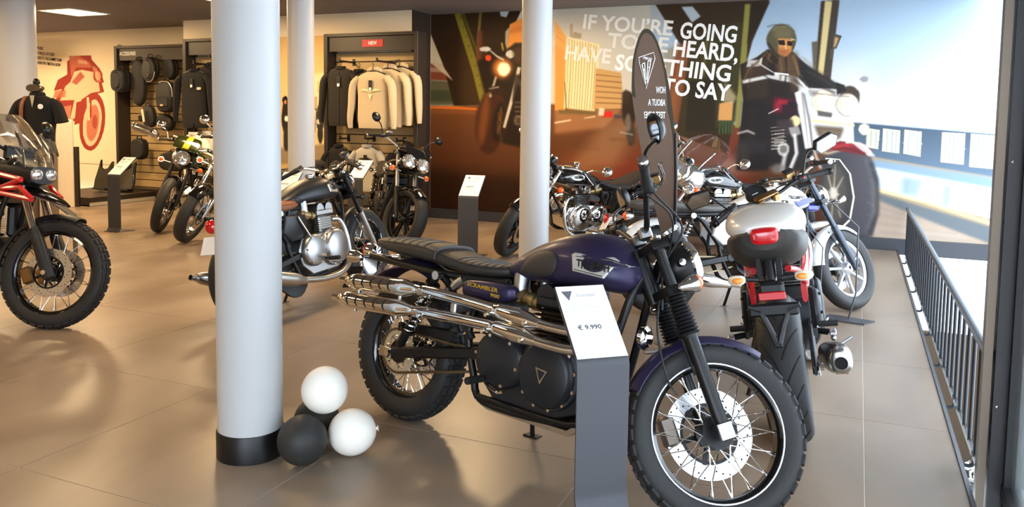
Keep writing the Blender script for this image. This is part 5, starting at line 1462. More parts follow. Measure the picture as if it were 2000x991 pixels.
def engine(bk, cx=.92, cz=.40, case_m=ALU, fin_m=BLACKM, head_m=ALU, cover_r=.128, hero=False, carb=True, w=.13, fins=7, triangle=False, bolt_m=CHROME, bottom=.24):
    """upright parallel twin: crankcase, side covers, finned barrel, head, carburettors"""
    case = [(cx - .40, cz + .02), (cx - .36, cz + .10), (cx - .12, cz + .12), (cx + .12, cz + .11), (cx + .17, cz), (cx + .13, cz - .12), (cx, bottom), (cx - .28, bottom - .01), (cx - .38, cz - .09)]
    en = bk.b('engine', MB().prism(case, -w, w), case_m, bev=.008)
    P = lambda nm, mb, mm, **k: obj(nm, mb, mm, en, **k)
    for s in (-1, 1):
        circ = lambda x, z, r, n=28, sq=2.: [(x + r * math.cos(a) * 1.0, z + r * math.sin(a)) for a in np.arange(n) * 2 * PI / n]
        # clutch / alternator cover and gearbox cover
        P('cover_flange', MB().prism(circ(cx - .025, cz, cover_r + .012), s * (w - .01), s * (w + .030), ch=.004), case_m)
        P('clutch_cover' if s < 0 else 'alternator_cover', MB().prism(circ(cx - .025, cz, cover_r), s * (w - .01), s * (w + .065), ch=.022), case_m)
        gx, gz = cx - .265, cz + .005
        out = [(gx + .12 * math.cos(a) * (1.0 + .16 * (math.cos(a) > 0) * math.cos(a)), gz + .115 * math.sin(a)) for a in np.arange(26) * 2 * PI / 26]
        P('gearbox_cover', MB().prism(out, s * (w - .01), s * (w + .05), ch=.022), case_m)
        bolt = MB().lathe([(.0001, s * .006), (.007, s * .006), (.008, 0), (.008, -s * .01)], 8).mesh('cover_bolt'); bolt.materials.append(bolt_m)
        for k in range(12):
            a = 2 * PI * k / 12 + .2
            obj('cover_bolt', bolt, None, en, T(cx - .025 + (cover_r + .003) * math.cos(a), s * (w + .036), cz + (cover_r + .003) * math.sin(a)))
        for k in range(6):
            a = 2 * PI * k / 6 + .9
            obj('cover_bolt', bolt, None, en, T(gx + .104 * math.cos(a), s * (w + .046), gz + .100 * math.sin(a)))
        if triangle and s < 0:
            P('cover_badge', MB().prism([(cx - .055, cz + .025), (cx - .0, cz + .018), (cx - .03, cz - .035)], -(w + .064), -(w + .068)), STEEL)
            P('cover_badge_inset', MB().prism([(cx - .047, cz + .019), (cx - .008, cz + .013), (cx - .03, cz - .024)], -(w + .067), -(w + .0688)), MATTEBLACK)
    bx = cx - .045
    P('barrel', MB().box((bx, 0, cz + .17), (.15, w * 1.75, .14), ch=.012), fin_m)
    fn = MB().box((0, 0, 0), (.20, w * 2.05, .005), ch=.0016).mesh('cooling_fin'); fn.materials.append(mat('polished_fin', (186, 184, 180), .25, 1.) if fin_m is not BLACKM or not hero else mat('bronze_fin', (150, 132, 104), .3, 1.))
    for k in range(fins):
        obj('cooling_fin', fn, None, en, T(bx, 0, cz + .125 + k * .0165))
    P('cylinder_head', MB().box((bx, 0, cz + .262), (.19, w * 1.95, .05), ch=.012), head_m)
    for s in (-1, 1):
        P('cam_cover', MB().tube([(bx + s * .05, -w * .92, cz + .288), (bx + s * .05, w * .92, cz + .288)], .042, 18), head_m)
    if carb:
        for s in (-1, 1):
            y = s * w * .62
            M = T(bx - .10, y, cz + .245) @ RY(-80)
            m = MB().lathe([(.0001, .0), (.026, 0), (.026, .02), (.032, .022), (.032, .04), (.024, .042), (.024, .07), (.038, .075), (.038, .13), (.030, .135), (.030, .16), (.0001, .16)], 20, 'z', M=M)
            P('carburettor', m, mat('carburettor_alloy', (168, 146, 104), .35, .9))
            m = MB().lathe([(.0001, .1), (.03, .095), (.034, .07), (.034, .0), (.0001, 0)], 18, 'z', M=T(bx - .20, y, cz + .27)).box((bx - .2, y, cz + .375), (.03, .05, .02), ch=.004)
            P('carburettor_top', m, ALU)
    P('sump', MB().box((cx - .15, 0, bottom - .01), (.22, w * 1.3, .05), ch=.012), case_m)
    return en

def frame_tubes(bk, paths, m=BLACKM, r=.016, name='frame'):
    mm = MB()
    for p in paths:
        mm.tube(p, r, 12, sm=4)
    return bk.b(name, mm, m)
def both(p):
    return [p, [(a, -b, c) for a, b, c in p]]

def std_frame(bk, hx, hz, cx=.92, low=.22, m=BLACKM, tail=-.18, seat_z=.72, sx=.42):
    ps = [[(hx, 0, hz - .02), (hx - .35, 0, hz - .02), (sx + .08, 0, seat_z - .02)]]
    ps += both([(hx, .03, hz - .05), (hx - .02, .07, hz - .14), (cx + .17, .10, .42), (cx + .10, .11, low + .03), (cx - .05, .12, low), (cx - .36, .12, low), (sx + .05, .115, .32), (sx, .11, .50), (sx + .06, .11, seat_z)])
    ps += both([(sx + .18, .1, seat_z), (sx - .2, .11, seat_z - .01), (tail, .10, seat_z + .01)])
    ps += both([(sx + .02, .11, .46), (sx - .12, .12, seat_z - .06), (sx - .2, .12, seat_z - .01)])
    return frame_tubes(bk, ps, m)

def swingarm(bk, px, pz, y=.115, m=BLACKM, r=.022):
    mm = MB()
    for s in (-1, 1):
        d = Vector((px, 0, pz - bk.rr)); M = T(0, s * y, bk.rr) @ RY(-math.degrees(math.atan2(pz - bk.rr, px)))
        mm.box((d.length / 2 - .0, 0, 0), (d.length + .08, .026, .050), M=M, ch=.008)
    mm.tube([(px, -y - .02, pz), (px, y + .02, pz)], .026, 16)
    o = bk.b('swingarm', mm, m)
    for s in (-1, 1):
        obj('axle_nut', MB().lathe([(.0001, s * .028), (.016, s * .028), (.018, s * .012), (.018, 0)], 6), CHROME, o, T(0, s * (y + .008), bk.rr))
        obj('axle_adjuster', MB().box((-.03, s * (y + .016), bk.rr), (.075, .006, .045), ch=.002).tube([(-.075, s * (y + .012), bk.rr), (-.03, s * (y + .012), bk.rr)], .005, 8), STEEL, o)
    return o

def pipe(bk, name, pts, r, m=CHROME, sm=6, n=16, parent=None):
    return bk.b(name, MB().tube(pts, r, n, sm=sm), m, parent=parent)

def silencer(bk, a, b, r, m=CHROME, cone=True, name='silencer', tip=True, slots=0, parent=None, r0=None, tipl=.05):
    """silencer from its front a to its rear b"""
    d = Vector(b) - Vector(a); L = d.length; M = aim(a, tuple(d))
    r0 = r0 or r * .6
    pr = [(.0001, 0), (r0, 0), (r0 * 1.02, L * .04), (r * .96, L * .16), (r, L * .24), (r, L * .84), (r * .82, L * .94), (r * .55, L), (.0001, L)]
    o = bk.b(name, MB().lathe(pr, 28, 'z'), m, M, parent=parent)
    if tip:
        obj('tail_pipe', MB().lathe([(r * .30, L - .01), (r * .42, L - .01), (r * .42, L + tipl), (r * .36, L + tipl), (r * .34, L)], 20, 'z', closed=True), m, o)
        obj('bore', MB().lathe([(.0001, L + tipl * .5), (r * .36, L + tipl * .5)], 16, 'z'), GROOVE, o)
    for k in range(slots):
        z = L * (.30 + .5 * k / max(1, slots - 1))
        mm = MB()
        pts = []
        for i in range(9):
            an = R(130 + 80 * i / 8)
            pts.append(((r + .0005) * math.cos(an), (r + .0005) * math.sin(an), z + .02 * math.sin(PI * i / 8) * .6, .001 + .0028 * math.sin(PI * i / 8)))
        mm.tube(pts, 1, 6)
        obj('vent_slot', mm, GROOVE, o, RZ(SLOT_ROT))
    return o
SLOT_ROT = 0

def footpegs(bk, x, z, y=.22, m=BLACKM):
    for s in (-1, 1):
        o = bk.b('footpeg', MB().tube([(x, s * .12, z + .01), (x, s * y, z)], .009, 10), m)
        obj('peg_rubber', MB().tube([(x, s * (y - .01), z), (x, s * (y + .08), z)], .015, 10), mat('peg_rubber_black', (20, 20, 20), .7, bump=.6, scale=300), o)
        obj('pedal', MB().tube([(x + .02, s * (y - .02), z - .02), (x + .10, s * (y + .01), z - .03), (x + .15, s * (y + .04), z - .01)], .007, 8, sm=3), CHROME, o)

def side_stand(bk, x, z, L=.30, m=BLACKM):
    bk.b('side_stand', MB().tube([(x, .12, z), (x - .02, .17, z * .55), (x - .04, .215, .035)], .011, 10, sm=3).box((x - .045, .225, .03), (.07, .05, .008)), m)

def plate(bk, x, z, w=.20, h=.12, tilt=20, holder=True, m=WHITEL):
    M = T(x, 0, z) @ RY(tilt)
    o = bk.b('plate_holder', MB().box((0, 0, 0), (.006, w, h), ch=.001), m, M)
    return o

def tail_lamp(bk, x, z, r=.045, shell=CHROME, M=None):
    o = bk.b('tail_lamp', MB().lathe([(.0001, .05), (r * .7, .045), (r, .01), (r, -.004)], 20, 'x'), shell, T(x, 0, z))
    obj('tail_lens', MB().lathe([(.0001, -.035), (r * .6, -.03), (r * .94, -.014), (r * .95, 0)], 20, 'x'), REDL, o)
    return o

def cables(bk, paths, m=None):
    mm = MB()
    for p in paths:
        mm.tube(p, .0042, 7, sm=6)
    return bk.f('control_cables', mm, m or PLASTIC, kind='stuff')
# ------------------------------------------------------------------ 1. purple scrambler in front
def scrambler():
    b = Bike('motorcycle', 'large satin purple motorcycle with twin high chrome silencers behind the front price stand', -1.867, 3.091, -15.6, 45, 7.5, 1.5, .315, .318, 27.8, .05)
    HUBB = BLACKM
    wheel(b, 'rear_wheel', T(0, 0, .315), .309, .135, .216, BLACKG, hero=True, tread='block', sprocket=True, disc=1, disc_r=.125, rimlip=None)
    wheel(b, 'front_wheel', b.F @ T(b.off, 0, 0), .312, .105, .240, BLACKG, hero=True, tread='block', disc=1, disc_r=.158, rimlip=mat('rim_machined_edge', (226, 230, 236), .3, .7))
    chain(b, -.081, (0, .32), .098, (.52, .37), .036)
    b.b('chain_guard', MB().box((.20, -.085, .445), (.34, .03, .012), M=T(0, 0, 0) @ RY(-3), ch=.003).box((.20, -.10, .43), (.34, .004, .035), M=RY(-3)), BLACKM)
    swingarm(b, .50, .41, .118)
    std_frame(b, 1.18, .86, cx=.92, low=.225, tail=-.22, seat_z=.715, sx=.44)
    shock(b, (.27, .70), (.08, .36), .155)
    engine(b, .915, .41, MATTEBLACK, BLACKM, MATTEBLACK, hero=True, triangle=True)
    # twin exhausts, both on the right
    for k, (zs, ze, y0, hz) in enumerate(((.622, .634, -.245, .602), (.540, .548, -.258, .54))):
        s_ = -.04 * 0
        pipe(b, 'exhaust_pipe', [(.985, -.05 - .06 * k, .655), (1.06, -.06 - .07 * k, .65), (1.125, -.12 - .05 * k, .63 - .03 * k), (1.12, -.20 - .02 * k, .60 - .045 * k), (1.04, y0 + .012, hz - .002), (.95, y0, hz), (.86, y0, hz + .006)], .019)
        ex = b.b('heat_shield', MB().tube([(.895, y0, hz + .003, .020), (.865, y0, hz + .006, .024), (.83, y0, hz + .010, .031), (.78, y0, hz + .014, .034), (.71, y0, hz + .019, .030), (.69, y0, hz + .020, .026), (.66, y0, hz + .021, .0235), (.50, y0, (hz + ze) / 2 + .015, .023), (.30, y0, ze + .006, .023), (.275, y0, ze + .004, .021), (.235, y0, ze + .004, .020)], 1, 20, sm=4), CHROME)
        gm = MB()
        for q in (-.010, .006):
            gm.tube([(.30, y0 - .0205, ze + .008 + q), (.50, y0 - .0205, (hz + ze) / 2 + .016 + q), (.655, y0 - .0215, hz + .022 + q)], .0024, 6)
        obj('shield_groove', gm, GROOVE, ex)
        for bxp in (.845, .66, .31):
            obj('clamp_bolt', MB().lathe([(.0001, -.036), (.008, -.036), (.009, -.02)], 8, M=T(bxp, y0, hz + .0)), CHROME, ex)
        global SLOT_ROT
        SLOT_ROT = 200
        sl = silencer(b, (.25, y0, ze + .004), (-.185 - .025 * k, y0 - .01, zs - .006), .038, slots=5, tipl=.045, r0=.022)
        for q in (.10, .36):
            obj('silencer_bolt', MB().lathe([(.0001, -.047), (.009, -.047), (.011, -.038), (.011, -.033)], 10, M=T(.0, .0, q)), CHROME, sl)
    b.b('exhaust_bracket', MB().box((.46, -.20, .60), (.03, .10, .05), ch=.006), STEEL)
    b.b('exhaust_bracket', MB().box((.24, -.19, .63), (.05, .05, .03), ch=.006), STEEL)
    # bodywork
    tank(b, [(.575, .765, .05, .022, .03, 2.2), (.62, .77, .10, .05, .04, 2.4), (.72, .79, .128, .092, .058, 2.5), (.84, .80, .148, .132, .064, 2.5), (.95, .805, .156, .149, .067, 2.4), (1.05, .81, .15, .136, .070, 2.3), (1.12, .81, .128, .098, .07, 2.2), (1.17, .805, .085, .055, .055, 2.0), (1.195, .80, .02, .012, .015, 2)], PURPLE,
         badge=(1.045, .838, .20, 'plate'), cap=(.94, .943, 4), pad=[(.685, .765), (.71, .81), (.755, .85), (.82, .868), (.868, .862), (.882, .825), (.862, .782), (.78, .762)], pad_m=SEATM)
    seat(b, [(-.225, .80, .05, .01, .02, 2.4), (-.19, .79, .095, .028, .026, 2.6), (-.08, .785, .112, .042, .035, 2.8), (.06, .785, .118, .046, .042, 2.8), (.16, .782, .122, .043, .046, 2.8), (.28, .768, .126, .028, .044, 2.8), (.40, .752, .126, .028, .040, 2.8), (.52, .752, .112, .028, .036, 2.6), (.60, .758, .085, .03, .03, 2.4), (.645, .765, .04, .022, .02, 2.2)], SEATM,
         rib=[.34 + .036 * k for k in range(7)] + [-.12 + .05 * k for k in range(6)], strap=.22)
    for s in (-1, 1):
        sp = b.b('side_panel', MB().loftx([(.405, .668, .012, .018, .02, 3), (.43, .668, .03, .036, .034, 3), (.55, .672, .04, .042, .036, 3.4), (.65, .676, .034, .036, .036, 3), (.685, .68, .012, .02, .02, 3)], 24, 5, M=T(0, s * .125, 0)), PURPLE)
        if s < 0:
            fit(text('panel_lettering', 'SCRAMBLER', .03, GOLD, sp, T(.535, -.1662, .687) @ FACE @ RZ(-2), .0006, .0006), .165, .017)
            fit(text('panel_number', '900', .03, GOLD, sp, T(.605, -.1658, .662) @ FACE @ RZ(-2), .0006, .0008), .048, .015)
    fender(b, 'rear_fender', T(0, 0, .35), .392, .15, 62, 142, PURPLE, crown=.45)
    fender(b, 'front_fender', b.F @ T(b.off, 0, 0), .336, .105, 40, 138, PURPLE, lipw=.006, crown=.5)
    b.f('fender_stay', MB().tube([(b.off - .02, -.075, .20), (b.off - .02, -.06, .33), (b.off, 0, .352), (b.off - .02, .06, .33), (b.off - .02, .075, .20)], .006, 8), BLACKM)
    fork(b, .70, .098, .0205, .0255, BLACKM, BLACKM, .33, (.335, .49))
    headlamp(b, .168, .588, .088)
    b.f('axle_plate', MB().box((b.off, -.124, .0), (.052, .006, .056), ch=.002), ALU)
    gauge(b, .150, .035, .735, .046, .085, 20)
    bars(b, [(.04, 0, .745), (.035, .10, .75), (.03, .21, .82), (.022, .30, .858), (-.010, .425, .890)], reservoir=BRASSM)
    b.f('bar_clamp', MB().box((.035, .05, .735), (.05, .035, .05), ch=.008).box((.035, -.05, .735), (.05, .035, .05), ch=.008), ALU)
    for s in (-1, 1):
        mirror(b, (.03, s * .275, .87), (.105 + s * .04, s * .43, 1.006 + s * .012), .055, bend=(.05 + s * .02, s * .37, .94))
    for s in (-1, 1):
        signal(b, b.F @ T(.085, s * .105, .49) @ RZ(-0), s, .075, CHROME, ORANGE, .031, .085)
        signal(b, T(-.275, s * .045, .715), s, .085, CHROME, REDL if False else ORANGE, .032, .085, front=False)
    b.b('tail_bracket', MB().box((-.28, 0, .715), (.09, .10, .03), ch=.008).box((-.34, 0, .66), (.012, .09, .10), ch=.003), CHROME)
    tail_lamp(b, -.345, .735, .042)
    plate(b, -.40, .60, .17, .12, 24, m=BLACKM)
    b.b('skid_plate', MB().prism([(.54, .232), (.60, .215), (.98, .215), (1.10, .30), (1.115, .30), (.99, .195), (.59, .20), (.53, .222)], -.13, .13), STEEL)
    b.b('skid_bar', MB().tube([(.54, -.135, .245), (.98, -.135, .24), (1.08, -.12, .30)], .013, 10, sm=4).tube([(.54, .135, .245), (.98, .135, .24), (1.08, .12, .30)], .013, 10, sm=4), BLACKM)
    footpegs(b, .60, .335, .20)
    side_stand(b, .62, .25)
    b.b('ignition_coil', MB().tube([(.335, -.115, .66), (.39, -.115, .70)], .022, 14).box((.31, -.12, .64), (.03, .03, .03), ch=.004), STEEL)
    b.b('rear_brake_hose', MB().tube([(.1, .12, .36), (.3, .14, .44), (.55, .13, .40)], .005, 8, sm=5), PLASTIC)
    b.b('battery_box', MB().box((.50, 0, .62), (.20, .17, .16), ch=.012), PLASTIC)
    b.b('horn', MB().lathe([(.0001, .0), (.04, .0), (.045, .02), (.03, .03)], 20, 'x', M=T(1.215, -.05, .60)), CHROME)
    b.f('brake_caliper', MB().box((b.off - .135, .083, .045), (.06, .05, .11), ch=.012), mat('caliper_grey', (120, 110, 100), .4, .8))
    cables(b, [[(.02, -.27, .82), (.10, -.20, .74), (.10, -.08, .66), (.02, -.04, .55)], [(.02, .27, .82), (.12, .2, .76), (.11, .05, .64), (.0, .02, .5)], [(.05, -.25, .83), (.14, -.16, .70), (.06, -.06, .60), (.0, -.05, .45)], [(.02, -.05, .52), (-.045, -.06, .38), (-.07, -.07, .22), (-.02, .05, .16)]])
    return b
scrambler()

# ------------------------------------------------------------------ 2. silver roadster seen from behind
def roadster():
    b = Bike('motorcycle', 'silver sport motorcycle seen from behind with red tail light and side silencer', -.20, 3.62, 94.6, 36, 9.4, 1.41, .315, .30, 24, .03)
    wheel(b, 'rear_wheel', T(0, 0, .315), .315, .18, .222, BLACKG, kind='5', tread='groove', disc=1, disc_r=.11)
    wheel(b, 'front_wheel', b.F @ T(b.off, 0, 0), .30, .12, .222, BLACKG, kind='5', tread='groove', disc=2, disc_r=.155)
    chain(b, .125, (0, .315), .095, (.52, .36), .032)
    swingarm(b, .50, .40, .125, mat('swingarm_grey', (90, 92, 96), .4, .8), .024)
    # red perimeter frame
    for s in (-1, 1):
        b.b('frame_spar', MB().loftx([(.42, .56, .014, .10, .05, 3, s * .12), (.58, .66, .018, .05, .05, 3, s * .14), (.85, .76, .02, .045, .05, 3, s * .14), (1.08, .86, .02, .05, .05, 3, s * .06)], 16, 5), REDF)
        b.b('subframe_rail', MB().tube([(.45, s * .13, .60), (.10, s * .11, .72), (-.15, s * .07, .78)], .014, 10, sm=4), REDF)
    engine(b, .86, .42, MATTEBLACK, BLACKM, MATTEBLACK, carb=False, w=.14, bolt_m=BLACKM)
    tank(b, [(.42, .80, .05, .02, .03, 2.2), (.47, .81, .10, .05, .06, 2.3), (.58, .82, .14, .08, .08, 2.4), (.75, .83, .165, .11, .09, 2.4), (.90, .84, .16, .10, .09, 2.2), (1.0, .86, .12, .06, .07, 2.2), (1.05, .86, .05, .02, .03, 2)], SILVERP, cap=(.78, .935, -3), pads=False)
    # tail unit: silver cowl with a dark underside
    tl = b.b('tail_unit', MB(T(0, 0, .10)).loftx([(-.30, .875, .03, .012, .02, 2.2), (-.285, .872, .085, .03, .04, 2.3), (-.22, .868, .135, .06, .055, 2.4), (-.08, .862, .165, .085, .06, 2.5), (.10, .85, .165, .085, .06, 2.6), (.25, .82, .14, .06, .05, 2.6), (.42, .80, .11, .05, .05, 2.5)], 36, 6), SILVERP)
    obj('tail_underside', MB(T(0, 0, .10)).loftx([(-.294, .845, .085, .03, .06, 2.2), (-.25, .822, .135, .05, .085, 2.3), (-.12, .80, .164, .06, .12, 2.3), (.05, .775, .162, .06, .125, 2.3), (.2, .74, .12, .06, .10, 2.4), (.3, .72, .08, .05, .07, 2.2)], 32, 5), mat('tail_dark_grey', (46, 42, 38), .55), tl)
    lm = obj('tail_lamp', MB(T(-.01, 0, .085)).loftx([(-.315, .862, .035, .018, .026, 3.4), (-.305, .862, .052, .028, .036, 3.4), (-.27, .865, .058, .032, .038, 3.2), (-.22, .865, .05, .03, .03, 3)], 28, 4), REDL, tl)
    seat(b, [(-.05, .985, .06, .008, .02, 2.4), (.05, .98, .10, .03, .03, 2.6), (.2, .92, .115, .03, .03, 2.8), (.38, .86, .10, .04, .03, 2.6), (.46, .86, .05, .03, .02, 2.4)], SEATM, piping=False)
    # number plate hanger
    ph = b.b('plate_hanger', MB(T(.0, 0, .15)).tube([(-.16, 0, .76, .03), (-.24, 0, .66, .026), (-.29, 0, .60, .026)], 1, 12, sm=4, flat=1.2).box((-.295, 0, .575), (.05, .10, .07), ch=.014), PLASTIC)
    obj('hanger_strut', MB(T(.0, 0, .15)).prism([(-.22, .78), (-.19, .78), (-.26, .62), (-.30, .62)], -.05, -.032).prism([(-.22, .78), (-.19, .78), (-.26, .62), (-.30, .62)], .03, .048), PLASTIC, ph)
    obj('rear_reflector', MB(T(.0, 0, .16)).box((-.325, 0, .545), (.012, .105, .034), ch=.004), REDL, ph)
    m = MB(T(.0, 0, .15))
    m.box((-.325, 0, .50), (.02, .19, .05), ch=.008)
    for s in (-1, 1):
        m.tube([(-.325, s * .05, .485, .012), (-.335, s * .03, .44, .012), (-.345, s * .006, .37, .014)], 1, 8)
        m.tube([(-.325, s * .05, .50, .014), (-.325, s * .10, .515, .012)], 1, 8)
    m.box((-.342, 0, .375), (.014, .035, .05), ch=.005)
    obj('plate_frame', m, PLASTIC, ph)
    for s in (-1, 1):
        o = b.b('turn_signal', MB().tube([(-.30, s * .045, .770, .012), (-.305, s * .10, .777, .010)], 1, 10), PLASTIC)
        obj('signal_body', MB().loftx([(-.335, .612, .012, .008, .01, 2.2), (-.32, .612, .032, .020, .022, 2.6), (-.29, .612, .036, .014, .02, 2.4), (-.265, .615, .01, .006, .008, 2)], 20, 4, M=T(0, s * .128, .165)), mat('clear_signal_lens', (240, 226, 204), .12, 0., coat=1.), o)
        obj('signal_lens', MB().loftx([(-.342, .612, .008, .005, .006, 2.2), (-.335, .612, .020, .011, .012, 2.4), (-.315, .612, .024, .012, .012, 2.4)], 16, 3, M=T(-.002, s * .124, .165)), AMBER, o)
    # pillion pegs, hugger, exhaust
    for s in (-1, 1):
        o = b.b('pillion_peg', MB().prism([(.22, .62), (.26, .62), (.12, .44), (.05, .44), (.06, .47), (.12, .47)], s * .135, s * .155, ch=.004).tube([(.085, s * .14, .455), (.06, s * .20, .45)], .014, 10), BLACKM)
        obj('peg_end', MB().box((.06, s * .215, .45), (.07, .03, .02), ch=.005), ALU, o)
        obj('peg_tip', MB().ball((.03, s * .215, .43), .012, 10, 6), ALU, o)
    fender(b, 'rear_hugger', T(0, 0, .315), .325, .14, 40, 110, PLASTIC, crown=.3)
    pipe(b, 'exhaust_pipe', [(.98, -.05, .55), (1.06, -.06, .45), (1.0, -.05, .24), (.8, -.06, .17), (.55, -.09, .17), (.40, -.14, .22), (.30, -.18, .27)], .026, STEEL)
    o = b.b('silencer', MB().loftx([(.34, .27, .03, .035, .035, 2.4, -.185), (.28, .285, .052, .062, .058, 2.6, -.195), (.14, .31, .058, .075, .066, 2.4, -.215), (.02, .335, .056, .076, .062, 2.2, -.225), (-.05, .345, .046, .062, .05, 2.2, -.228)], 28, 5), mat('silencer_dark_titanium', (104, 96, 88), .32, .9))
    obj('end_cap', MB().loftx([(-.04, .345, .05, .068, .055, 2.2, -.228), (-.075, .35, .044, .058, .046, 2.3, -.229), (-.085, .35, .03, .04, .03, 2.2, -.229)], 24, 3), STEEL, o)
    obj('bore', MB().lathe([(.0001, -.09), (.022, -.09), (.026, -.094), (.026, -.08)], 20, 'x', M=T(0, -.229, .352)), GROOVE, o)
    obj('red_sticker', MB().box((.12, -.232, .262), (.12, .05, .004), M=T(0, 0, 0) @ RX(0)), REDF, o)
    obj('silencer_bracket', MB().tube([(.02, -.235, .40), (.03, -.29, .43)], .007, 8), ALU, o)
    b.b('rear_brake_caliper', MB().box((.10, .085, .29), (.09, .04, .06), ch=.01), ALU)
    fork(b, .66, .105, .022, .028, BLACKM, BLACKM, .30, None, usd=True)
    headlamp(b, .15, .52, .075, BLACKM, CHROME, s=.085); headlamp(b, .15, .52, .075, BLACKM, CHROME, s=-.085)
    b.f('fly_screen', MB().loftx([(.02, .66, .10, .006, .004, 2.4), (.10, .70, .11, .006, .004, 2.4), (.16, .66, .12, .006, .004, 2.4), (.19, .58, .11, .005, .004, 2.4)], 20, 4), SILVERP)
    bars(b, [(.03, 0, .73), (.03, .09, .735), (.02, .19, .765), (.0, .28, .77), (-.035, .385, .768)], m=BLACKM, lever_m=BLACKM, end_m=BLACKM, reservoir=BRASSM)
    b.f('bar_clamp', MB().box((.03, .05, .73), (.06, .04, .05), ch=.008).box((.03, -.05, .73), (.06, .04, .05), ch=.008).box((.03, 0, .755), (.045, .14, .018), ch=.005), BRASSM)
    for s in (-1, 1):
        mirror(b, (.03, s * .26, .78), (.02, s * .43, .915), .05, BLACKM, shape=(.085, .05), bend=(.07, s * .34, .88))
    gauge(b, .12, 0, .735, .06, .05, 24, PLASTIC, PLASTIC)
    fender(b, 'front_fender', b.F @ T(b.off, 0, 0), .318, .13, 60, 170, SILVERP)
    footpegs(b, .42, .40, .17); side_stand(b, .55, .26)
    cables(b, [[(.02, -.2, .76), (.12, -.12, .70), (.05, -.05, .55)], [(.02, .2, .76), (.12, .12, .70), (.05, .05, .55)]])
roadster()

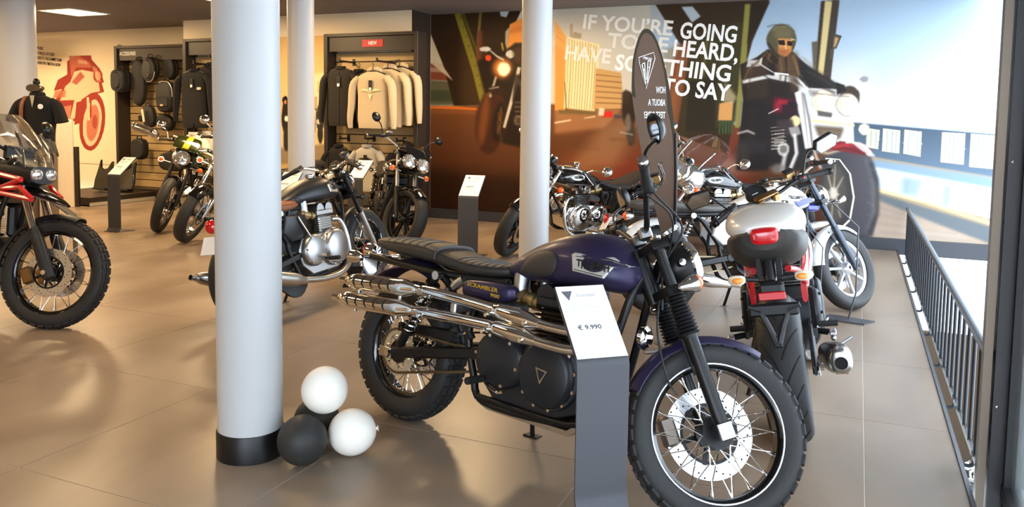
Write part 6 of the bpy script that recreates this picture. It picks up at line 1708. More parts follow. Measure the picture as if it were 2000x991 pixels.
def simple_twin(b, tank_m, seat_m, eng_m, tank_badge='plate', fend_m=None, side_m=None, wheels=('spoke', 'spoke'), rimm=CHROME, lip=None, fork_up=CHROME, fork_lo=ALU, gaiter=None, bar=None, lamp_m=CHROME, exhaust=None, seat_keys=None, tank_keys=None, eng_head=None, fin=BLACKM, tyre=(.13, .11), front_sig=True, rear_sig=True, gauges=1, mir=True, mir_m=BLACKM, sig_f=ORANGE, disc_r=.15, lever=CHROME, rfend=(55, 150), ffend=(30, 150), ft=.70, clamp=BLACKM, lampr=.088, spring=CHROME, mir_head=(.09, .42, .98), tail=True, pads=False, lampf=.17, lampt=.56, frw=.098, rrim=None, frim=None, dx=0., sil_end=-.36, tail_x=-.36):
    sh = lambda ks: [(k[0] + dx,) + tuple(k[1:]) for k in ks]
    XM = T(dx, 0, 0)
    fend_m = fend_m or tank_m; side_m = side_m or tank_m
    wheel(b, 'rear_wheel', T(0, 0, b.rr), b.rr, tyre[0], rrim or b.rr - .098, rimm, kind=wheels[0], disc=1, disc_r=.125, sprocket=wheels[0] == 'spoke', rimlip=lip)
    wheel(b, 'front_wheel', b.F @ T(b.off, 0, 0), b.rf, tyre[1], frim or b.rf - .09, rimm, kind=wheels[1], disc=1, disc_r=disc_r, rimlip=lip)
    chain(b, -.081, (0, b.rr), .098, (.52, .37), .036)
    swingarm(b, .50, .40, .118)
    std_frame(b, b.wb - .32, .86, cx=.92 + dx, tail=-.2, sx=.42 + dx)
    shock(b, (.22, .70), (.05, .36), .15, spring_m=spring)
    engine(b, .92 + dx, .40, eng_m, fin, eng_head or eng_m, bolt_m=CHROME)
    tank(b, sh(tank_keys or TANK), tank_m, badge=(1.0 + dx, .83, .17, tank_badge), cap=(.90 + dx, .93, 3), pads=pads)
    seat(b, sh(seat_keys or SEAT2), seat_m)
    for s in (-1, 1):
        b.b('side_panel', MB(XM).prism([(.36, .56), (.40, .68), (.62, .67), (.64, .60), (.56, .50), (.44, .49)], s * .10, s * .145, ch=.018), side_m)
        if exhaust:
            sg = s
            pipe(b, 'exhaust_pipe', [(x_ + dx, y_, z_) for x_, y_, z_ in [(.985, sg * .08, .60), (1.06, sg * .10, .58), (1.10, sg * .12, .46), (1.06, sg * .15, .28), (.92, sg * .175, .20), (.70, sg * .185, .19), (.46, sg * .19, .22)]], .0215, exhaust)
            silencer(b, (.46 + dx, sg * .192, .215), (sil_end, sg * .20, .36), .047, exhaust, r0=.028)
    fender(b, 'rear_fender', T(0, 0, b.rr + .02), b.rr + .045, tyre[0] + .03, rfend[0], rfend[1], fend_m, crown=.5)
    fender(b, 'front_fender', b.F @ T(b.off, 0, 0), b.rf + .025, tyre[1] + .02, ffend[0], ffend[1], fend_m, crown=.5)
    b.f('fender_stay', MB().tube([(b.off - .02, -.07, .1), (b.off - .03, -.055, b.rf), (b.off - .03, .055, b.rf), (b.off - .02, .07, .1)], .006, 8), fork_lo)
    fork(b, ft, frw, .0205, .0265, fork_up, fork_lo, .33, gaiter, clamp_m=clamp)
    if lamp_m:
        headlamp(b, lampf, lampt, lampr, lamp_m)
    if gauges >= 1:
        gauge(b, .13, .05 if gauges > 1 else 0, ft + .03, .044, .07)
    if gauges > 1:
        gauge(b, .13, -.05, ft + .03, .044, .07)
    bars(b, bar or [(.03, 0, ft + .05), (.03, .09, ft + .055), (.0, .20, ft + .12), (-.03, .29, ft + .13), (-.08, .40, ft + .125)], m=CHROME, lever_m=lever)
    if mir:
        for s in (-1, 1):
            bb = (bar or [(.03, 0, ft + .05), (.03, .09, ft + .055), (.0, .20, ft + .12), (-.03, .29, ft + .13), (-.08, .40, ft + .125)])
            mirror(b, (bb[-2][0] + .02, s * (bb[-2][1] - .02), bb[-2][2] + .01), (mir_head[0], s * mir_head[1], mir_head[2]), .055, mir_m, stem_m=mir_m)
    for s in (-1, 1):
        if front_sig:
            signal(b, b.F @ T(.10, s * .115, lampt - .06), s, .09, CHROME, sig_f, .03, .075)
        if rear_sig:
            signal(b, T(-.26, s * .05, .70), s, .08, CHROME, ORANGE, .03, .075, front=False)
    if tail:
        tail_lamp(b, tail_x, .68, .045)
    footpegs(b, .62, .33); side_stand(b, .62, .25)
    b.f('brake_caliper', MB().box((b.off - .13, .083, .045), (.06, .05, .10), ch=.012), ALU)
    cables(b, [[(.0, -.2, ft + .11), (.12, -.12, ft + .02), (.05, -.04, ft - .15)], [(.0, .2, ft + .11), (.12, .12, ft + .02), (.05, .04, ft - .15)]])
TANK = [(.54, .765, .05, .022, .03, 2.2), (.60, .77, .095, .05, .04, 2.4), (.72, .79, .12, .085, .055, 2.5), (.86, .80, .142, .118, .06, 2.5), (.98, .805, .145, .125, .063, 2.4), (1.08, .805, .125, .09, .06, 2.2), (1.14, .80, .07, .045, .045, 2.0), (1.165, .80, .02, .012, .015, 2)]
SEAT2 = [(-.22, .80, .05, .01, .02, 2.4), (-.17, .79, .10, .03, .03, 2.6), (0, .785, .12, .04, .04, 2.8), (.18, .775, .125, .035, .045, 2.8), (.36, .755, .13, .03, .04, 2.8), (.50, .76, .11, .035, .035, 2.6), (.58, .77, .05, .02, .02, 2.2)]
SOLO = [(.02, .745, .06, .012, .02, 2.4), (.06, .74, .10, .035, .03, 2.6), (.22, .735, .125, .045, .035, 2.8), (.40, .735, .125, .05, .035, 2.8), (.50, .745, .10, .05, .03, 2.6), (.56, .755, .04, .02, .02, 2.2)]
CRUISER_TANK = [(.58, .74, .05, .02, .03, 2.2), (.66, .75, .11, .06, .05, 2.4), (.80, .77, .15, .10, .07, 2.5), (.95, .79, .17, .125, .075, 2.4), (1.08, .80, .16, .12, .075, 2.3), (1.18, .805, .11, .075, .06, 2.1), (1.225, .80, .03, .02, .02, 2)]
CRUISER_SEAT = [(-.26, .80, .04, .012, .02, 2.3), (-.20, .79, .09, .045, .03, 2.6), (-.02, .78, .11, .05, .045, 2.7), (.07, .765, .12, .025, .06, 2.7), (.12, .73, .14, .045, .05, 2.7), (.28, .69, .16, .03, .05, 2.7), (.46, .70, .15, .04, .05, 2.6), (.60, .73, .09, .04, .04, 2.4), (.65, .74, .04, .02, .02, 2.2)]
BARW = [(.03, 0, .74), (.03, .10, .745), (-.0, .22, .84), (-.05, .32, .86), (-.13, .43, .84)]

# ------------------------------------------------------------------ 3. white and blue roadster by the mural
b = Bike('motorcycle', 'white motorcycle with silver cast wheels standing behind the silver one', -1.26, 5.58, 31, 26, 9, 1.45, .315, .31, 28, .05)
simple_twin(b, WHITEP, mat('grey_seat_vinyl', (84, 80, 76), .5, bump=.2, scale=300), MATTEBLACK, wheels=('7', '7'), rimm=mat('silver_wheel_paint', (206, 206, 208), .25, .7), fork_up=mat('dark_fork_tube', (70, 76, 84), .3, .9), fork_lo=mat('grey_fork_leg', (64, 70, 78), .35, .8), exhaust=CHROME, lamp_m=CHROME, mir=False, ft=.74, rfend=(50, 160),
            bar=[(.03, 0, .78), (.03, .10, .785), (.01, .22, .82), (-.03, .30, .83), (-.06, .40, .82)])
obj('blue_tank_flash', MB().prism([(.98, .80), (1.10, .83), (1.13, .80), (1.02, .76)], -.140, -.148, ch=.003).prism([(.98, .80), (1.10, .83), (1.13, .80), (1.02, .76)], .140, .148, ch=.003), BLUEP, b.root)
obj('blue_frame_gusset', MB().box((1.17, -.03, .76), (.10, .09, .05), ch=.012), BLUEP, b.root)
plate(b, -.40, .62, .17, .13, 30)

# ------------------------------------------------------------------ 4. chrome tourer with windscreen
b = Bike('motorcycle', 'black tourer with clear windscreen and chrome headlamp beside the mural rider', -.70, 8.93, -140.3, 30, 8.3, 1.6, .33, .33, 32, .05)
simple_twin(b, BLACKG, SEATM, CHROME, 'oval', wheels=('5', '5'), rimm=BLACKG, exhaust=CHROME, fork_up=CHROME, fork_lo=CHROME, tank_keys=CRUISER_TANK, seat_keys=CRUISER_SEAT, bar=BARW, mir_m=CHROME, ft=.74, lampr=.12, lampf=.23, lampt=.60, tyre=(.18, .13), mir_head=(.03, .46, 1.0), clamp=CHROME, ffend=(20, 165))
b.f('lamp_nacelle', MB().loftx([(.02, .60, .22, .16, .14, 2.6), (.10, .60, .23, .16, .14, 2.6), (.19, .60, .17, .13, .13, 2.4), (.22, .60, .13, .115, .115, 2.2)], 28, 4), CHROME)
for s in (-1, 1):
    headlamp(b, .17, .50, .052, CHROME, s=s * .19, depth=.08, brackets=False)
sc = [(.235, .60, .16), (.205, .70, .22), (.14, .84, .25), (.07, .98, .24), (.02, 1.08, .19), (-.005, 1.12, .11)]
rings = []
for (f_, t_, w_) in sc:
    rings.append([(f_ - .10 * (q * 2 / 10 - 1) ** 2, w_ * (q * 2 / 10 - 1), t_) for q in range(11)] + [(f_ - .004 - .10 * (q * 2 / 10 - 1) ** 2, w_ * (q * 2 / 10 - 1), t_) for q in range(10, -1, -1)])
ws = b.f('windscreen', MB().grid(rings), GLASSC)
obj('screen_strut', MB().tube([(.16, .12, .62), (.13, .14, .80), (.07, .15, .95)], .008, 8).tube([(.16, -.12, .62), (.13, -.14, .80), (.07, -.15, .95)], .008, 8).tube([(.235, -.1, .70), (.245, 0, .70), (.235, .1, .70)], .009, 8), CHROME, ws)

# ------------------------------------------------------------------ 5. black cruiser behind the middle column
b = Bike('motorcycle', 'black and chrome cruiser partly hidden by the middle column', -2.29, 8.62, -121.7, 32.5, 8.3, 1.62, .33, .33, 32, .05)
simple_twin(b, BLACKG, SEATM, CHROME, 'oval', wheels=('5', '5'), rimm=BLACKG, exhaust=CHROME, fork_up=CHROME, fork_lo=CHROME, tank_keys=CRUISER_TANK, seat_keys=CRUISER_SEAT, bar=[(.03, 0, .74), (.03, .10, .745), (-.02, .22, .80), (-.09, .32, .81), (-.19, .42, .78)], mir_m=CHROME, ft=.74, tyre=(.18, .13), mir_head=(-.02, .50, .92), clamp=CHROME, lampr=.09, lampf=.2, lampt=.58, ffend=(20, 150))
cruiser_root = b.root

# ------------------------------------------------------------------ 6. black twin headlamp roadster by the NEW unit
b = Bike('motorcycle', 'black motorcycle with twin round headlamps below the NEW clothing unit', -5.37, 8.30, -50, 27, 6.5, 1.6, .33, .33, 27, .05)
simple_twin(b, BLACKG, SEATM, MATTEBLACK, 'oval', wheels=('5', '5'), rimm=BLACKM, exhaust=MATTEBLACK, fork_up=STEEL, fork_lo=BLACKM, lamp_m=None, tank_keys=CRUISER_TANK, seat_keys=CRUISER_SEAT, bar=[(.03, 0, .80), (.03, .10, .805), (-.0, .22, .88), (-.03, .30, .90), (-.08, .42, .89)], ft=.76, tyre=(.20, .15), disc_r=.16, lever=BLACKM, mir_head=(.06, .43, 1.04), ffend=(25, 120), gauges=0, frw=.115)
for s in (-1, 1):
    headlamp(b, .21, .575, .075, BLACKM, CHROME, s=s * .092)
b.f('fly_screen', MB().loftx([(.05, .90, .04, .006, .005, 2.4), (.12, .86, .10, .008, .006, 2.4), (.19, .76, .13, .008, .006, 2.4), (.21, .67, .13, .006, .006, 2.4)], 20, 4), BLACKG)

# ------------------------------------------------------------------ 7. green and yellow cafe racer
b = Bike('motorcycle', 'dark green motorcycle with a yellow striped fly screen at the accessories unit', -7.66, 8.28, -80, 24, 7.5, 1.49, .32, .335, 27, .05)
simple_twin(b, GREENP, SEATM, CHROME, 'plate', rimm=CHROME, exhaust=CHROME, fork_up=BLACKM, fork_lo=BLACKM, fend_m=BLACKG, bar=[(.03, 0, .73), (.03, .10, .74), (.0, .20, .77), (-.03, .29, .78), (-.07, .38, .77)], mir=False, ffend=(60, 130), lampf=.19, lampt=.55)
fs = b.f('fly_screen', MB().loftx([(.05, .86, .06, .006, .005, 2.2), (.10, .84, .12, .012, .006, 2.2), (.17, .765, .145, .012, .006, 2.2), (.225, .655, .14, .010, .006, 2.2)], 24, 4), GREENP)
obj('yellow_stripe', MB().loftx([(.055, .870, .026, .001, .003, 3), (.10, .853, .03, .001, .003, 3), (.17, .779, .034, .001, .003, 3), (.227, .667, .036, .001, .003, 3)], 12, 4), YELLOWP, fs)
mirror(b, (.0, -.27, .79), (.02, -.40, .92), .05, CHROME, stem_m=CHROME)
so = b.f('bar_silencer', MB().lathe([(.0001, 0), (.03, 0), (.05, .03), (.055, .06), (.055, .30), (.045, .325), (.0001, .325)], 28, 'z'), STEEL, aim((-.02, -.40, .80), (-.22, -.97, .10)))
obj('silencer_band', MB().lathe([(.055, .05), (.058, .05), (.058, .075), (.055, .075)], 28, 'z', closed=True), CHROME, so)
obj('silencer_band', MB().lathe([(.055, .28), (.058, .28), (.058, .30), (.055, .30)], 28, 'z', closed=True), CHROME, so)

# ------------------------------------------------------------------ 8. black cruiser left of the near column
b = Bike('motorcycle', 'black cruiser with spoked front wheel half hidden beside the near column', -6.31, 8.0, -98.5, 33, 7.5, 1.6, .33, .33, 32, .05)
simple_twin(b, BLACKG, SEATM, CHROME, 'oval', rimm=CHROME, exhaust=CHROME, fork_up=CHROME, fork_lo=CHROME, tank_keys=CRUISER_TANK, seat_keys=CRUISER_SEAT, bar=BARW, mir_m=CHROME, ft=.74, tyre=(.17, .13), clamp=CHROME, ffend=(20, 150), lampt=.60, lampf=.2)

# ------------------------------------------------------------------ 9. matt black custom with a brown seat
b = Bike('motorcycle', 'matt black motorcycle with a brown leather seat behind the near column', -3.64, 4.10, 90, 3, 8.5, 1.38, .315, .32, 27, .05)
simple_twin(b, MATTEBLACK, BROWNL, ALU, 'plate', rimm=BLACKM, lip=CHROME, exhaust=STEEL, fork_up=BLACKM, fork_lo=ALU, fend_m=MATTEBLACK, seat_keys=[(k[0] + .10,) + k[1:] for k in SOLO], tank_keys=[((k[0] - .86) * 1.06 + .82, k[1], k[2] * 1.0, k[3], k[4], k[5]) for k in TANK], bar=[(.03, 0, .74), (.03, .08, .745), (.0, .18, .80), (-.04, .26, .805), (-.11, .37, .79)], mir=False, lamp_m=BLACKM, lampr=.075, fin=mat('polished_barrel', (190, 188, 184), .22, 1.), front_sig=False, rear_sig=False, rfend=(45, 120), ffend=(70, 125), spring=BLACKM, pads=True, gauges=1, dx=-.12, sil_end=-.24, tail_x=-.26)
plate(b, -.27, .56, .17, .12, 24)
signal(b, b.F @ T(.07, -.10, .45), -1, .05, BLACKM, ORANGE, .022, .05)
b.b('crank_guard_tube', MB().tube([(.40, -.15, .66), (.52, -.17, .46), (.56, -.16, .34)], .009, 10), STEEL)

# ------------------------------------------------------------------ 10. red framed adventure motorcycle at the left edge
b = Bike('motorcycle', 'adventure motorcycle with a red frame and tall clear screen before the mannequin', -6.29, 3.34, 4, 17, 6, 1.57, .33, .35, 25, .04)
wheel(b, 'rear_wheel', T(0, 0, .33), .33, .15, .225, BLACKG, disc=1, tread='none')
wheel(b, 'front_wheel', b.F @ T(b.off, 0, 0), .352, .10, .272, BLACKG, hero=True, disc=2, disc_r=.154, tread='block', nsp=32)
swingarm(b, .5, .42, .12); engine(b, .90, .44, MATTEBLACK, BLACKM, MATTEBLACK, carb=False); std_frame(b, 1.22, .98, tail=-.25, seat_z=.80)
tank(b, [(.45, .86, .06, .02, .05, 2.2), (.55, .88, .12, .08, .08, 2.4), (.75, .92, .16, .15, .10, 2.4), (.92, .93, .17, .17, .11, 2.4), (1.05, .93, .14, .12, .10, 2.2), (1.12, .93, .06, .04, .05, 2)], BLACKG, cap=(.85, 1.09, 4), pads=False)
seat(b, [(-.3, .92, .05, .02, .02, 2.4), (-.2, .90, .11, .05, .03, 2.6), (.05, .88, .13, .05, .04, 2.8), (.25, .86, .13, .02, .04, 2.8), (.45, .88, .10, .03, .03, 2.6)], SEATM, piping=False)
for s in (-1, 1):
    b.b('tank_shroud', MB().prism([(.62, .92), (.86, 1.02), (1.10, .99), (1.22, .88), (1.15, .76), (.95, .74), (.78, .80)], s * .16, s * .19, ch=.02), BLACKG)
    m = MB()
    tri = [[(.90, .985), (1.10, 1.0), (1.48, .945)], [(.90, .985), (1.26, .86), (1.58, .825)], [(1.48, .945), (1.29, .88)], [(1.29, .88), (1.48, .895), (1.58, .825)]]
    for p_ in tri:
        m.tube([(x - (.22 if s > 0 else 0), s * .203, z) for x, z in p_], .017, 8)
    b.b('red_frame_panel', m, REDF)
    b.b('radiator_guard', MB().box((1.10, s * .10, .66), (.06, .14, .22), ch=.02), PLASTIC)
b.b('front_beak', MB().loftx([(1.12, .90, .11, .03, .04, 2.4), (1.28, .875, .10, .035, .03, 2.4), (1.44, .845, .075, .03, .022, 2.3), (1.58, .81, .045, .02, .016, 2.2), (1.66, .785, .014, .008, .008, 2)], 24, 5), BLACKG)
hl = b.b('headlamp', MB().loftx([(1.16, 1.0, .12, .08, .10, 2.6), (1.30, .99, .12, .08, .10, 2.6), (1.43, .98, .10, .055, .06, 2.5)], 28, 4), PLASTIC)
for s in (-1, 1):
    obj('lens', MB().loftx([(1.40, .985, .045, .04, .045, 2.6, s * .055), (1.44, .98, .038, .032, .036, 2.6, s * .052), (1.452, .98, .012, .01, .01, 2.4, s * .05)], 20, 3), LENS, hl)
rings = []
for (x_, z_, w_) in ((1.47, 1.03, .11), (1.41, 1.12, .13), (1.32, 1.22, .135), (1.22, 1.32, .12), (1.16, 1.37, .09)):
    rings.append([(x_ - .12 * (q / 5 - 1) ** 2, w_ * (q / 5 - 1), z_) for q in range(11)] + [(x_ - .004 - .12 * (q / 5 - 1) ** 2, w_ * (q / 5 - 1), z_) for q in range(10, -1, -1)])
ws = b.b('windscreen', MB().grid(rings), GLASSC)
obj('screen_mount', MB().tube([(1.38, .10, 1.02), (1.34, .10, 1.16), (1.27, .09, 1.25)], .009, 8), CHROME, ws)
obj('screen_mount', MB().tube([(1.38, -.10, 1.02), (1.34, -.10, 1.16), (1.27, -.09, 1.25)], .009, 8), CHROME, ws)
fork(b, .80, .10, .024, .031, mat('gold_grey_fork', (206, 200, 190), .15, 1.), PLASTIC, .30, None)
fender(b, 'front_fender', b.F @ T(b.off, 0, 0), .385, .12, 45, 160, PLASTIC, crown=.3)
for s in (-1, 1):
    b.f('fork_guard', MB().loftx([(-.04, 0, .028, .05, .02, 2.4, s * .10), (.10, .0, .032, .05, .02, 2.4, s * .10), (.22, 0, .03, .045, .02, 2.4, s * .10), (.31, 0, .02, .03, .02, 2.4, s * .10)], 16, 4, M=T(b.off, 0, 0) @ Matrix(((0, 0, 1, 0), (0, 1, 0, 0), (1, 0, 0, 0), (0, 0, 0, 1)))), PLASTIC)
    b.f('brake_caliper', MB().box((b.off - .13, s * .075, .03), (.07, .05, .11), ch=.012), BRASSM)
bars(b, [(.0, 0, .86), (.0, .10, .87), (-.03, .24, .95), (-.06, .33, .955), (-.12, .44, .945)], lever_m=BLACKM, end_m=BLACKM)
for s in (-1, 1):
    b.f('hand_guard', MB().loftx([(.02, .97, .02, .05, .04, 2.4, s * .30), (.04, .97, .03, .055, .05, 2.4, s * .38), (.01, .96, .02, .045, .04, 2.4, s * .46)], 16, 4), PLASTIC)
    mirror(b, (-.04, s * .30, .96), (.0, s * .44, 1.14), .055)
    signal(b, T(1.05, s * .18, .90), s, .05, BLACKM, ORANGE, .022, .05)
footpegs(b, .60, .38); side_stand(b, .6, .3); shock(b, (.3, .74), (.1, .4), .13)
pipe(b, 'exhaust_pipe', [(1.0, -.05, .56), (1.06, -.08, .42), (1.0, -.10, .26), (.7, -.14, .27), (.4, -.18, .45)], .024, STEEL); silencer(b, (.4, -.18, .45), (-.25, -.22, .66), .055, STEEL)
b.b('dashboard', MB().box((1.20, 0, 1.12), (.06, .2, .11), ch=.015), PLASTIC)

# ------------------------------------------------------------------ 11. cruiser on the lower floor, seen through the railing gap
low = copy_tree(cruiser_root)
low.matrix_world = T(.95, 6.3, -2.45) @ RZ(84) @ RX(-8)
tag(low, 'dark motorcycle on the lower floor seen through the gap under the railing', 'motorcycle')
# ------------------------------------------------------------------ price stands
STANDM = mat('dark_grey_powder_coat', (66, 66, 70), .42, .2, bump=.06, scale=300)
CARDM = mat('white_card', (246, 244, 240), .5)
def price_stand(label, x, y, rz, h=.53, w=.20, L=.31, tilt=38, words='plain', foot=.26, card=True, tall=False):
    """z-shaped folded sheet: foot, upright, tilted top; local +y runs away from the reader"""
    t = thing('price_stand', label, 'price stand', (x, y, 0), rz)
    th = .006
    c, s = math.cos(R(tilt)), math.sin(R(tilt))
    prof = [(-foot * .25, 0.0), (-foot * .25, th), (-.035, th), (-.006, .04), (-.002, .06), (-.002, h - .02), (.002, h - .006), (.008, h + .004), (.008 + L * c, h + .004 + L * s), (.008 + L * c + th * s, h + .004 + L * s - th * c), (.013, h - .004), (.006, h - .014), (.004, h - .03), (.004, .06), (.0, .035), (-.03, .0)]
    if tall:
        prof = [(-.16, 0.0), (-.155, .008), (-.06, .06), (-.016, .115), (-.004, .15)] + prof[5:13] + [(.004, .14), (-.008, .11), (-.05, .05), (-.15, 0)]
    obj('upright', MB().prism(prof, -w / 2, w / 2, ax='x'), STANDM, t, sharp=20)
    obj('foot', MB().prism([(-w * .5, -.05), (w * .5, -.05), (w * .78, foot * .6), (-w * .78, foot * .6)], .0, .006, ax='z'), STANDM, t)
    if card:
        M = frame3((0, .006 + L * c / 2, h + .006 + L * s / 2), (1, 0, 0), (0, c, s), (0, -s, c))
        cd = obj('price_card', MB().box((0, 0, .002), (w * .97, L * .99, .003)), CARDM, t, M)
        if words:
            lg = MB().prism([(-.075, .125), (-.035, .125), (-.055, .085)], .0036, .0042, ax='z')
            obj('card_emblem', lg, mat('emblem_grey', (96, 96, 100), .6), cd)
            if words == 'full':
                fit(text('card_title', 'Scrambler', .02, mat('grey_lettering', (150, 150, 154), .6), cd, T(.012, .105, .0037), .0002), .072, .014)
                fit(text('card_price', '\u20ac 9.990', .02, DARKL, cd, T(-.012, -.028, .0037), .0002, .0004), .086, .020)
                lm = MB()
                for (x0, x1, yy) in ((-.075, -.02, .066), (.0, .03, .066), (-.075, .065, .054), (-.075, -.02, .042), (-.06, .0, .03), (-.06, .02, -.058), (-.06, .03, -.070), (-.06, .05, -.1), (-.06, -.02, -.112)):
                    lm.box(((x0 + x1) / 2, yy, .0037), (x1 - x0, .0028, .0005))
                obj('small_print', lm, mat('faint_print', (206, 206, 210), .6), cd, kind='stuff')
            else:
                lm = MB()
                for (x0, x1, yy, hh) in ((-.01, .06, .11, .010), (-.07, .06, .07, .003), (-.07, .04, .058, .003), (-.06, .02, -.02, .016), (-.06, .04, -.06, .003)):
                    lm.box(((x0 + x1) / 2, yy, .0037), (x1 - x0, hh, .0005))
                obj('small_print', lm, mat('mid_print', (150, 146, 140), .6), cd, kind='stuff')
    return t
price_stand('dark grey price stand with a white card standing before the purple motorcycle', -.735, 2.47, 23.45 + 17, h=.60, w=.186, L=.295, tilt=41, words='full', tall=True)
price_stand('slim dark price stand beside the green motorcycle at the accessories unit', -7.92, 6.62, 23.45 - 20, h=.66, w=.19)
price_stand('dark price stand standing alone before the mural beside the middle column', -3.53, 7.05, 23.45 - 14, h=.60, w=.21)
price_stand('dark price stand half hidden behind the matt black motorcycle tank', -5.35, 7.75, 23.45 - 20, h=.66)
price_stand('dark price stand between the near column and the slim rear column', -5.10, 6.15, 23.45 - 12, h=.62)
price_stand('dark price stand behind the front wheel of the red framed motorcycle', -6.16, 4.75, 23.45 + 110, h=.50, tilt=40, card=False)

t = thing('price_stand', 'thin framed price stand seen edge on before the white motorcycle', 'price stand', (-.03, 6.0, 0))
obj('foot', MB().prism([(-.19, -.06), (.12, -.10), (.19, .02), (-.10, .10)], 0, .012, ax='z'), STANDM, t)
fr = [(.02, .0, .012), (.06, -.0, .20), (.055, .01, .665), (-.12, -.03, .83)]
obj('side_edge', MB().tube(fr, .006, 8), STANDM, t)
obj('side_edge', MB().tube([(-.17, -.10, .012), (-.165, -.10, .52), (-.30, -.16, .70)], .004, 8), STANDM, t)

# ------------------------------------------------------------------ balloons at the foot of the near column
BALW = mat('white_balloon_latex', (246, 240, 228), .45, spec=.4)
BALB = mat('black_balloon_latex', (46, 45, 43), .55, spec=.4)
def balloon(label, x, y, z, r, m, tilt=(0, 0)):
    t = thing('balloon', label, 'balloon', M=T(x, y, z) @ RX(tilt[0]) @ RY(tilt[1]), group='balloons at the near column')
    pr = []
    for i in range(25):
        a = PI * i / 24
        rr = r * math.sin(a); zz = -r * math.cos(a) * (1.0 if a > PI / 2 else 1.06)
        pr.append((max(rr, 1e-4), zz))
    obj('skin', MB().lathe(pr, 40, 'z'), m, t)
    obj('knot', MB().lathe([(.004, -r * 1.05), (.008, -r * 1.09), (.006, -r * 1.11), (.014, -r * 1.15), (.012, -r * 1.155)], 16, 'z'), m, t)
balloon('white balloon resting on top of the balloon cluster', -1.945, 2.60, .275, .093, BALW, (120, 20))
balloon('white balloon resting on the floor', -1.852, 2.655, .096, .094, BALW, (105, -60))
balloon('front black balloon on the floor beside the column base', -1.97, 2.49, .103, .098, BALB, (80, 30))
balloon('black balloon hidden behind the white ones', -2.06, 2.70, .10, .094, BALB, (-80, 10))

# ------------------------------------------------------------------ teardrop flag seen from behind
fl = thing('teardrop_flag', 'brown teardrop flag with mirrored white writing behind the purple motorcycle', 'flag', M=T(-.983, 4.709, 0) @ RZ(23.45) @ Matrix.Diagonal((.864, .864, .864, 1)))
ZF = .2187
H0, H1 = .62, 2.005
edge = [(.0, .62), (.0, .9), (-.005, 1.10), (-.02, 1.32), (-.055, 1.56), (-.10, 1.76), (-.15, 1.91), (-.195, 1.985), (-.235, 2.003)]
left = [(-.262, 1.985), (-.29, 1.92), (-.315, 1.80), (-.32, 1.66), (-.315, 1.55), (-.27, 1.30), (-.20, 1.0), (-.12, .72), (-.09, .62)]
edge = [(a, z + ZF) for a, z in edge]; left = [(a, z + ZF) for a, z in left]
out = list(crom(edge, 4)[:, :2]) + list(crom(left, 4)[:, :2])
FLAGM = mat('brown_flag_cloth', (98, 76, 60), .8, bump=.2, scale=300)
sail = obj('sail', MB().prism(out, -.003, .003), FLAGM, fl)
rim_ = MB()
eo = crom(edge + left[:5], 5)[:, :2]
c0 = np.array([-.15, 1.4])
inner = [(p + (np.array([-.14, 1.45 + ZF]) - p) / np.linalg.norm(np.array([-.14, 1.45 + ZF]) - p) * .028) for p in eo]
rings = [[(a[0], -.006, a[1]), (a[0], .006, a[1]), (b_[0], .006, b_[1]), (b_[0], -.006, b_[1])] for a, b_ in zip(eo, inner)]
rim_.grid(rings)
obj('pole_sleeve', rim_, mat('dark_sleeve_cloth', (54, 46, 30), .8), fl)
obj('pole', MB().tube([(.0, 0, .03), (.0, 0, .62 + ZF), (.0, 0, 1.0 + ZF), (-.012, 0, 1.3 + ZF)], .012, 12), BLACKM, fl)
MIR = lambda x, z: T(x, -.0045, z + ZF) @ FACE @ Matrix.Diagonal((-1, 1, 1, 1))
def ftext(s_, xr, z, w, h):
    o = text('flag_lettering', s_, .09, WHITEL, sail, None, .0004, .0015)
    o.matrix_basis = MIR(xr - w / 2, z)
    fit(o, w, h)
ftext('HOW', -.090, 1.59, .064, .046); ftext('ABOUT A', -.088, 1.505, .118, .046); ftext('TEST RIDE?', -.086, 1.42, .146, .046)
sh = MB()
tri = [(-.278, 1.81), (-.178, 1.845), (-.168, 1.805), (-.222, 1.60), (-.272, 1.77)]
tp = [(p[0], -.0045, p[1] + ZF) for p in tri]
sh.tube(tp, .0028, 6, loop=True)
for a_, b_ in (((-.255, 1.765), (-.225, 1.63)), ((-.237, 1.775), (-.23, 1.66)), ((-.215, 1.785), (-.221, 1.66)), ((-.196, 1.79), (-.217, 1.64)), ((-.255, 1.765), (-.237, 1.775)), ((-.215, 1.785), (-.196, 1.79)), ((-.246, 1.72), (-.236, 1.735)), ((-.205, 1.745), (-.213, 1.745))):
    sh.tube([(a_[0], -.0045, a_[1] + ZF), (b_[0], -.0045, b_[1] + ZF)], .0035, 6)
obj('shield_emblem', sh, WHITEL, sail)
o = text('emblem_lettering', 'TRIUMPH', .03, WHITEL, sail, None, .0004, .0004); o.matrix_basis = MIR(-.218, 1.802) @ RZ(12); fit(o, .062, .018)
bs = MB()
for a_ in (20, 110):
    bs.box((0, 0, .012), (.42, .03, .012), M=RZ(a_))
obj('cross_base', bs, STEEL, fl)

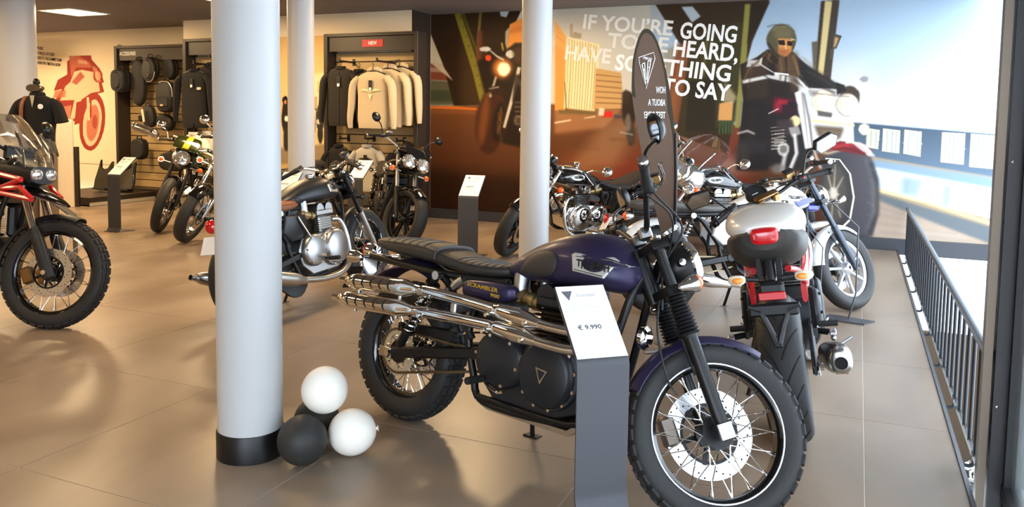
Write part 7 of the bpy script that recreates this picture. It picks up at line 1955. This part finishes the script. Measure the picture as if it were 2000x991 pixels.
# ------------------------------------------------------------------ dressed display figure, board and counter at the left
mn = thing('display_mannequin', 'headless mannequin in a black polo shirt and grey trousers by the left column', 'mannequin', (-8.34, 6.02, 0), 23.45)
SKINM = mat('mannequin_grey', (120, 112, 100), .5)
b_ = obj('polo_shirt', MB().loftx([(1.07, 0, .165, .105, .10, 2.6), (1.16, 0, .17, .11, .105, 2.5), (1.28, 0, .185, .12, .115, 2.5), (1.40, 0, .205, .12, .12, 2.4), (1.48, 0, .20, .105, .11, 2.4), (1.54, 0, .13, .085, .085, 2.2), (1.565, 0, .07, .065, .065, 2)], 32, 5, ax='z'), BLACKC, mn)
for s in (-1, 1):
    obj('sleeve', MB().tube([(s * .14, 0, 1.50, .055), (s * .205, .0, 1.45, .068), (s * .245, -.01, 1.36, .072), (s * .27, -.015, 1.27, .078)], 1, 16, sm=4, flat=.85), BLACKC, b_)
obj('collar', MB().lathe([(.062, 1.54), (.085, 1.545), (.075, 1.59), (.062, 1.60)], 24, 'z', closed=True), BLACKC, b_)
obj('chest_badge', MB().lathe([(.0001, -.128), (.028, -.127), (.028, -.12)], 20, M=T(.10, 0, 1.44)), WHITEL, b_)
obj('placket', MB().prism([(-.015, 1.56), (.03, 1.56), (.008, 1.43)], -.11, -.122), GREYC, b_)
obj('shoulder_strap', MB().tube([(-.10, -.06, 1.55), (-.105, -.125, 1.45), (-.115, -.128, 1.25), (-.13, -.12, 1.06)], .022, 10, sm=4, flat=.25), BROWNL, b_)
obj('neck', MB().lathe([(.0001, 1.68), (.045, 1.67), (.055, 1.64), (.052, 1.54)], 20, 'z'), SKINM, mn)
gg = obj('riding_goggles', MB().loftx([(-.085, 1.64, .075, .038, .034, 2.8), (-.06, 1.64, .085, .045, .04, 2.8), (-.02, 1.64, .08, .04, .04, 2.6), (.05, 1.64, .05, .03, .03, 2.4)], 24, 4, M=RZ(90)), mat('goggle_metal', (120, 112, 96), .3, .9), mn)
obj('goggle_strap', MB().ball((-.02, .02, 1.705), .04, 14, 8, (.9, .9, 1.2)), BLACKM, gg)
TROUS = mat('taupe_trouser_cloth', (112, 94, 74), .85, bump=.5, scale=50, var=.08)
tr = obj('trousers', MB().loftx([(.78, 0, .175, .10, .11, 2.6), (.90, 0, .185, .105, .12, 2.6), (1.02, 0, .172, .10, .11, 2.6), (1.085, 0, .165, .10, .105, 2.6)], 28, 4, ax='z'), TROUS, mn)
for s in (-1, 1):
    obj('trouser_leg', MB().tube([(s * .085, 0, .86, .105), (s * .10, -.02, .62, .095), (s * .105, -.01, .40, .085), (s * .11, .0, .16, .082), (s * .115, .0, .05, .085)], 1, 16, sm=4), TROUS, tr)
    obj('shoe', MB().loftx([(-.18, .035, .03, .015, .035, 2.4), (-.12, .045, .045, .03, .045, 2.6), (0, .05, .045, .05, .05, 2.6), (.06, .05, .035, .05, .05, 2.4)], 16, 4, M=T(s * .115, 0, 0) @ RZ(90)), BLACKM, mn)
obj('belt', MB().lathe([(.160, 1.055), (.172, 1.055), (.172, 1.09), (.160, 1.09)], 32, 'z', closed=True, M=Matrix.Diagonal((1.0, .66, 1, 1))), BLACKC, tr)
kc = MB()
for k in range(5):
    kc.ball((.165 + .008 * (k % 2), -.07, 1.02 - k * .05), .022 - .002 * k, 10, 6)
obj('belt_pouch', kc.box((.17, -.08, .86), (.06, .04, .12), ch=.012), BLACKM, tr)
obj('ground_base', MB().lathe([(.0001, .0), (.22, 0), (.22, .012), (.0001, .012)], 32, 'z'), STEEL, mn)

bd = thing('display_board', 'white upright board with dark side panels below the red racer print', 'display board', (-10.60, 8.02, 0), 23.45)
obj('white_board', MB().box((0, 0, .64), (.29, .05, 1.28), ch=.004), mat('white_laminate', (232, 220, 196), .4), bd)
obj('dark_side_panel', MB().box((.175, .03, .44), (.055, .06, .88), ch=.004), UNITM, bd)
obj('dark_side_panel', MB().box((-.15, -.06, .42), (.10, .04, .84), ch=.004), UNITM, bd)
ct = thing('counter', 'pale counter block at the far left edge behind the column', 'counter', (-12.5, 8.2, 0), 0)
obj('body', MB().box((0, 0, .5), (1.1, .5, 1.0), ch=.01), mat('pale_laminate', (206, 190, 150), .45), ct)
obj('top', MB().box((0, 0, 1.02), (1.14, .54, .04), ch=.006), mat('grey_worktop', (150, 146, 140), .35), ct)
rp = thing('red_poster_board', 'red and white poster board standing on the pale counter', 'poster board', (-12.55, 8.2, 1.04), 0)
obj('board', MB().box((0, 0, .47), (.55, .03, .94), ch=.004), mat('poster_white', (222, 210, 186), .5), rp)
obj('red_panel', MB().box((.02, -.018, .60), (.5, .006, .50)), mat('poster_red', (160, 34, 34), .5), rp)
sg = thing('lit_sign', 'small lit cyan sign near the ceiling at the left edge', 'sign', (-12.75, 8.6, 2.55), 0)
obj('box', MB().box((0, .03, .08), (.5, .06, .16), ch=.006), FRAMEM, sg)
obj('lit_face', MB().box((0, -.004, .08), (.48, .008, .14)), mat('cyan_light', (80, 190, 230), .5, emit=2.5), sg)
dt = thing('smoke_detector', 'small grey sensor on the cream wall above the red racer print', 'sensor', (-11.35, 9.66, 2.44), 0)
obj('body', MB().box((0, 0, 0), (.06, .06, .14), ch=.012), mat('sensor_grey', (150, 146, 138), .5), dt)
obj('lens', MB().ball((0, -.03, -.03), .022, 12, 8), INK, dt)
